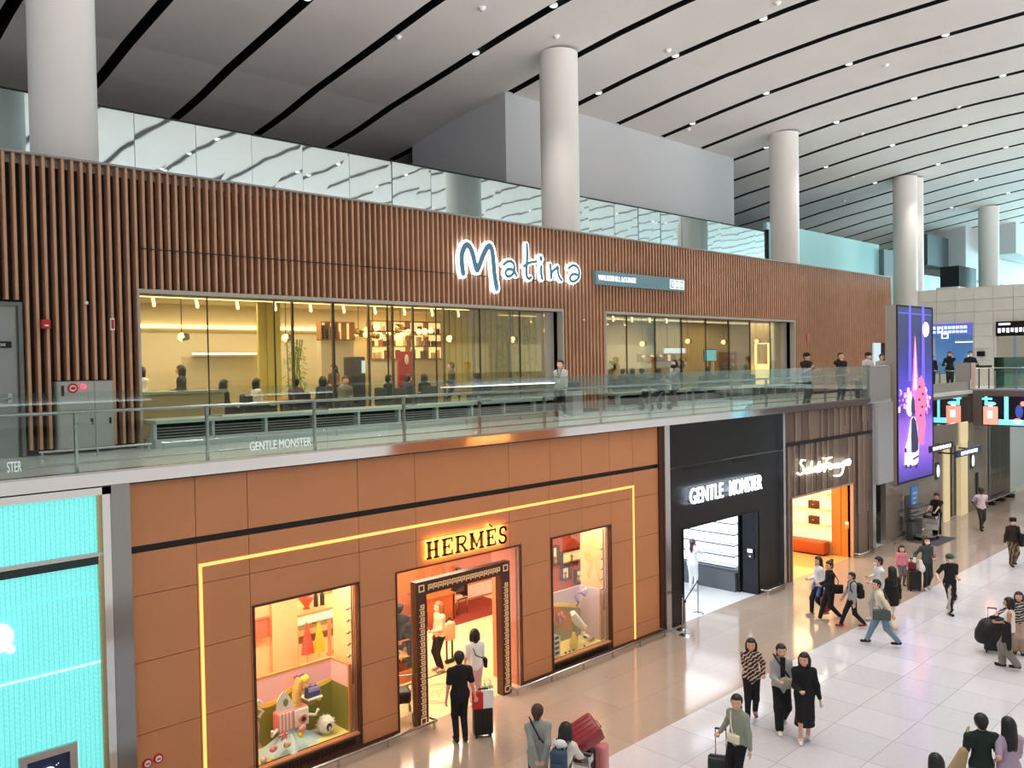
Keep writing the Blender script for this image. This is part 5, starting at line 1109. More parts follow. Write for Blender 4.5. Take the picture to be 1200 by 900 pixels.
def nets(D, lo, h):
    S = D < 0; n = D.shape
    c = [S[i:n[0]-1+i, j:n[1]-1+j, k:n[2]-1+k] for i in (0, 1) for j in (0, 1) for k in (0, 1)]
    s = sum(x.astype(np.int8) for x in c); act = (s > 0) & (s < 8)
    idx = -np.ones(act.shape, int); idx[act] = np.arange(act.sum()); I = np.argwhere(act)
    P = np.zeros((len(I), 3)); W_ = np.zeros(len(I)); cor = [(i, j, k) for i in (0, 1) for j in (0, 1) for k in (0, 1)]
    vals = [D[I[:, 0]+a, I[:, 1]+b, I[:, 2]+c_] for a, b, c_ in cor]
    for e0 in range(8):
        for e1 in range(e0+1, 8):
            A, B = np.array(cor[e0]), np.array(cor[e1])
            if abs(A-B).sum() != 1: continue
            v0, v1 = vals[e0], vals[e1]; cr = (v0 < 0) != (v1 < 0)
            t = np.where(cr, v0/np.where(cr, v0-v1, 1), 0)
            P += cr[:, None]*(A+(B-A)*t[:, None]); W_ += cr
    P = (P/W_[:, None]+I)*h+lo
    F = []
    for ax in range(3):
        u, v = (ax+1) % 3, (ax+2) % 3
        sl0 = [slice(None)]*3; sl1 = [slice(None)]*3; sl0[ax] = slice(0, -1); sl1[ax] = slice(1, None)
        a, b = S[tuple(sl0)], S[tuple(sl1)]; E = np.argwhere(a != b)
        E = E[(E[:, u] > 0) & (E[:, v] > 0) & (E[:, u] < n[u]-1) & (E[:, v] < n[v]-1)]
        if not len(E): continue
        def at(du, dv):
            q = E.copy(); q[:, u] -= du; q[:, v] -= dv; return idx[q[:, 0], q[:, 1], q[:, 2]]
        q = np.stack([at(0, 0), at(1, 0), at(1, 1), at(0, 1)], 1); inside = a[E[:, 0], E[:, 1], E[:, 2]]
        q[~inside] = q[~inside][:, ::-1]; q = q[(q >= 0).all(1)]; F.append(q[:, ::-1] if False else q)
    return P, np.concatenate(F)
def blob(prims, h, k=.02, cuts=()):
    D, lo = field(prims, h, k, cuts); return nets(D, lo, h)

# cached head, hands, hair (head frame: origin at the skull centre, face towards +y)
_cache = {}
def head_geo():
    if 'head' not in _cache:
        pr = [((0, .0, .02), (0, .0, .02), .088, .088, 1.12, 1.12), ((0, .035, -.05), (0, .03, -.07), .055, .048, 1.0), ((-.035, .03, -.035), (.035, .03, -.035), .045, .045), ((0, .095, .005), (0, .116, -.028), .010, .015), ((-.03, .085, .035), (.03, .085, .035), .014, .014), ((-.015, .09, -.062), (.015, .09, -.062), .013, .013),
              ((-.088, .0, .0), (-.09, -.008, .02), .014, .017), ((.088, .0, .0), (.09, -.008, .02), .014, .017), ((0, -.02, -.06), (0, -.03, -.15), .052, .052)]
        _cache['head'] = blob(pr, .0105, .010)
    return _cache['head']
def hand_geo(kind):
    if kind not in _cache:
        pr = [((0, 0, 0), (0, 0, -.075), .026, .033, .5), ((-.022, 0, -.07), (.022, 0, -.07), .016, .016, .8)]
        for i, (x, L) in enumerate(((-.030, .062), (-.010, .074), (.010, .069), (.029, .052))):
            if kind == 'open': pts = [(x, 0, -.078), (x*1.15, .008, -.078-L*.5), (x*1.2, .022, -.078-L*.95)]
            else: pts = [(x, 0, -.078), (x, .032, -.078-L*.35), (x, .045, -.078+L*.02), (x, .02, -.062)]
            for a, b in zip(pts, pts[1:]): pr.append((a, b, .0095, .0085))
        th = [(-.026, .004, -.025), (-.052, .018, -.055), (-.050, .03, -.085)] if kind == 'open' else [(-.026, .006, -.03), (-.044, .03, -.06), (-.018, .045, -.08)]
        for a, b in zip(th, th[1:]): pr.append((a, b, .012, .010))
        _cache[kind] = blob(pr, .0068, .0035)
    return _cache[kind]
def hair_geo(st):
    key = 'hair_'+st
    if key in _cache: return _cache[key]
    cap = [((0, -.012, .035), (0, -.012, .035), .104, .104, 1.10, 1.08)]
    def face(X, Y, Z): return np.minimum(np.minimum(Y-.045, .045+.0*Y-(Z-.0)), .078-np.abs(X)) if False else np.minimum(Y-(.035), (.062-Z))
    cuts = [face]
    if st == 'short': pr = cap+[((0, -.05, .0), (0, -.06, -.05), .075, .06)]; cuts.append(lambda X, Y, Z: np.minimum(-(Z+.035), Y+.01)*1.0)
    elif st == 'bob': pr = cap+[((-.075, -.02, .0), (-.08, -.02, -.10), .05, .045), ((.075, -.02, .0), (.08, -.02, -.10), .05, .045), ((0, -.07, .0), (0, -.07, -.11), .07, .065)]
    elif st == 'long': pr = cap+[((-.07, -.03, .0), (-.085, -.04, -.2), .05, .05), ((.07, -.03, .0), (.085, -.04, -.2), .05, .05), ((0, -.07, .0), (0, -.105, -.30), .08, .075), ((-.05, -.09, -.2), (-.05, -.11, -.36), .05, .03), ((.05, -.09, -.2), (.05, -.11, -.36), .05, .03)]
    elif st == 'tail': pr = cap+[((0, -.09, .04), (0, -.15, .03), .045, .04), ((0, -.15, .03), (0, -.19, -.16), .05, .05), ((0, -.19, -.16), (0, -.17, -.28), .05, .02)]
    elif st == 'bun': pr = cap+[((0, -.07, .12), (0, -.085, .145), .05, .048), ((0, -.05, .0), (0, -.06, -.04), .07, .06)]
    elif st == 'low': pr = cap+[((0, -.05, .0), (0, -.06, -.05), .075, .06), ((0, -.1, -.04), (0, -.1, -.06), .04, .04)]
    elif st == 'curly':
        pr = cap+[]; random.seed(4)
        for k in range(26):
            a = random.random()*2*PI; b = random.uniform(.1, 1.4); pr.append(((.095*math.cos(a)*math.cos(b), -.012+.1*math.sin(a)*math.cos(b), .04+.1*math.sin(b)),)*2+(.03, .03))
    _cache[key] = blob(pr, .0125, .012, cuts)
    return _cache[key]

M_skin = mat('skin', (222, 170, 142), .55); M_skind = mat('skin_dark', (92, 62, 48), .55); M_skinp = mat('skin_pale', (236, 190, 165), .55); M_skins = mat('skin_shade', (186, 136, 110), .55)
M_hair = mat('hair_black', (20, 17, 18), .5); M_hairb = mat('hair_brown', (60, 38, 30), .5); M_hairl = mat('hair_light_brown', (150, 92, 56), .5)
M_eye = mat('eye_dark', (24, 18, 16), .3); M_lip = mat('lip', (176, 92, 86), .5)
def cloth(rgb, **k): return mat('cloth_%d_%d_%d' % rgb, rgb, .85, **k)

def rotz(v, a): return Vector((v[0]*math.cos(a)-v[1]*math.sin(a), v[0]*math.sin(a)+v[1]*math.cos(a), v[2]))
def ik(a, b, l1, l2, hint):
    a, b = Vector(a), Vector(b); d = b-a; L = d.length
    if L > (l1+l2)*.999: b = a+d*((l1+l2)*.999/L); d = b-a; L = d.length
    x = (l1*l1-l2*l2+L*L)/(2*L); hgt = math.sqrt(max(l1*l1-x*x, 0)); u = d.normalized(); hv = Vector(hint); hv = hv-u*hv.dot(u)
    if hv.length < 1e-5: hv = Vector((0, 1, 0))
    return a+u*x+hv.normalized()*hgt, b
ARM = {'down': (.26, .02, .80), 'back': (.05, -.17, .88), 'front': (.10, .26, 1.05), 'fold': (.02, .22, 1.16), 'hip': (.24, .02, .98), 'grip': (.28, -.06, .84), 'push': (.16, .45, 1.02), 'phone': (.10, .32, 1.22), 'mouth': (.05, .16, 1.46), 'out': (.50, .20, .95), 'rail': (.22, .30, 1.12), 'reach': (.30, .46, .95), 'swingf': (.25, .22, .84), 'swingb': (.26, -.22, .84), 'bag': (.20, .16, .98), 'camera': (.08, .28, 1.42), 'hold_side': (.30, .10, .82)}
npeople = 0
def person(label, pos, deg, h=1.65, top=(200, 200, 200), sleeve='long', bottom=(30, 30, 34), legs='trousers', shoes=(30, 30, 30), hair='short', hairm=None, aL='down', aR='down', step=0., lean=0., look=0., nod=0., mask=False, cap=None, skin=None, wide=1., fem=True, detail=True, topm=None, group=None, seat=None, hem=None, build_w=1.0, tucked=False, coat=0., botm=None, vest=None):
    """figure facing deg (0 = +x, 90 = towards the shops); local frame: face +y, z up, metres for a 1.70 m body"""
    global npeople
    npeople += 1
    s = h/1.70; sk = skin or M_skin; hm = hairm or M_hair
    sw = (.152 if fem else .178)*build_w
    PZ = .90 if seat is None else seat
    la = math.radians(lean)
    def up(p):  # lean of the upper body about the pelvis
        y, z = p[1], p[2]-PZ0
        return Vector((p[0], y*math.cos(la)+z*math.sin(la), PZ+z*math.cos(la)-y*math.sin(la)))
    PZ0 = .90
    neck = up((0, -.01, 1.44)); headc = up((0, .02, 1.585)); chest = up((0, 0, 1.28)); waist = up((0, 0, 1.06)); pel = Vector((0, 0, PZ+.02))
    feet = {}; knees = {}; hips = {}
    for sd in (-1, 1):
        hips[sd] = Vector((.085*sd, 0, PZ))
        if seat is None:
            f = step*sd; lift = .10*max(0, -f/.3) if step else 0
            an = Vector((.085*sd+.005, f, .085+min(lift, .07)))
        else: an = Vector((.10*sd, .42, .085))
        knees[sd], an = ik(hips[sd], an, .43, .42, (0, 1, .15)); feet[sd] = an
    sh = {}; el = {}; wr = {}
    for sd, pose in ((-1, aL), (1, aR)):
        # local +x is the figure's right-hand side
        q = ARM[pose] if isinstance(pose, str) else pose
        sh[sd] = up((sw*sd, -.01, 1.362)); tgt = Vector((q[0]*sd, q[1], q[2]-.90+PZ)) if seat is not None else Vector((q[0]*sd, q[1], q[2]))
        if isinstance(pose, str) and pose in ('down', 'back'): tgt = up((q[0]*sd*build_w, q[1], q[2]))
        el[sd], wr[sd] = ik(sh[sd], tgt, .285, .25, (.35*sd, -1., -.3))
    # ---- body (one mesh: trunk, limbs, head, hands)
    P = [(pel+Vector((-.055, 0, 0)), pel+Vector((.055, 0, 0)), .115, .115, .8), (pel, waist, .125, .105, .75), (waist, chest, .105, .125, .75), (chest+Vector((-.06, 0, .03)), chest+Vector((.06, 0, .03)), .10, .10, .75), (neck-Vector((0, 0, .035)), sh[-1], .045, .045), (neck-Vector((0, 0, .035)), sh[1], .045, .045), (neck-Vector((0, 0, .06)), headc-Vector((0, .01, .06)), .055, .05)]
    for sd in (-1, 1):
        P += [(hips[sd], knees[sd], .082, .055), (knees[sd], feet[sd], .052, .036), (feet[sd], feet[sd]+Vector((.01*sd, .13, -.045)), .036, .03), (sh[sd], el[sd], .048, .038), (el[sd], wr[sd], .036, .024)]
    hg = .020 if detail else .026
    V, F_ = blob([(tuple(p[0]), tuple(p[1]))+tuple(p[2:]) for p in P], hg, .014)
    allv = [V]; allf = [F_]; off = len(V)
    yawm = Matrix.Rotation(math.radians(look), 4, 'Z') @ Matrix.Rotation(math.radians(-nod), 4, 'X')
    hs = 1.0/ (1 if h > 1.45 else h/1.55)
    def headxf(Vh):
        R_ = np.array(yawm.to_3x3()); return (Vh*hs) @ R_.T+np.array(headc)
    Vh, Fh = head_geo(); allv.append(headxf(Vh)); allf.append(Fh+off); off += len(Vh)
    for sd in (-1, 1):
        pose = aR if sd == 1 else aL
        kind = 'open' if pose in ('down', 'swingf', 'swingb', 'fold') else 'grip'
        Vg, Fg = hand_geo(kind); d = (wr[sd]-el[sd]).normalized(); zx = -d; xx = Vector((1, 0, 0)); xx = (xx-zx*xx.dot(zx)).normalized(); yy = zx.cross(xx)
        if sd == 1 or True: Vv = Vg.copy()
        if sd == 1: Vv[:, 0] *= -1; Fq = Fg[:, ::-1]
        else: Fq = Fg
        # palms face the thigh when the arm hangs
        if kind == 'open': Rm = Matrix.Rotation(sd*PI/2*.8, 3, 'Z')
        else: Rm = Matrix.Identity(3)
        Mx = np.array(Matrix((xx, yy, zx)).transposed() @ Rm)
        allv.append(Vv @ Mx.T+np.array(wr[sd])); allf.append(Fq+off); off += len(Vv)
    V = np.concatenate(allv)*s; F_ = np.concatenate(allf)
    def mk(name, V, F_, m, parent=None, smooth=True):
        me = bpy.data.meshes.new(name); me.from_pydata(V.tolist(), [], F_.tolist()); me.polygons.foreach_set('use_smooth', [smooth]*len(F_)); me.update(); me.materials.append(m)
        o = bpy.data.objects.new(name, me); COL.objects.link(o)
        if parent: o.parent = parent
        return o
    body = mk('person', V, F_, sk); tag(body, label, 'person', group)
    body.location = pos; body.rotation_euler = (0, 0, math.radians(deg-90))
    # ---- clothing
    def garment(name, prims, m, k=.018, cuts=(), hh=None):
        Vc, Fc = blob([(tuple(p[0]), tuple(p[1]))+tuple(p[2:]) for p in prims], hh or hg, k, cuts); return mk(name, Vc*s, Fc, m, body)
    tm = topm or cloth(tuple(top))
    loose = .022*build_w
    T = [(pel+Vector((-.06, 0, .03 if tucked else 0)), pel+Vector((.06, 0, .03 if tucked else 0)), .128+loose*.3, .128+loose*.3, .82), (pel+Vector((0, 0, .02)), waist, .135, .125+loose*.5, .8), (waist, chest, .125+loose*.5, .142, .8), (chest+Vector((-.06, 0, .03)), chest+Vector((.06, 0, .03)), .117, .117, .8), (neck-Vector((0, 0, .035)), sh[-1], .060, .058), (neck-Vector((0, 0, .07)), neck-Vector((0, 0, .015)), .068, .056), (neck-Vector((0, 0, .035)), sh[1], .060, .058)]
    if coat: T += [(pel, Vector((0, -.02, PZ-coat)), .15, .17, .8)]
    for sd in (-1, 1):
        T.append((sh[sd], el[sd], .060, .052))
        if sleeve == 'long': T.append((el[sd], wr[sd]+(el[sd]-wr[sd])*.06, .055, .042))
        elif sleeve == 'short': T[-1] = (sh[sd], sh[sd]+(el[sd]-sh[sd])*.75, .063, .058)
        elif sleeve == 'none': T.pop(); 
    if sleeve == 'none': T[4] = (neck-Vector((0, 0, .035)), sh[-1]*.8+sh[1]*.2, .052, .052); T[6] = (neck-Vector((0, 0, .035)), sh[1]*.8+sh[-1]*.2, .052, .052)
    botz = PZ-.10-coat
    tc = [lambda X, Y, Z: botz-Z] if seat is None else []
    garment('top', T, tm, cuts=tc)
    bm_ = botm or cloth(tuple(bottom))
    if legs == 'trousers':
        B = [(pel+Vector((-.06, 0, -.02)), pel+Vector((.06, 0, -.02)), .125, .125, .82)]
        for sd in (-1, 1):
            aw = feet[sd]+Vector((0, 0, .02)); B += [(hips[sd], knees[sd], .098, .072*wide), (knees[sd], aw, .070*wide, .056*wide)]
        garment('trousers', B, bm_, k=.012, cuts=[lambda X, Y, Z: .055-Z])
    elif legs in ('skirt', 'dress'):
        hz = hem or .42
        bz = pel; fy = 0
        B = [(pel+Vector((-.05, 0, 0)), pel+Vector((.05, 0, 0)), .128, .128, .85), (pel, Vector((0, 0, hz)), .13, .17*wide, .85), (hips[-1], knees[-1], .09, .09), (hips[1], knees[1], .09, .09)]
        garment('skirt', B, bm_, k=.03, cuts=[lambda X, Y, Z: hz-Z])
    elif legs == 'shorts':
        B = [(pel+Vector((-.06, 0, -.02)), pel+Vector((.06, 0, -.02)), .125, .125, .82)]
        for sd in (-1, 1): B += [(hips[sd], knees[sd], .1, .09)]
        garment('shorts', B, bm_, cuts=[lambda X, Y, Z: .5-Z])
    for sd in (-1, 1):
        f = feet[sd]; prs = [(f+Vector((0, -.045, -.035)), f+Vector((.012*sd, .14, -.045)), .045, .040, 1., .9), (f+Vector((0, -.01, .0)), f+Vector((0, .04, -.02)), .046, .042)]
        garment('shoe', prs, cloth(tuple(shoes)), k=.01, hh=.015, cuts=[lambda X, Y, Z, zz=f.z-.083: zz-Z])
    # ---- hair, cap, face
    Vq, Fq = hair_geo('short' if (cap and hair == 'short') else hair); mk('hair', headxf(Vq)*s, Fq, hm, body)
    def hpart(name, mb, m):
        Vp = headxf(np.array(mb.v))*s; me = bpy.data.meshes.new(name); me.from_pydata(Vp.tolist(), [], mb.f); me.polygons.foreach_set('use_smooth', [True]*len(mb.f)); me.materials.append(m); o = bpy.data.objects.new(name, me); COL.objects.link(o); o.parent = body
    if detail:
        for sd in (-1, 1): hpart('eye', MB().ball((.033*sd, .094, .012), (.012, .006, .006), 8, 6), M_eye)
        for sd in (-1, 1): hpart('eyebrow', MB().ball((.034*sd, .098, .034), (.018, .005, .004), 8, 4), hm)
        if not mask: hpart('mouth', MB().ball((0, .102, -.062), (.022, .006, .007), 8, 6), M_lip)
    if mask: hpart('face_mask', MB().ball((0, .062, -.042), (.068, .066, .048), 14, 10), cloth((236, 238, 240)))
    if cap:
        g = MB(); g.ball((0, -.01, .055), (.115, .125, .095), 16, 10); 
        if cap[1] == 'peak': g.rbox(-.07, .07, .08, .19, .062, .075, .005)
        if cap[1] == 'beret': g.ball((0, -.01, .12), (.125, .13, .045), 14, 8)
        hpart('cap', g, cloth(tuple(cap[0])))
    return body, dict(s=s, wr=wr, sh=sh, pel=pel, neck=neck, head=headc, feet=feet, el=el)
def wpt(b, p, s=1.):   # point in a figure's frame -> world
    a = b.rotation_euler[2]; v = rotz(Vector(p)*s, a); return Vector(b.location)+v

# ---- luggage and bags
def local_thing(name, label, cat, pos, deg, group=None): return Thing(name, label, cat, pos, math.radians(deg-90), group, world=False)
def suitcase(label, pos, deg, rgb=(18, 18, 20), w=.40, d=.24, h=.60, handle=.95, tilt=0.):
    m = mat('case_%d_%d_%d' % rgb, rgb, .35); t = local_thing('suitcase', label, 'suitcase', pos, deg)
    t.part('shell', MB().rbox(-w/2, w/2, -d/2, d/2, .05, .05+h, .045, 3), m)
    g = MB()
    for k in range(5): x = -w/2+w*(k+1)/6; g.box(x-.006, x+.006, d/2-.002, d/2+.006, .12, h-.02).box(x-.006, x+.006, -d/2-.006, -d/2+.002, .12, h-.02)
    t.part('ribs', g, m); t.part('zip_band', MB().rbox(-w/2-.003, w/2+.003, -.012, .012, .047, .053+h, .02), M_black)
    if handle: t.part('pull_handle', MB().tube([(-.09, -d/2+.03, .04+h), (-.09, -d/2+.03, handle), (.09, -d/2+.03, handle), (.09, -d/2+.03, .04+h)], .011), M_steel); t.part('handle_grip', MB().rbox(-.1, .1, -d/2+.012, -d/2+.048, handle-.015, handle+.015, .012), M_black)
    for x in (-w/2+.05, w/2-.05):
        for y in (-d/2+.04, d/2-.04): t.part('wheel', MB().tube([(x-.015, y, .028), (x+.015, y, .028)], .028, 10), M_black)
    return t
def shoulder_bag(label, b, info, side, rgb, w=.26, h=.2, d=.09, z=.92, y=.0, xx=None, strap=True, cross=True, cat='bag', name='shoulder_bag'):
    """bag hanging at a figure's side or back, strap over the shoulder"""
    s = info['s']; t = Thing(name, label, cat, tuple(b.location), b.rotation_euler[2], None, world=False); t.o.scale = (s, s, s)
    x = (xx if xx is not None else .23)*side; m = cloth(tuple(rgb))
    t.part('body', MB().rbox(x-d/2, x+d/2, y-w/2, y+w/2, z-h/2, z+h/2, .03), m) if abs(y) < .13 and xx is None else t.part('body', MB().rbox(x-w/2, x+w/2, y-d/2, y+d/2, z-h/2, z+h/2, .03), m)
    if strap:
        sh = info['sh'][-side if cross else side]; top = Vector((sh[0]*.55, 0, sh[2]+.055)); sg = 1 if y >= 0 else -1
        t.part('strap', MB().tube([(x, y+(.0), z+h/2-.02), (sh[0]*.1 if cross else sh[0], .165, (z+sh[2])/2+.03), (top.x, .075, top.z-.0), (top.x, -.06, top.z)] , .012, 6), m)
        t.part('strap', MB().tube([(top.x, -.06, top.z), (sh[0]*.1 if cross else sh[0], -.165, (z+sh[2])/2+.03), (x, y, z+h/2-.02)], .012, 6), m)
    t.part('flap', MB().rbox((x-d/2-.004) if xx is None else x-w/2*.95, (x+d/2+.004) if xx is None else x+w/2*.95, y-(w/2*.95 if xx is None else d/2+.004), y+(w/2*.95 if xx is None else d/2+.004), z, z+h/2+.004, .015), m)
    return t
def backpack(label, b, info, rgb, h=.42):
    s = info['s']; t = Thing('backpack', label, 'backpack', tuple(b.location), b.rotation_euler[2], None, world=False); t.o.scale = (s, s, s); m = cloth(tuple(rgb))
    t.part('body', MB().rbox(-.14, .14, -.30, -.13, 1.38-h, 1.38, .06, 3), m); t.part('front_pocket', MB().rbox(-.11, .11, -.345, -.28, 1.40-h, 1.2, .03), m)
    for sd in (-1, 1): t.part('shoulder_strap', MB().tube([(.09*sd, -.15, 1.33), (.10*sd, -.04, 1.475), (.11*sd, .09, 1.40), (.13*sd, .10, 1.2), (.14*sd, -.1, 1.02)], .018, 6), m)
    return t

# ------------------------------------------------------------------ people in the lower hall
def pz(px_, py_, z=0.): q = atZ(px_, py_, z); return (q.x, q.y, z if z != 0 else 0.)
def headpos(px_, py_, h, base=0.): q = atZ(px_, py_, base+h); return (q.x, q.y, base)
AWAY, TOCAM, RIGHT, LEFT = 46, 226, -44, 136
# couple at the orange doorway
b, i = person('person in black top and trousers seen from behind at the orange shop doorway', pz(540, 869), 62, 1.72, (16, 16, 18), 'short', (14, 14, 16), 'trousers', (20, 20, 22), 'short', aL='down', aR='grip', fem=False, skin=M_skin, look=-10)
suitcase('black suitcase standing beside the person in black at the doorway', pz(566, 862), 60, (16, 16, 18), .38, .24, .52, .95)
def paper_bag(label, pos, deg, rgb, w=.28, h=.34, d=.12):
    t = local_thing('paper_bag', label, 'shopping bag', pos, deg); t.part('body', MB().prism([(-w/2, 0), (w/2, 0), (w/2*1.02, h), (-w/2*1.02, h)], 'y', -d/2, d/2), cloth(tuple(rgb)))
    for y in (-d/2, d/2): t.part('handle', MB().tube([(-.06, y, h), (-.05, y, h+.1), (.05, y, h+.1), (.06, y, h)], .005, 5), M_dark)
    return t
q = pz(566, 862); tcx, tcy = q[0], q[1]
paper_bag('red and white paper bag resting on the black suitcase at the doorway', (tcx-.14, tcy-.02, .58), 60, (206, 50, 52), .2, .32, .1); paper_bag('white paper bag resting on the black suitcase at the doorway', (tcx+.02, tcy-.12, .58), 60, (240, 238, 232), .24, .34, .08)
paper_bag('pale green paper bag resting on the black suitcase at the doorway', (tcx+.16, tcy+.02, .58), 60, (196, 224, 170), .2, .36, .1)
b, i = person('person with short black bob in white top and pale pink trousers at the doorway', headpos(556, 738, 1.62), 60, 1.62, (244, 240, 236), 'short', (232, 182, 186), 'trousers', (240, 236, 230), 'bob', aL='down', aR='front', look=8)
shoulder_bag('small black bag at the right side of the person in white and pink', b, i, 1, (16, 16, 18), .2, .2, .07, .95)
# person in grey jacket, hands behind the back
b, i = person('person in light grey jacket seen from behind with hands clasped behind the back', headpos(630, 827, 1.66), 52, 1.66, (150, 152, 144), 'long', (18, 18, 20), 'trousers', (30, 30, 32), 'low', hairm=M_hairb, aL='back', aR='back', coat=.12, build_w=1.06, look=-20)
g = MB(); g.tube([(-.13, .10, 1.44), (.0, .17, 1.2), (.17, .1, .98)], .012).tube([(-.13, -.06, 1.45), (.0, -.165, 1.2), (.17, -.1, .98)], .012)
t = Thing('shoulder_strap', 'black cross-body strap over the light grey jacket', 'strap', tuple(b.location), b.rotation_euler[2], None, world=False); t.part('strap', g, M_black); t.part('buckle', MB().box(-.02, .02, -.185, -.17, 1.18, 1.22), M_dark)
# person pushing the loaded luggage trolley
pu = headpos(660, 850, 1.60)
b, i = person('person with long black hair and white hooded cardigan pushing the loaded luggage trolley', pu, 20, 1.60, (228, 220, 208), 'long', (226, 214, 190), 'skirt', (230, 230, 228), 'long', aL='push', aR='push', lean=8, coat=.15, hem=.45)
backpack('navy backpack worn by the person pushing the luggage trolley', b, i, (58, 74, 96), .48)
t = Thing('hood', 'pale hood lying on the shoulders of the person pushing the trolley', 'hood', tuple(b.location), b.rotation_euler[2], None, world=False); t.part('hood', MB().ball((0, -.13, 1.36), (.12, .07, .05)), cloth((214, 214, 208))); t.part('lining', MB().ball((0, -.11, 1.385), (.085, .05, .035)), cloth((236, 236, 230)))
def trolley(label, pos, deg, adverts=True):
    t = local_thing('luggage_trolley', label, 'luggage trolley', pos, deg)
    t.part('platform', MB().box(-.30, .30, -.42, .45, .16, .19).box(-.30, .30, .43, .46, .16, .28), M_steel)
    t.part('frame', MB().tube([(-.27, -.42, .18), (-.27, -.5, 1.02)], .018).tube([(.27, -.42, .18), (.27, -.5, 1.02)], .018).tube([(-.27, -.45, .6), (.27, -.45, .6)], .014), M_steel)
    t.part('handlebar', MB().tube([(-.32, -.56, 1.02), (.32, -.56, 1.02)], .024).tube([(-.27, -.5, 1.0), (-.27, -.56, 1.02)], .018).tube([(.27, -.5, 1.0), (.27, -.56, 1.02)], .018), M_black)
    t.part('basket', MB().box(-.25, .25, -.46, -.26, .80, .815).box(-.25, .25, -.27, -.255, .80, .92).box(-.25, -.24, -.46, -.26, .8, .92).box(.24, .25, -.46, -.26, .8, .92), M_steel)
    a = t.part('advert_board', MB().box(-.28, .28, -.455, -.44, .35, .78), M_white)
    if adverts:
        t.part('advert_picture', MB().box(-.26, -.02, -.462, -.455, .38, .75), cloth((176, 196, 206)), a); t.part('advert_picture', MB().ball((-.14, -.465, .58), (.06, .006, .1)), cloth((226, 140, 96)), a); t.part('advert_picture', MB().box(.02, .26, -.462, -.455, .38, .5), cloth((70, 74, 120)), a)
    for x, y in ((-.26, -.4), (.26, -.4), (0, .38)): t.part('wheel', MB().tube([(x-.02, y, .07), (x+.02, y, .07)], .07, 14), M_black)
    return t
trp = (pu[0]+.98*math.cos(math.radians(20))-.05, pu[1]+.98*math.sin(math.radians(20)), 0)
trolley('steel luggage trolley with picture board, loaded with red and pink suitcases', trp, 20)
def lying_case(label, pos, deg, rgb, tilt, w=.42, d=.26, h=.62):
    m = mat('case_%d_%d_%d' % rgb, rgb, .3); t = local_thing('suitcase', label, 'suitcase', pos, deg); t.o.rotation_euler = (math.radians(tilt[0]), math.radians(tilt[1]), math.radians(deg-90))
    t.part('shell', MB().rbox(-w/2, w/2, -d/2, d/2, 0, h, .05, 3), m); g = MB()
    for k in range(4): x = -w/2+w*(k+1)/5; g.box(x-.006, x+.006, -d/2-.006, -d/2+.002, .06, h-.06).box(x-.006, x+.006, d/2-.002, d/2+.006, .06, h-.06)
    t.part('ribs', g, m); t.part('side_handle', MB().tube([(-.08, 0, h), (-.07, 0, h+.03), (.07, 0, h+.03), (.08, 0, h)], .01), M_black)
    for x in (-w/2+.05, w/2-.05): t.part('wheel', MB().tube([(x-.015, 0, -.015), (x+.015, 0, -.015)], .028, 10), M_black)
lying_case('pink hard suitcase standing in front on the loaded trolley', (trp[0]+.22, trp[1]-.04, .22), 20, (206, 122, 122), (0, 0), .42, .26, .66)
lying_case('black soft suitcase wedged between the red and pink cases on the trolley', (trp[0]-.02, trp[1]+.02, .22), 20, (22, 20, 24), (0, 0), .40, .2, .64)
lying_case('red hard suitcase lying tilted on top of the other cases on the trolley', (trp[0]-.30, trp[1]+.10, .98), -20, (150, 44, 48), (-62, 18), .46, .27, .58)
# three walking women and the one with a ponytail
zig = mat('zigzag_print', (60, 32, 26), .8)
def pattern(m, cA, cB, sc, ang):
    nt = m.node_tree; L = nt.links.new; b_ = nt.nodes['Principled BSDF']; tc = node(nt, 'ShaderNodeTexCoord'); mp = node(nt, 'ShaderNodeMapping'); mp.inputs['Rotation'].default_value = ang; L(tc.outputs['Object'], mp.inputs[0])
    w = node(nt, 'ShaderNodeTexWave'); w.inputs['Scale'].default_value = sc; w.inputs['Distortion'].default_value = 4.; w.inputs['Detail Scale'].default_value = 3.; L(mp.outputs[0], w.inputs['Vector'])
    cr = node(nt, 'ShaderNodeValToRGB'); e = cr.color_ramp.elements; e[0].position = .55; e[0].color = (*lin(cA), 1); e[1].position = .75; e[1].color = (*lin(cB), 1); L(w.outputs['Fac'], cr.inputs[0]); L(cr.outputs[0], b_.inputs['Base Color'])
pattern(zig, (50, 24, 20), (206, 180, 160), 5, (0, .9, .3))
person('person in brown and white zigzag print top and slim black trousers walking alone', pz(881, 843), 215, 1.62, sleeve='long', bottom=(14, 14, 16), legs='trousers', shoes=(120, 100, 100), hair='bob', aL='hip', aR='back', step=.12, topm=zig, coat=.04, look=-12)
b, i = person('person in open grey jacket with wide black trousers and white sneakers', pz(916, 855), 222, 1.66, (170, 168, 164), 'long', (14, 14, 16), 'trousers', (236, 234, 230), 'tail', aL='down', aR='front', step=.2, wide=1.45, coat=.08)
t = Thing('crossbody_bag', 'beige half-moon bag with black strap worn over the open grey jacket', 'bag', tuple(b.location), b.rotation_euler[2], None, world=False)
t.part('body', MB().ball((-.06, .17, .98), (.16, .06, .12)), cloth((176, 164, 146))); t.part('strap', MB().tube([(-.16, .17, 1.02), (0, .17, 1.25), (.13, .09, 1.46), (.13, -.05, 1.46)], .02), M_black)
t = Thing('black_shirt_front', 'black shirt showing in the open front of the grey jacket', 'shirt', tuple(b.location), b.rotation_euler[2], None, world=False); t.part('shirt', MB().prism([(-.05, 1.46), (.05, 1.46), (.035, 1.0), (-.035, 1.0)], 'y', .12, .145), M_black)
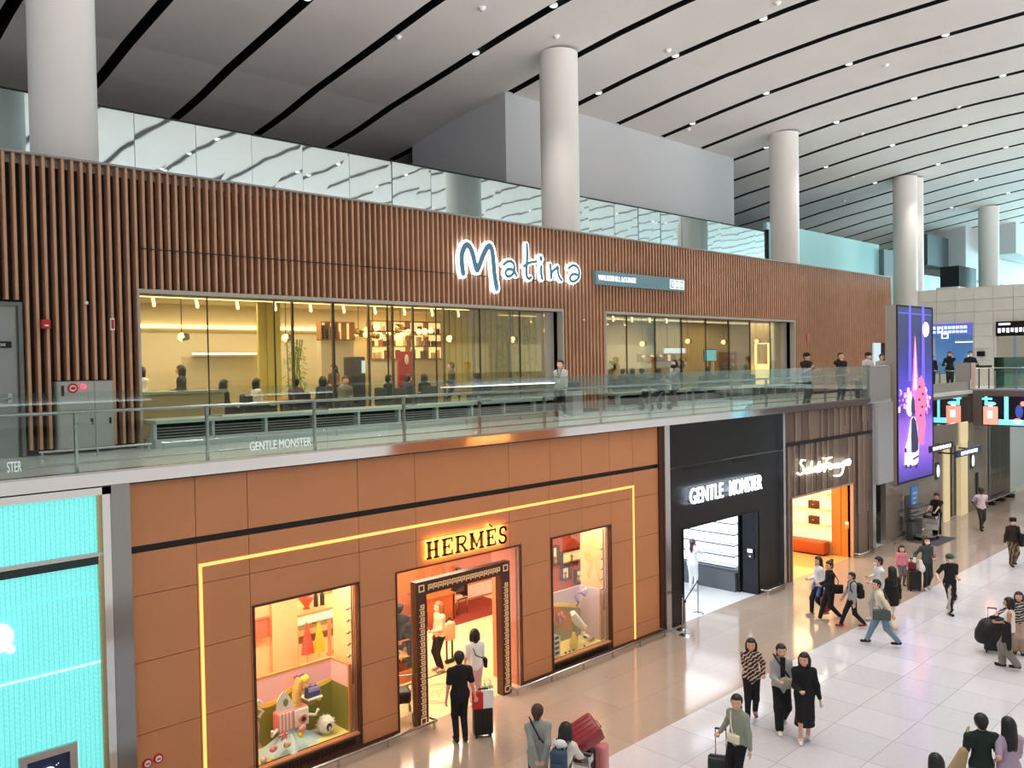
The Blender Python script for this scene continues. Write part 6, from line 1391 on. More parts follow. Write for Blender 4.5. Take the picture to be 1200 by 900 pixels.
b, i = person('person in long black knitted top and black skirt with white sneakers', pz(943, 868), 215, 1.66, (14, 14, 15), 'long', (12, 12, 13), 'skirt', (238, 236, 232), 'bob', aL='down', aR='front', step=.1, hem=.30, coat=.20, build_w=1.12, look=-25, wide=1.15)
w_ = wpt(b, i['wr'][-1], i['s'])
t = Thing('white_paper_cup', 'small white cup in the hand of the person in the black knitted top', 'cup', (w_.x, w_.y, w_.z-.12)); t.part('cup', MB().lathe((w_.x, w_.y-.03, w_.z-.15), [(0, 0), (.03, 0), (.038, .09), (0, .09)], 12), M_white); t.part('lid', MB().lathe((w_.x, w_.y-.03, w_.z-.06), [(.04, 0), (.04, .01), (0, .015)], 12), M_white)
gp = headpos(864, 815, 1.63)
b, i = person('person with black ponytail in sage green sweatshirt wheeling a black suitcase', gp, 175, 1.63, (146, 152, 134), 'long', (14, 14, 16), 'trousers', (230, 230, 230), 'tail', aL='down', aR=(.36, .02, .95), step=.1, look=25, build_w=1.05)
shoulder_bag('small cream shoulder bag worn across the sage green sweatshirt', b, i, -1, (236, 228, 200), .24, .15, .07, 1.0, y=.165, xx=.03)
w_ = wpt(b, i['wr'][1], i['s'])
suitcase('small black suitcase wheeled by the person in the sage green sweatshirt', (w_.x, w_.y, 0), 205, (14, 14, 16), .40, .24, .44, .93)
# group of three walking from the golden doorway
b, i = person('person in white cardigan with brown bag and denim jacket tied at the waist', pz(960, 722), 140, 1.66, (230, 226, 224), 'long', (34, 36, 44), 'trousers', (196, 192, 188), 'long', aL='grip', aR='front', step=.18, look=20)
t = Thing('denim_jacket', 'blue denim jacket tied at the waist over dark trousers', 'jacket', tuple(b.location), b.rotation_euler[2], None, world=False); g = MB()
V_, F_ = blob([((-.12, -.10, .93), (.12, -.10, .93), .06, .06), ((-.10, -.12, .9), (-.14, -.13, .55), .06, .08), ((.10, -.12, .9), (.12, -.13, .5), .06, .07), ((-.16, .02, .93), (-.15, .1, .62), .04, .05), ((0, -.14, .88), (0, -.14, .6), .08, .09)], .02, .02); g.add(V_.tolist(), F_.tolist(), True); t.part('cloth', g, cloth((78, 112, 170), noise=.2, nscale=9)); t.part('sleeves', MB().tube([(-.15, .02, .95), (-.02, .15, .96), (.03, .17, .75)], .03).tube([(.15, .02, .95), (.0, .15, .95), (-.03, .17, .78)], .03), cloth((94, 130, 184)))
w_ = wpt(b, i['wr'][-1], i['s'])
t = Thing('brown_carry_bag', 'red-brown upright bag carried by the person in the white cardigan', 'bag', (w_.x, w_.y, 0), 0); t.part('body', MB().rbox(w_.x-.17, w_.x+.17, w_.y-.08, w_.y+.08, w_.z-.62, w_.z-.2, .03), cloth((150, 62, 48))); t.part('handle', MB().tube([(w_.x-.07, w_.y, w_.z-.2), (w_.x-.05, w_.y, w_.z-.08), (w_.x+.05, w_.y, w_.z-.08), (w_.x+.07, w_.y, w_.z-.2)], .01), M_dark)
b, i = person('person with hair bun in loose black top carrying a black shoulder bag', pz(973, 729), 138, 1.66, (14, 14, 16), 'long', (18, 18, 20), 'trousers', (200, 196, 190), 'bun', aL='front', aR='front', step=.26, hairm=M_hairb, build_w=1.12, look=12)
shoulder_bag('black shoulder bag of the person with a hair bun', b, i, -1, (12, 12, 13), .3, .24, .1, .98, y=-.12, cross=False)
b, i = person('young person in light grey jacket and black trousers with a backpack', pz(999, 736), 132, 1.48, (158, 162, 168), 'long', (16, 16, 18), 'trousers', (150, 40, 40), 'short', aL='down', aR='swingf', step=.32, fem=False, look=8)
backpack('black backpack worn by the young person in light grey jacket', b, i, (16, 17, 19), .46)
# crossing group
person('person in white shirt and white face mask walking behind the long-haired person', headpos(1030, 653, 1.76), 135, 1.76, (226, 228, 232), 'long', (196, 192, 186), 'trousers', (220, 220, 220), 'short', aL='front', aR=(.35, .1, 1.1), step=.15, mask=True, fem=False, coat=.05)
person('person with very long black hair in black coat and cream trousers seen from behind', pz(1046, 739), 60, 1.68, (12, 12, 13), 'long', (228, 214, 190), 'trousers', (190, 180, 165), 'long', aL='down', aR='down', step=.2, coat=.12, wide=1.25)
b, i = person('person in cream jacket and blue jeans striding with a grey-green bag on the hip', pz(1034, 757), 122, 1.66, (226, 216, 196), 'long', (112, 136, 156), 'trousers', (24, 24, 26), 'short', aL='swingb', aR='down', step=.36, lean=10, fem=False, wide=1.15, build_w=1.1, look=30)
shoulder_bag('large grey-green messenger bag of the person in the cream jacket', b, i, -1, (74, 84, 84), .42, .26, .14, .86, y=.05)
person('child in pink jacket and dark face mask standing beside a black suitcase', pz(1057, 686), 218, 1.24, (238, 150, 166), 'long', (120, 112, 116), 'trousers', (50, 50, 54), 'long', aL='down', aR='down', fem=True, skin=M_skinp)
b, i = person('person in dark green-grey top and white face mask holding a suitcase handle', pz(1086, 691), 224, 1.62, (66, 72, 74), 'long', (44, 46, 50), 'trousers', (210, 210, 210), 'long', aL='front', aR=(.42, .05, .98), step=.08, mask=True)
w_ = wpt(b, i['wr'][1], i['s'])
suitcase('black suitcase with bags on top between the child and the masked person', (w_.x-.02, w_.y, 0), 224, (20, 22, 26), .38, .26, .58, .96)
t = Thing('white_tote_bag', 'white bag hanging on the handle of the black suitcase beside the child', 'bag', (w_.x, w_.y, .62)); V_, F_ = blob([((w_.x+.08, w_.y-.16, .92), (w_.x+.10, w_.y-.18, .66), .05, .10), ((w_.x+.1, w_.y-.18, .7), (w_.x+.1, w_.y-.18, .66), .1, .1)], .02, .02); t.part('body', MB().add(V_.tolist(), F_.tolist(), True), cloth((238, 234, 230))); t.part('handle', MB().tube([(w_.x+.02, w_.y-.1, .96), (w_.x+.08, w_.y-.16, .94)], .012), cloth((238, 234, 230)))
t = Thing('maroon_bag', 'maroon bag with white toy resting on the black suitcase beside the child', 'bag', (w_.x, w_.y, .64)); t.part('body', MB().rbox(w_.x-.16, w_.x+.06, w_.y-.06, w_.y+.14, .64, .88, .04), cloth((110, 34, 44))); t.part('toy', MB().ball((w_.x-.1, w_.y-.05, .92), .06).ball((w_.x-.1, w_.y-.05, 1.0), .045), M_white)
t = Thing('phone', 'pink phone in the hand of the masked person in dark green-grey', 'phone', (0, 0, 0)); w2 = wpt(b, i['wr'][-1], i['s']); t.o.location = w2; t.loc = tuple(w2); t.part('case', MB().rbox(w2.x-.05, w2.x+.05, w2.y-.07, w2.y-.05, w2.z-.03, w2.z+.15, .008), cloth((220, 90, 110))); t.part('camera_bump', MB().rbox(w2.x-.03, w2.x, w2.y-.078, w2.y-.07, w2.z+.1, w2.z+.13, .003), M_dark)
cam_pat = mat('black_cream_print', (20, 20, 22), .8); pattern(cam_pat, (16, 16, 18), (190, 184, 170), 1.3, (0, .2, .5))
b, i = person('person in green cap, black t-shirt and black printed trousers walking forward', pz(1113, 719), 232, 1.66, (18, 18, 20), 'short', (16, 16, 18), 'trousers', (24, 24, 26), 'short', aL='front', aR=(.42, .16, 1.02), step=.16, cap=((52, 84, 62), 'peak'), fem=False, build_w=1.1, mask=True, coat=.05, botm=cam_pat, skin=M_skinp, wide=1.15)
# person with trolley at the stand, person in white t-shirt
b, i = person('person dressed all in black beside the luggage trolley on the grey mat', pz(1098, 629), 172, 1.74, (12, 12, 13), 'short', (12, 12, 13), 'skirt', (214, 212, 208), 'short', aL='push', aR='push', hem=.12, fem=False, coat=.1, nod=15)
trolley('steel luggage trolley handled by the person dressed all in black', (b.location[0]-.88, b.location[1]+.1, 0), 172, False)
t = Thing('magazine_stand', 'low dark display stand with papers beside the taupe stone wall', 'stand', (34.9, 13.1, 0)); M_st = mat('stand_grey', (70, 72, 78), .4)
t.part('base', MB().rbox(34.3, 35.3, 12.9, 13.15, 0, .75, .03), M_st); t.part('tray', MB().box(34.25, 35.6, 12.75, 13.15, .95, .99), M_st); t.part('tray', MB().box(34.25, 35.5, 12.7, 13.15, 1.28, 1.32), M_st); t.part('back_panel', MB().box(34.2, 34.7, 13.12, 13.16, .7, 1.75), M_st)
for k in range(5): tag(MB().box(34.35+.24*k, 34.53+.24*k, 12.8, 13.0, .992, 1.01).build('leaflet', M_white), 'white leaflet on the tray of the display stand', 'leaflet', 'leaflets on the display stand')
person('bearded person in white t-shirt and dark trousers walking with hands on the hips', pz(1150, 621), 222, 1.72, (226, 208, 214), 'short', (50, 50, 54), 'trousers', (24, 24, 26), 'curly', aL='hip', aR='hip', step=.18, skin=M_skind, fem=False, build_w=1.1)
cam2 = mat('brown_print', (90, 76, 56), .8); pattern(cam2, (58, 48, 34), (140, 118, 88), 3, (0, .2, .5))
b, i = person('person in black beret, dark brown coat and patterned wide trousers at the right edge', pz(1187, 663), 218, 1.62, (40, 32, 26), 'long', sleeve='long', legs='trousers', shoes=(20, 20, 20), hair='short', aL='down', aR='down', step=.12, cap=((18, 18, 20), 'beret'), botm=cam2, wide=1.5, coat=.1, build_w=1.12, skin=M_skinp) if False else person('person in black beret, dark brown coat and patterned wide trousers at the right edge', pz(1187, 663), 218, 1.62, (40, 32, 26), 'long', (90, 76, 56), 'trousers', (20, 20, 20), 'short', aL='down', aR='down', step=.12, cap=((18, 18, 20), 'beret'), botm=cam2, wide=1.5, coat=.1, build_w=1.12, skin=M_skinp)
shoulder_bag('large black bag hanging from the shoulder of the person in the beret', b, i, -1, (12, 12, 14), .42, .45, .14, .95, y=.0, cross=False)
# pair at the right edge
b, i = person('person in white sleeveless top and wide grey trousers at the right edge', headpos(1183, 701, 1.63), 100, 1.63, (240, 238, 232), 'none', (128, 124, 118), 'trousers', (24, 24, 26), 'bob', aL='down', aR='front', step=.16, wide=1.5, skin=M_skins, tucked=True)
t = Thing('black_jacket', 'black jacket hanging over the arm of the person in the white top', 'jacket', tuple(b.location), b.rotation_euler[2], None, world=False); V_, F_ = blob([((-.26, .0, 1.08), (-.30, -.02, .55), .06, .05), ((-.26, .08, 1.05), (-.29, .1, .7), .04, .04)], .02, .02); t.part('cloth', MB().add(V_.tolist(), F_.tolist(), True), cloth((16, 16, 18))); t.part('collar', MB().tube([(-.30, -.04, 1.1), (-.24, .08, 1.14)], .03), cloth((16, 16, 18)))
strp = mat('striped_sleeve', (120, 116, 112), .8); pattern(strp, (30, 28, 28), (190, 186, 180), 5, (0, 1.2, 0))
b2, i2 = person('person in striped sleeves reaching for a suitcase handle at the right edge', headpos(1194, 695, 1.48), 190, 1.50, sleeve='long', bottom=(176, 150, 136), legs='trousers', hair='bob', aL='down', aR=(.50, .40, 1.10), topm=strp, wide=1.4)
w_ = pz(1163, 764)
suitcase('dark suitcase under a heap of black clothing near the right edge', (w_[0], w_[1], 0), 200, (18, 18, 20), .36, .24, .5, 1.05)
t = Thing('black_down_jacket', 'puffed black down jacket heaped over the suitcase near the right edge', 'jacket', (w_[0], w_[1], .3)); V_, F_ = blob([((w_[0]-.12, w_[1]+.05, .62), (w_[0]+.12, w_[1]-.1, .64), .23, .22), ((w_[0]-.18, w_[1]+.12, .42), (w_[0]+.16, w_[1]-.14, .40), .19, .2), ((w_[0]-.22, w_[1]+.16, .5), (w_[0]-.24, w_[1]+.18, .38), .16, .14)], .024, .025); t.part('shell', MB().add(V_.tolist(), F_.tolist(), True), mat('down_black', (14, 14, 15), .6)); t.part('collar', MB().tube([(w_[0]-.1, w_[1], .86), (w_[0]+.1, w_[1]-.08, .87)], .05), mat('down_black'))
# pair at the bottom right corner
b, i = person('person in dark green top seen from above with a tan bag, bottom right', headpos(1150, 838, 1.66), 40, 1.66, (22, 40, 32), 'short', (90, 100, 116), 'trousers', (220, 220, 220), 'short', aL='down', aR='down', fem=False, build_w=1.12)
t = Thing('tan_cloth_bag', 'long tan cloth bag hanging at the left side of the person in dark green', 'bag', tuple(b.location), b.rotation_euler[2], None, world=False); V_, F_ = blob([((-.27, -.02, 1.1), (-.42, .06, .55), .07, .15), ((-.42, .06, .6), (-.46, .1, .4), .15, .15)], .025, .03); t.part('body', MB().add(V_.tolist(), F_.tolist(), True), cloth((176, 152, 112))); t.part('strap', MB().tube([(-.25, -.04, 1.15), (-.19, .0, 1.47), (-.24, .06, 1.2)], .02), cloth((190, 166, 124)))
person('person with shoulder-length black hair in lilac top, bottom right corner', headpos(1182, 842, 1.62), 46, 1.62, (176, 156, 180), 'short', (110, 98, 84), 'trousers', (220, 220, 220), 'long', aL='hip', aR='front', build_w=1.08)
person('person in black with long hair at the bottom edge beside the tan bag', headpos(1097, 885, 1.60), 46, 1.60, (20, 20, 22), 'long', (20, 20, 22), 'trousers', (30, 30, 30), 'long')
# in the shops
b, i = person('person with long light-brown hair in beige top at the display counter', pz(516, 786), 170, 1.62, (226, 196, 160), 'long', (30, 26, 26), 'trousers', (200, 180, 160), 'long', hairm=M_hairl, aL='front', aR='down', skin=M_skinp)
t = Thing('brown_backpack', 'small tan and black backpack behind the person with light-brown hair', 'backpack', (b.location[0]+.5, b.location[1]+.25, 0)); x_, y_ = b.location[0]+.5, b.location[1]+.25
t.part('body', MB().rbox(x_-.14, x_+.14, y_-.1, y_+.1, .55, 1.0, .05), cloth((224, 190, 150))); t.part('straps', MB().tube([(x_-.1, y_, 1.0), (x_, y_, 1.1), (x_+.1, y_, 1.0)], .02), M_dark); t.part('wheel_frame', MB().box(x_-.1, x_-.07, y_-.02, y_+.02, .04, .6).box(x_+.07, x_+.1, y_-.02, y_+.02, .04, .6), M_dark); t.part('wheel', MB().tube([(x_-.12, y_, .05), (x_+.12, y_, .05)], .05), M_black)
b, i = person('person in black top and jeans standing left inside the orange doorway', headpos(468, 708, 1.66), 40, 1.66, (24, 24, 28), 'long', (70, 84, 104), 'trousers', (30, 30, 30), 'short', aL='front', aR='back', fem=False)
person('person behind the display counter leaning over it', headpos(483, 712, 1.62), 250, 1.62, (36, 30, 30), 'long', (30, 30, 30), 'trousers', (20, 20, 20), 'short', hairm=M_hairb, aL='front', aR='front', lean=22, nod=25)
t = local_thing('pushchair', 'dark folded pushchair left inside the orange doorway', 'pushchair', pz(470, 842), 60)
t.part('seat', MB().rbox(-.2, .2, -.2, .25, .35, .6, .06), M_dark); t.part('frame', MB().tube([(-.22, -.35, 1.0), (-.22, .3, .1)], .015).tube([(.22, -.35, 1.0), (.22, .3, .1)], .015).tube([(-.22, -.35, 1.0), (.22, -.35, 1.0)], .015), M_steel)
for x, y in ((-.22, .3), (.22, .3), (-.22, -.25), (.22, -.25)): t.part('wheel', MB().tube([(x-.02, y, .09), (x+.02, y, .09)], .09, 14), M_black)
person('person sitting at the wooden desk in dark jacket and pale trousers', (15.95, 18.7, 0), 190, 1.68, (40, 34, 34), 'long', (206, 176, 150), 'trousers', (30, 30, 30), 'short', aL='front', aR='front', seat=.53, skin=M_skinp)
person('person in white clothes taking a photograph before the white shelves', pz(812, 692), 20, 1.60, (240, 242, 246), 'long', (236, 238, 242), 'trousers', (220, 220, 224), 'tail', aL='camera', aR='camera', hairm=M_hairb)

# ------------------------------------------------------------------ lounge behind the windows
M_lb = mat('lounge_beige_wall', (216, 204, 172), .6); M_lc = mat('lounge_ceiling', (214, 204, 174), .7); M_oak = mat('lounge_oak', (170, 120, 70), .45)
struct('floor', MB().box(-2, 54.6, 18.1, 28, 5.45, ZU), mat('lounge_floor', (120, 104, 84), .3))
struct('ceiling', MB().box(-2, 54.6, 18.1, 28, 9.3, 9.4), M_lc); struct('wall_inner', MB().box(44.6, 54.6, 18.05, 18.15, ZU, 9.4), M_lb)
struct('wall_back', MB().box(6.0, 54.5, 27.2, 27.4, ZU, 9.3), M_lb)
struct('wall_inner', MB().box(6.4, 6.5, 18.2, 27.2, ZU, 9.3), M_lb); struct('wall_inner', MB().box(54.4, 54.5, 18.2, 27.2, ZU, 9.3), M_lb)
M_cove = mat('cove_light', (255, 226, 150), emit=3.2)
YB = 27.15
def strip(px0, px1, py0, py1, Y, lb, h=.05, m=None):
    a = atY(px0, py0, Y); b = atY(px1, py1, Y); z = (a.z+b.z)/2
    t = Thing('light_strip', lb, 'light', ((a.x+b.x)/2, Y, z)); t.part('tube', MB().box(a.x, b.x, Y-.05, Y, z-h/2, z+h/2), m or M_cove); t.part('ledge', MB().box(a.x, b.x, Y-.16, Y, z-h/2-.05, z-h/2), M_lb)
strip(163, 410, 380, 388, YB, 'long warm light strip high on the back wall of the lounge, left window', .12)
strip(410, 520, 392, 394, YB, 'warm light strip above the picture frames in the lounge', .07)
q = atY(225, 414, 25.5); q2 = atY(300, 415, 25.5); struct('wall_inner', MB().box(q.x-.3, q2.x+.3, 25.5, 25.6, ZU, q.z-.1), M_lb)
strip(225, 300, 414, 415, 25.5, 'white light strip on the low wall in the lounge, left window', .05, mat('cove_white', (240, 240, 250), emit=2.6))
for x0, x1, y, e in ((7, 19.4, 20.5, 430), (7, 19.4, 25.2, 330), (21.9, 36, 20.5, 420), (24, 50, 25.2, 560)):
    area('lounge_ceiling_lamps', ((x0+x1)/2, y, 9.22), ((x0+x1)/2, y, 0), x1-x0, 1.2, e, (1, .88, .64))
# track lights
def track(x0, x1, y, lb):
    t = Thing('track_light', lb, 'track light', ((x0+x1)/2, y, 9.2)); t.part('rail', MB().box(x0, x1, y-.02, y+.02, 9.0, 9.04), mat('track_glow', (255, 230, 160), emit=1.5)); t.part('suspension', MB().box(x0+.5, x0+.53, y-.01, y+.01, 9.04, 9.3).box(x1-.5, x1-.47, y-.01, y+.01, 9.04, 9.3), M_dark)
    n = int((x1-x0)/1.1)
    for k in range(n): x = x0+.5+k*(x1-x0-1)/max(1, n-1); s_ = t.part('spot_head', MB().tube([(x, y, 8.98), (x+.02, y-.03, 8.82)], .05, 10), M_white); t.part('spot_lens', MB().ball((x+.02, y-.03, 8.8), .04), M_warmlamp, s_)
track(8, 19, 21.5, 'long track of small spotlights in the left lounge window'); track(22, 30, 21.0, 'track of small spotlights in the right lounge window, front one'); track(22, 30, 23.2, 'track of small spotlights in the right lounge window, rear one')
# screens of beech battens and yellow curtain glass
M_cur = mat('yellow_curtain', (214, 198, 104), .6)
def battens(px0, px1, Y, lb, m, step=.22):
    a, b = atY(px0, 400, Y).x, atY(px1, 400, Y).x; t = Thing('batten_screen', lb, 'screen', ((a+b)/2, Y, ZU)); g = MB(); x = a
    while x < b: g.box(x, x+step*.55, Y, Y+.06, ZU, 9.28); x += step
    t.part('battens', g, m); t.part('backing', MB().box(a, b, Y+.06, Y+.09, ZU, 9.28), m)
battens(520, 640, 24.0, 'tall yellow curtain panels at the right of the left lounge window', M_cur, .3)
battens(303, 330, 24.5, 'narrow yellow curtain panels behind the indoor bamboo', M_cur, .3)
battens(770, 832, 26.5, 'pleated beige panel in the middle of the right lounge window', mat('beige_pleat', (204, 184, 138), .6), .2)
battens(880, 925, 25.5, 'tall pale panels at the right of the right lounge window', mat('beige_pleat'), .5)
for k, px_ in enumerate((343, 390, 432, 460, 484, 520, 555, 598)):
    q = atY(px_, 400, 19.6+.3*(k % 3)); tag(MB().box(q.x-.03, q.x+.03, q.y-.03, q.y+.03, ZU, 9.28).build('slim_post', mat('post_bronze', (90, 76, 54), .4)), 'slim dark bronze post standing just inside the lounge window', 'post', 'slim bronze posts inside the lounge')
# shelf walls
def shelfwall(px0, px1, pyt, pyb, Y, rows, lb, nb, grp, cols=((196, 120, 90), (230, 210, 170), (120, 80, 60), (90, 84, 78))):
    a = atY(px0, pyb, Y); b = atY(px1, pyt, Y); z0, z1 = max(a.z, ZU), b.z
    t = Thing('lit_bookshelf', lb, 'shelf', ((a.x+b.x)/2, Y, ZU)); t.part('base_cabinet', MB().box(a.x, b.x, Y+.05, Y+.33, ZU, z0), M_lb); t.part('lit_back', MB().box(a.x, b.x, Y+.3, Y+.33, z0, z1), mat('shelf_warm_glow', (255, 220, 150), emit=1.3))
    for r in range(rows+1): z = z0+(z1-z0)*r/rows; t.part('shelf_board', MB().box(a.x, b.x, Y, Y+.3, z-.02, z+.02), M_oak)
    for k in range(5): x = a.x+(b.x-a.x)*k/4; t.part('upright', MB().box(x-.02, x+.02, Y, Y+.3, z0, z1), M_oak)
    for r in range(rows):
        z = z0+(z1-z0)*r/rows+.02; hh = (z1-z0)/rows-.1; x = a.x+.1
        for k in range(nb):
            w = random.uniform(.06, .16)
            if x+w > b.x-.05: break
            if random.random() < .75: tag(MB().rbox(x, x+w*.85, Y+.06, Y+.26, z, z+hh*random.uniform(.5, .95), .008).build('book', cloth(cols[random.randrange(4)])), grp[0], 'book', grp[1])
            x += w+random.uniform(0, .25)
random.seed(8)
shelfwall(436, 522, 378, 421, 26.3, 3, 'long lit shelves with books in the middle of the left lounge window', 22, ('book on the long lit shelves in the left lounge window', 'books on the long lit shelves'))
shelfwall(377, 415, 378, 398, 25.0, 1, 'short lit shelf left of the books in the left lounge window', 8, ('small item on the short lit lounge shelf', 'items on the short lit shelf'))
shelfwall(752, 792, 415, 424, 25.5, 1, 'low lit shelf at the left of the right lounge window', 8, ('book on the low lit shelf in the right lounge window', 'books on the low lit shelf'))
shelfwall(843, 863, 413, 438, 24.5, 3, 'tall lit shelf in the middle of the right lounge window', 8, ('item on the tall lit shelf in the right lounge window', 'items on the tall lit shelf'))
# framed pictures
fp0 = None
for px_ in (438, 448, 474, 489, 518, 529, 541):
    q = atY(px_, 410, 27.17)
    if fp0 is None:
        t = Thing('framed_picture', 'small dark framed picture on the lounge back wall above the shelves', 'picture', (q.x, 27.17, q.z), 0, 'framed pictures above the lounge shelves', world=False); t.part('frame', frame_mb(MB(), -.2, .2, -.22, .22, -.03, .03, .04), M_dark); t.part('print', MB().box(-.16, .16, 0, .02, -.18, .18), M_lb); fp0 = t.o
    else: copy_thing(fp0, (q.x, 27.17, q.z))
# pendant lamps: faceted globes
def pendant(px_, py_, Y, lb, r=.115, group=None):
    q = atY(px_, py_, Y); t = Thing('pendant_lamp', lb, 'pendant lamp', tuple(q), 0, group)
    t.part('globe', MB().ball(q, r, 8, 6), M_warmlamp); t.part('shade', MB().add([(q.x+r*.5+v[0]*r*.9, q.y+v[1]*r, q.z+v[2]*r) for v in ((-1, -1, -1), (1, -1, -.6), (1, 1, -.6), (-1, 1, -1), (-.4, -.8, 1), (1, -.8, .7), (1, .8, .7), (-.4, .8, 1))], [(0, 1, 2, 3), (4, 5, 6, 7), (0, 1, 5, 4), (1, 2, 6, 5), (2, 3, 7, 6)]), mat('smoked_glass', (90, 92, 84), .15)); t.part('cord', MB().tube([(q.x, q.y, q.z+r), (q.x, q.y, 9.28)], .012), M_dark)
for p in ((213, 395), (335, 396), (527, 397), (601, 398), (753, 403), (806, 400), (848, 401), (887, 400)): pendant(p[0], p[1], 22.0, 'faceted glass pendant lamp hanging in the lounge, '+{213: 'leftmost of all', 335: 'before the indoor bamboo', 527: 'above the right end of the long shelves', 601: 'before the yellow curtain panels', 753: 'leftmost in the right window', 806: 'by the hanging screen of the right window', 848: 'above the tall lit shelf', 887: 'rightmost of all'}[p[0]])
t = Thing('cluster_chandelier', 'long cluster chandelier of amber glass globes in the left lounge window', 'chandelier', tuple(atY(458, 385, 22))); random.seed(12)
a, b = atY(420, 388, 22), atY(500, 390, 22)
for k in range(26): x = a.x+(b.x-a.x)*k/25; z = a.z+random.uniform(-.16, .16); y = 22+random.uniform(-.25, .25); t.part('globe', MB().ball((x, y, z), random.uniform(.07, .12), 8, 6), mat('amber_glass_lamp', (255, 214, 130), emit=4.) if k % 2 else mat('amber_glass', (170, 130, 60), .1))
for k in range(6): x = a.x+(b.x-a.x)*k/5; t.part('cord', MB().tube([(x, 22, a.z), (x, 22, 9.28)], .01), M_dark)
t.part('bar', MB().box(a.x, b.x, 21.98, 22.02, a.z-.02, a.z+.02), M_dark)
# indoor bamboo
def bamboo(px0, px1, pyt, Y, lb, dens):
    a, b = atY(px0, 420, Y), atY(px1, 420, Y); zt2 = atY(px0, pyt, Y).z; t = Thing('potted_bamboo', lb, 'plant', ((a.x+b.x)/2, Y, ZU)); g = MB(); l = MB(); n = 5
    for k in range(n):
        x = a.x+(b.x-a.x)*(k+.5)/n; g.tube([(x, Y, ZU+.4), (x+random.uniform(-.1, .1), Y, (ZU+zt2)/2), (x+random.uniform(-.2, .2), Y, zt2)], .018, 6)
    for k in range(dens):
        x = random.uniform(a.x, b.x); z = random.uniform(ZU+.7, zt2); y = Y+random.uniform(-.3, .3); an = random.uniform(0, 2*PI); L_ = random.uniform(.12, .24); dx, dy, dz = math.cos(an)*L_, math.sin(an)*L_*.6, random.uniform(-.16, .05)
        l.quad((x, y, z), (x+dx*.5-dy*.18, y+dy*.5+dx*.18, z+dz*.3), (x+dx, y+dy, z+dz), (x+dx*.5+dy*.18, y+dy*.5-dx*.18, z+dz*.3))
    t.part('stems', g, mat('bamboo_stem', (130, 140, 70), .5)); t.part('leaves', l, mat('bamboo_leaf', (150, 176, 70), .6)); t.part('planter', MB().rbox(a.x-.1, b.x+.1, Y-.25, Y+.25, ZU, ZU+.45, .03), M_dark)
bamboo(338, 354, 398, 23.0, 'leafy indoor bamboo between the curtain and the beige wall, left window', 420); bamboo(575, 640, 380, 23.2, 'large pale bamboo before the yellow curtain panels', 700)
# counters, armchairs, guests
t = Thing('bar_counter', 'long counter with steel top at the left of the left lounge window', 'counter', (9, 20.5, ZU)); t.part('top', MB().box(6.9, 9.6, 19.8, 20.5, 6.62, 6.68), M_steel); t.part('front', MB().box(6.95, 9.55, 19.9, 20.4, ZU, 6.62), M_lb)
t = Thing('red_display_stand', 'tall red display stand in the left lounge window', 'stand', tuple(atY(478, 440, 21.0))); q = atY(478, 425, 21.); t.part('panel', MB().box(q.x-.35, q.x+.25, 21, 21.08, ZU, q.z+.35), cloth((170, 36, 36))); t.part('picture', MB().ball((q.x-.05, 20.99, q.z+.1), (.08, .01, .16)), M_lb)
t = Thing('coffee_machine', 'tall black machine with blue screen in the left lounge window', 'machine', tuple(atY(421, 430, 23.))); q = atY(421, 430, 23.); t.part('body', MB().rbox(q.x-.4, q.x+.1, 22.8, 23.3, ZU, atY(421, 420, 23).z+.05, .03), M_dark); t.part('screen', MB().box(q.x-.05, q.x+.08, 22.77, 22.8, q.z-.2, q.z+.2), mat('screen_pale', (170, 200, 220), emit=.7))
ch0 = None
random.seed(21)
def armchair(x, y, deg):
    global ch0
    if ch0 is None:
        t = Thing('armchair', 'dark rounded armchair in the airport lounge', 'armchair', (x, y, ZU), math.radians(deg), 'dark armchairs in the lounge', world=False)
        t.part('seat', MB().rbox(-.27, .27, -.25, .27, .30, .46, .05), cloth((52, 52, 56))); t.part('backrest', MB().rbox(-.3, .3, -.36, -.24, .34, .92, .06), cloth((46, 46, 50)))
        for sd in (-1, 1): t.part('armrest', MB().rbox(.27*sd-.05, .27*sd+.05, -.3, .22, .34, .64, .04), cloth((46, 46, 50)))
        for sx in (-1, 1):
            for sy in (-1, 1): t.part('leg', MB().tube([(.22*sx, .2*sy, .32), (.25*sx, .23*sy, 0)], .016), M_dark)
        ch0 = t.o; return
    copy_thing(ch0, (x, y, ZU), math.radians(deg))
tb0 = None
def table(x, y):
    global tb0
    if tb0 is None:
        t = Thing('lounge_table', 'small square lounge table between dark armchairs', 'table', (x, y, ZU), 0, 'small tables in the lounge', world=False)
        t.part('tabletop', MB().rbox(-.35, .35, -.35, .35, .70, .74, .01), M_oak); t.part('stem', MB().tube([(0, 0, 0), (0, 0, .7)], .035), M_dark); t.part('foot', MB().lathe((0, 0, 0), [(.25, 0), (.25, .02), (.0, .03)], 18), M_dark); tb0 = t.o; return
    copy_thing(tb0, (x, y, ZU))
G = [(262, 436, 'dark'), (300, 430, 'white'), (346, 428, 'brown'), (378, 432, 'black'), (404, 424, 'grey'), (455, 432, 'black'), (478, 430, 'blue'), (497, 432, 'black'), (560, 428, 'grey'), (730, 433, 'dark'), (741, 431, 'black'), (752, 430, 'grey'), (772, 429, 'olive'), (830, 432, 'grey'), (846, 428, 'dark'), (874, 432, 'brown')]
cols = {'dark': (60, 56, 54), 'white': (226, 222, 214), 'brown': (110, 80, 60), 'black': (26, 26, 28), 'grey': (130, 128, 124), 'blue': (50, 60, 90), 'olive': (96, 92, 66)}
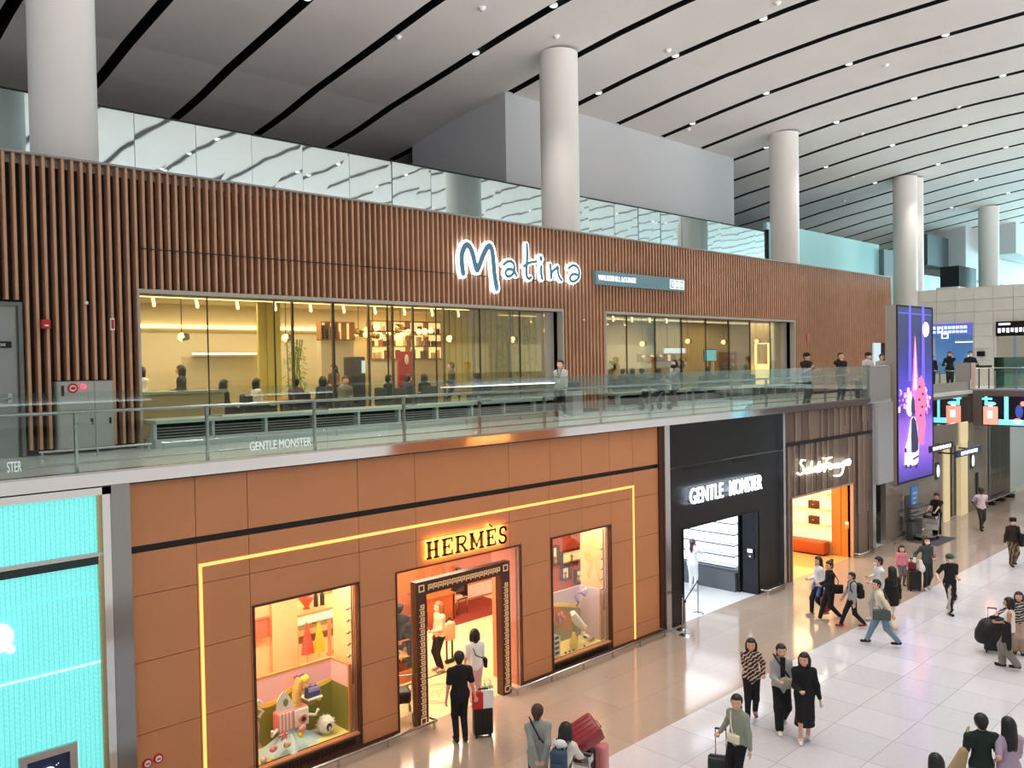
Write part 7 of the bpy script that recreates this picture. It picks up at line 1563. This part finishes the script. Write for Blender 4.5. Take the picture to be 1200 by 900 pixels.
where = {262: 'near the left end of the left lounge window', 300: 'behind the counter light in the left lounge window', 346: 'in front of the indoor bamboo', 378: 'just right of the indoor bamboo', 404: 'left of the black machine', 455: 'below the left part of the long shelves', 478: 'before the red display stand', 497: 'right of the red display stand', 560: 'before the yellow curtain panels', 730: 'leftmost in the right lounge window', 741: 'second from the left in the right lounge window', 752: 'third from the left in the right lounge window', 772: 'behind the pushchair in the right lounge window', 830: 'left of the tall lit shelf', 846: 'in front of the tall lit shelf', 874: 'right of the tall lit shelf'}
for px_, py_, c in G:
    q = atZ(px_, py_, 0) if False else None
    y = 20.2+random.uniform(0, 1.6); k = atY(px_, py_, y)
    a = random.choice((80, 250, 170, 0))
    armchair(k.x, y, a-90); r = math.radians(a)
    person('seated guest in %s top %s' % (c, where[px_]), (k.x-.0*math.cos(r), y-.0, ZU+.02), a, 1.68, cols[c], 'long', (40, 40, 44), 'trousers', hair=random.choice(('short', 'bob', 'long', 'low')), aL='front', aR='front', seat=.50, detail=False)
    if random.random() < .6: table(k.x+1.2*math.cos(r), y+1.2*math.sin(r))
for px_, py_, c, w in ((212, 425, 'dark', 'near the left end of the left lounge window'), (391, 415, 'brown', 'right of the indoor bamboo'), (529, 420, 'dark', 'before the right end of the long shelves'), (797, 418, 'black', 'behind the person with the pushchair'), (716, 425, 'olive', 'at the very left of the right lounge window'), (165, 430, 'white', 'at the very left edge of the left lounge window')):
    y = 21.2 if px_ != 391 else 22.9; k = headpos(px_, py_-1, 1.65, ZU); kk = atY(px_, 425, y)
    person('standing guest in %s top %s' % (c, w), (kk.x, y, ZU), random.choice((200, 60, 140)), 1.62+.06*random.random(), cols[c], 'long', (30, 30, 34), 'trousers', hair=random.choice(('short', 'bob', 'tail')), aL='front', aR='down', detail=False)
# lit panel sign and hanging screen in the right window
q0, q1 = atY(779, 414, 21.4), atY(803, 408, 21.4); t = Thing('hanging_sign', 'long white-blue lit hanging sign in the right lounge window', 'sign', (q0.x, 21.4, q0.z)); t.part('board', MB().box(q0.x, q1.x, 21.38, 21.44, q0.z, q1.z), mat('sign_lit_blue', (200, 220, 250), emit=1.2)); t.part('hanger', MB().box(q0.x+.2, q0.x+.22, 21.4, 21.42, q1.z, 9.3).box(q1.x-.22, q1.x-.2, 21.4, 21.42, q1.z, 9.3), M_dark)
q0, q1 = atY(826, 423, 23.4), atY(839, 410, 23.4); t = Thing('wall_screen', 'small turquoise screen in the right lounge window', 'screen', (q0.x, 23.4, q0.z)); t.part('display', MB().box(q0.x, q1.x, 23.38, 23.4, q0.z, q1.z), mat('screen_cyan')); t.part('casing', MB().box(q0.x-.03, q1.x+.03, 23.4, 23.46, q0.z-.03, q1.z+.03), M_dark); t.part('pole', MB().box((q0.x+q1.x)/2-.03, (q0.x+q1.x)/2+.03, 23.41, 23.45, ZU, q0.z), M_dark)
q0, q1 = atY(890, 428, 25.2), atY(897, 402, 25.2); tag(frame_mb(MB(), q0.x-.5, q1.x+.3, q0.z, q1.z, 25.1, 25.2, .06).box(q0.x-.5, q1.x+.3, 25.12, 25.18, ZU, q0.z).build('lit_mirror_frame', mat('cove_light')), 'tall glowing mirror frame at the right of the right lounge window', 'mirror')

# ------------------------------------------------------------------ people on the upper walkway
b, i = person('person in pale grey cardigan and dark trousers walking on the upper walkway', (atY(657, 440, 16.2).x, 16.2, ZU), 200, 1.66, (196, 194, 188), 'long', (30, 32, 38), 'trousers', (200, 200, 200), 'short', aL='swingf', aR='swingb', step=.15, skin=M_skinp, look=-10)
t = Thing('lanyard', 'dark lanyard hanging on the pale grey cardigan', 'lanyard', tuple(b.location), b.rotation_euler[2], None, world=False); t.part('cord', MB().tube([(-.07, .06, 1.44), (0, .165, 1.15), (.07, .06, 1.44)], .012), M_dark); t.part('badge', MB().box(-.04, .04, .16, .17, 1.03, 1.14), M_white)
pb = (atY(791, 440, 16.4).x, 16.4, ZU)
b, i = person('person in dark mask and grey coat pushing a pushchair on the upper walkway', pb, 165, 1.62, (136, 130, 122), 'long', (110, 106, 100), 'trousers', (220, 220, 220), 'long', aL='push', aR='push', coat=.15, skin=M_skinp)
t = Thing('scarf', 'black scarf and white shirt of the person with the pushchair', 'scarf', tuple(b.location), b.rotation_euler[2], None, world=False); t.part('scarf', MB().ball((0, .06, 1.42), (.1, .09, .08)), M_black); t.part('shirt', MB().prism([(-.07, 1.36), (.07, 1.36), (.05, 1.0), (-.05, 1.0)], 'y', .14, .165), M_white)
t = local_thing('pushchair', 'dark grey hooded pushchair on the upper walkway', 'pushchair', (pb[0]+.85*math.cos(math.radians(165)), pb[1]+.85*math.sin(math.radians(165)), ZU), 165)
t.part('seat', MB().rbox(-.24, .24, -.3, .38, .38, .62, .07), cloth((60, 60, 66))); V_, F_ = blob([((-.16, -.15, .78), (.16, -.15, .78), .2, .2), ((-.14, .0, .82), (.14, .0, .82), .16, .16)], .025, .02, [lambda X, Y, Z: .62-Z+0*X]); t.part('hood', MB().add(V_.tolist(), F_.tolist(), True), cloth((74, 74, 80))); t.part('blanket', MB().rbox(-.22, .22, .0, .4, .6, .7, .04), cloth((190, 190, 188)))
t.part('frame', MB().tube([(-.25, -.55, 1.05), (-.25, .35, .12)], .016).tube([(.25, -.55, 1.05), (.25, .35, .12)], .016).tube([(-.25, -.2, .5), (-.25, -.4, .1)], .016).tube([(.25, -.2, .5), (.25, -.4, .1)], .016), M_steel); t.part('handlebar', MB().tube([(-.26, -.55, 1.05), (.26, -.55, 1.05)], .02), M_dark); t.part('pale_bag', MB().rbox(-.14, .14, -.6, -.5, .62, .95, .04), cloth((206, 214, 220)))
for sx in (-1, 1):
    for y in (.35, -.4): t.part('wheel', MB().tube([(.25*sx-.02, y, .11), (.25*sx+.02, y, .11)], .11, 14), M_black)
for px_, lb, top, bt, mk_, hr in ((945, 'person in black t-shirt leaning on the balustrade, left of three', (20, 20, 22), (70, 78, 84), False, 'short'), (985, 'person in black t-shirt with hand at the mouth at the balustrade, middle of three', (20, 20, 22), (60, 66, 70), False, 'short'), (1017, 'person in white t-shirt and face mask at the balustrade, right of three', (206, 200, 190), (90, 92, 92), True, 'short')):
    q = atY(px_, 430, 14.0)
    b, i = person(lb, (q.x, 14.0, ZU), {945: 250, 985: 235, 1017: 250}[px_], 1.78, top, 'short', bt, 'trousers', (30, 30, 30), hr, aL='rail' if px_ != 985 else 'front', aR='rail' if px_ == 1017 else ('mouth' if px_ == 985 else 'phone'), fem=False, mask=mk_, cap=((20, 20, 22), 'peak') if px_ != 985 else None)
    if px_ == 945: w_ = wpt(b, i['wr'][1], i['s']); t = Thing('phone', 'small phone held by the person leaning on the balustrade', 'phone', (w_.x, w_.y, w_.z)); t.part('case', MB().rbox(w_.x-.04, w_.x+.04, w_.y-.07, w_.y-.055, w_.z-.02, w_.z+.13, .006), cloth((210, 120, 120))); t.part('camera_bump', MB().rbox(w_.x-.03, w_.x, w_.y-.076, w_.y-.07, w_.z+.09, w_.z+.12, .003), M_dark)
q = atY(1007, 430, 14.5); t = Thing('dark_backpack', 'dark backpack standing on the walkway behind the balustrade', 'backpack', (q.x, 14.4, ZU)); t.part('body', MB().rbox(q.x-.28, q.x+.28, 14.25, 14.6, ZU, 6.3, .1), M_dark); t.part('pocket', MB().rbox(q.x-.2, q.x+.2, 14.18, 14.28, 5.7, 6.0, .04), M_dark); t.part('top_handle', MB().tube([(q.x-.08, 14.45, 6.28), (q.x, 14.45, 6.36), (q.x+.08, 14.45, 6.28)], .015), M_dark)
b, i = person('person partly hidden behind the solid grey parapet by the video screen', (atY(1033, 430, 15).x, 15.0, ZU), 235, 1.72, (190, 184, 180), 'short', (60, 60, 60), 'trousers', hair='short', aL='down', aR='down', fem=False, detail=False)
for px_, X, lb, m_ in ((1113, 44.4, 'person in black top with hand at the chin behind the bridge balustrade', False), (1137, 44.4, 'person in black top and white face mask behind the bridge balustrade', True)):
    q = atX(px_, 430, X); b, i = person(lb, (X, q.y, ZU), 205, 1.80, (18, 18, 20), 'long', (30, 30, 32), 'trousers', hair='short', aL='rail' if m_ else 'mouth', aR='rail', fem=False, mask=m_)
q = atX(1092, 430, 45.5); person('person mostly hidden behind the right edge of the video screen', (45.5, q.y, ZU), 205, 1.66, (24, 24, 26), 'long', (30, 30, 32), 'trousers', hair='short', fem=False, detail=False)

# ------------------------------------------------------------------ the opposite side of the hall (seen in glass, steel and stone)
struct('wall_opposite', MB().box(XL, 20, -1.0, -.8, 0, 5.3), mat('opposite_lit_front', (214, 214, 210), .5, emit=.6)); struct('wall_opposite', MB().box(20, 30, -1.0, -.8, 0, 5.3), mat('opposite_orange', (190, 120, 76), .5, emit=.2)); struct('wall_opposite', MB().box(30, 60, -1.0, -.8, 0, 5.3), mat('opposite_lit_front'))  # opposite walls made to glow, added to brighten the steel balcony edge
for x0, x1 in ((-6, 12), (16, 38), (40, 56)): struct('window_5', MB().box(x0, x1, -4.79, -4.76, 6.6, 8.5), mat('opposite_lit_window', (214, 206, 180), .4, emit=.55))  # glowing panels added for unseen lounge windows, to brighten the balustrade reflections
struct('wall_opposite', MB().box(XL, 60, -5, -4.9, 8.8, 11.3), mat('opposite_pale', (200, 200, 198), .6))
struct('wall_opposite', MB().box(XL, 60, -.9, -.55, 4.9, 5.6), M_stone)
struct('wall_opposite', wallgrid(MB(), XL, 60, ZU, 8.8, -5, -4.8), mat('opposite_pale', (200, 200, 198), .6))
t = Thing('video_band', 'turquoise video band on the opposite balcony edge, seen only in reflections', 'screen', (55, -.52, 4.))
t.part('screen', MB().box(45.5, 60, -.56, -.52, 3.3, 4.5), M_scy)
for k in range(4):
    x = 47+3.6*k; t.part('portrait_picture', MB().ball((x, -.51, 3.85), (.75, .02, .6)), mat('portrait_hair', (50, 40, 40), .5)); t.part('portrait_picture', MB().ball((x+.1, -.49, 3.8), (.34, .02, .42)), mat('portrait_skin', (240, 200, 180), emit=.8))
t = Thing('shop_sign', 'glowing shop name on the opposite side, seen reversed in the steel balcony edge', 'sign', (25.3, -.7, 4.)); g = MB(); x = 0
for ch in 'HERMÈS':
    w = {'H': .36, 'E': .32, 'R': .36, 'M': .44, 'È': .32, 'S': .30}[ch]; slab(ch, x, 3.75, w, .42, g, -.02, .02); x += w+.07
t.part('letters', g.xf(Matrix.Translation((26.5, -.72, 0)) @ Matrix.Rotation(PI, 4, 'Z')), mat('opposite_letter_lamp', (255, 214, 130), emit=1.4))
for x0, x1 in ((-4, 4), (6.4, 12.3), (16, 20), (26, 34)):
    t = Thing('wall_washer', 'long white light trough on the opposite upper wall', 'light', ((x0+x1)/2, -4.7, 6.1), 0, 'white light troughs on the opposite wall'); t.part('tube', MB().box(x0, x1, -4.78, -4.7, 6.08, 6.14), mat('trough_white', (240, 246, 255), emit=7.)); t.part('tray', MB().box(x0, x1, -4.8, -4.6, 6.02, 6.07), M_dark)
print('PEOPLE', npeople)
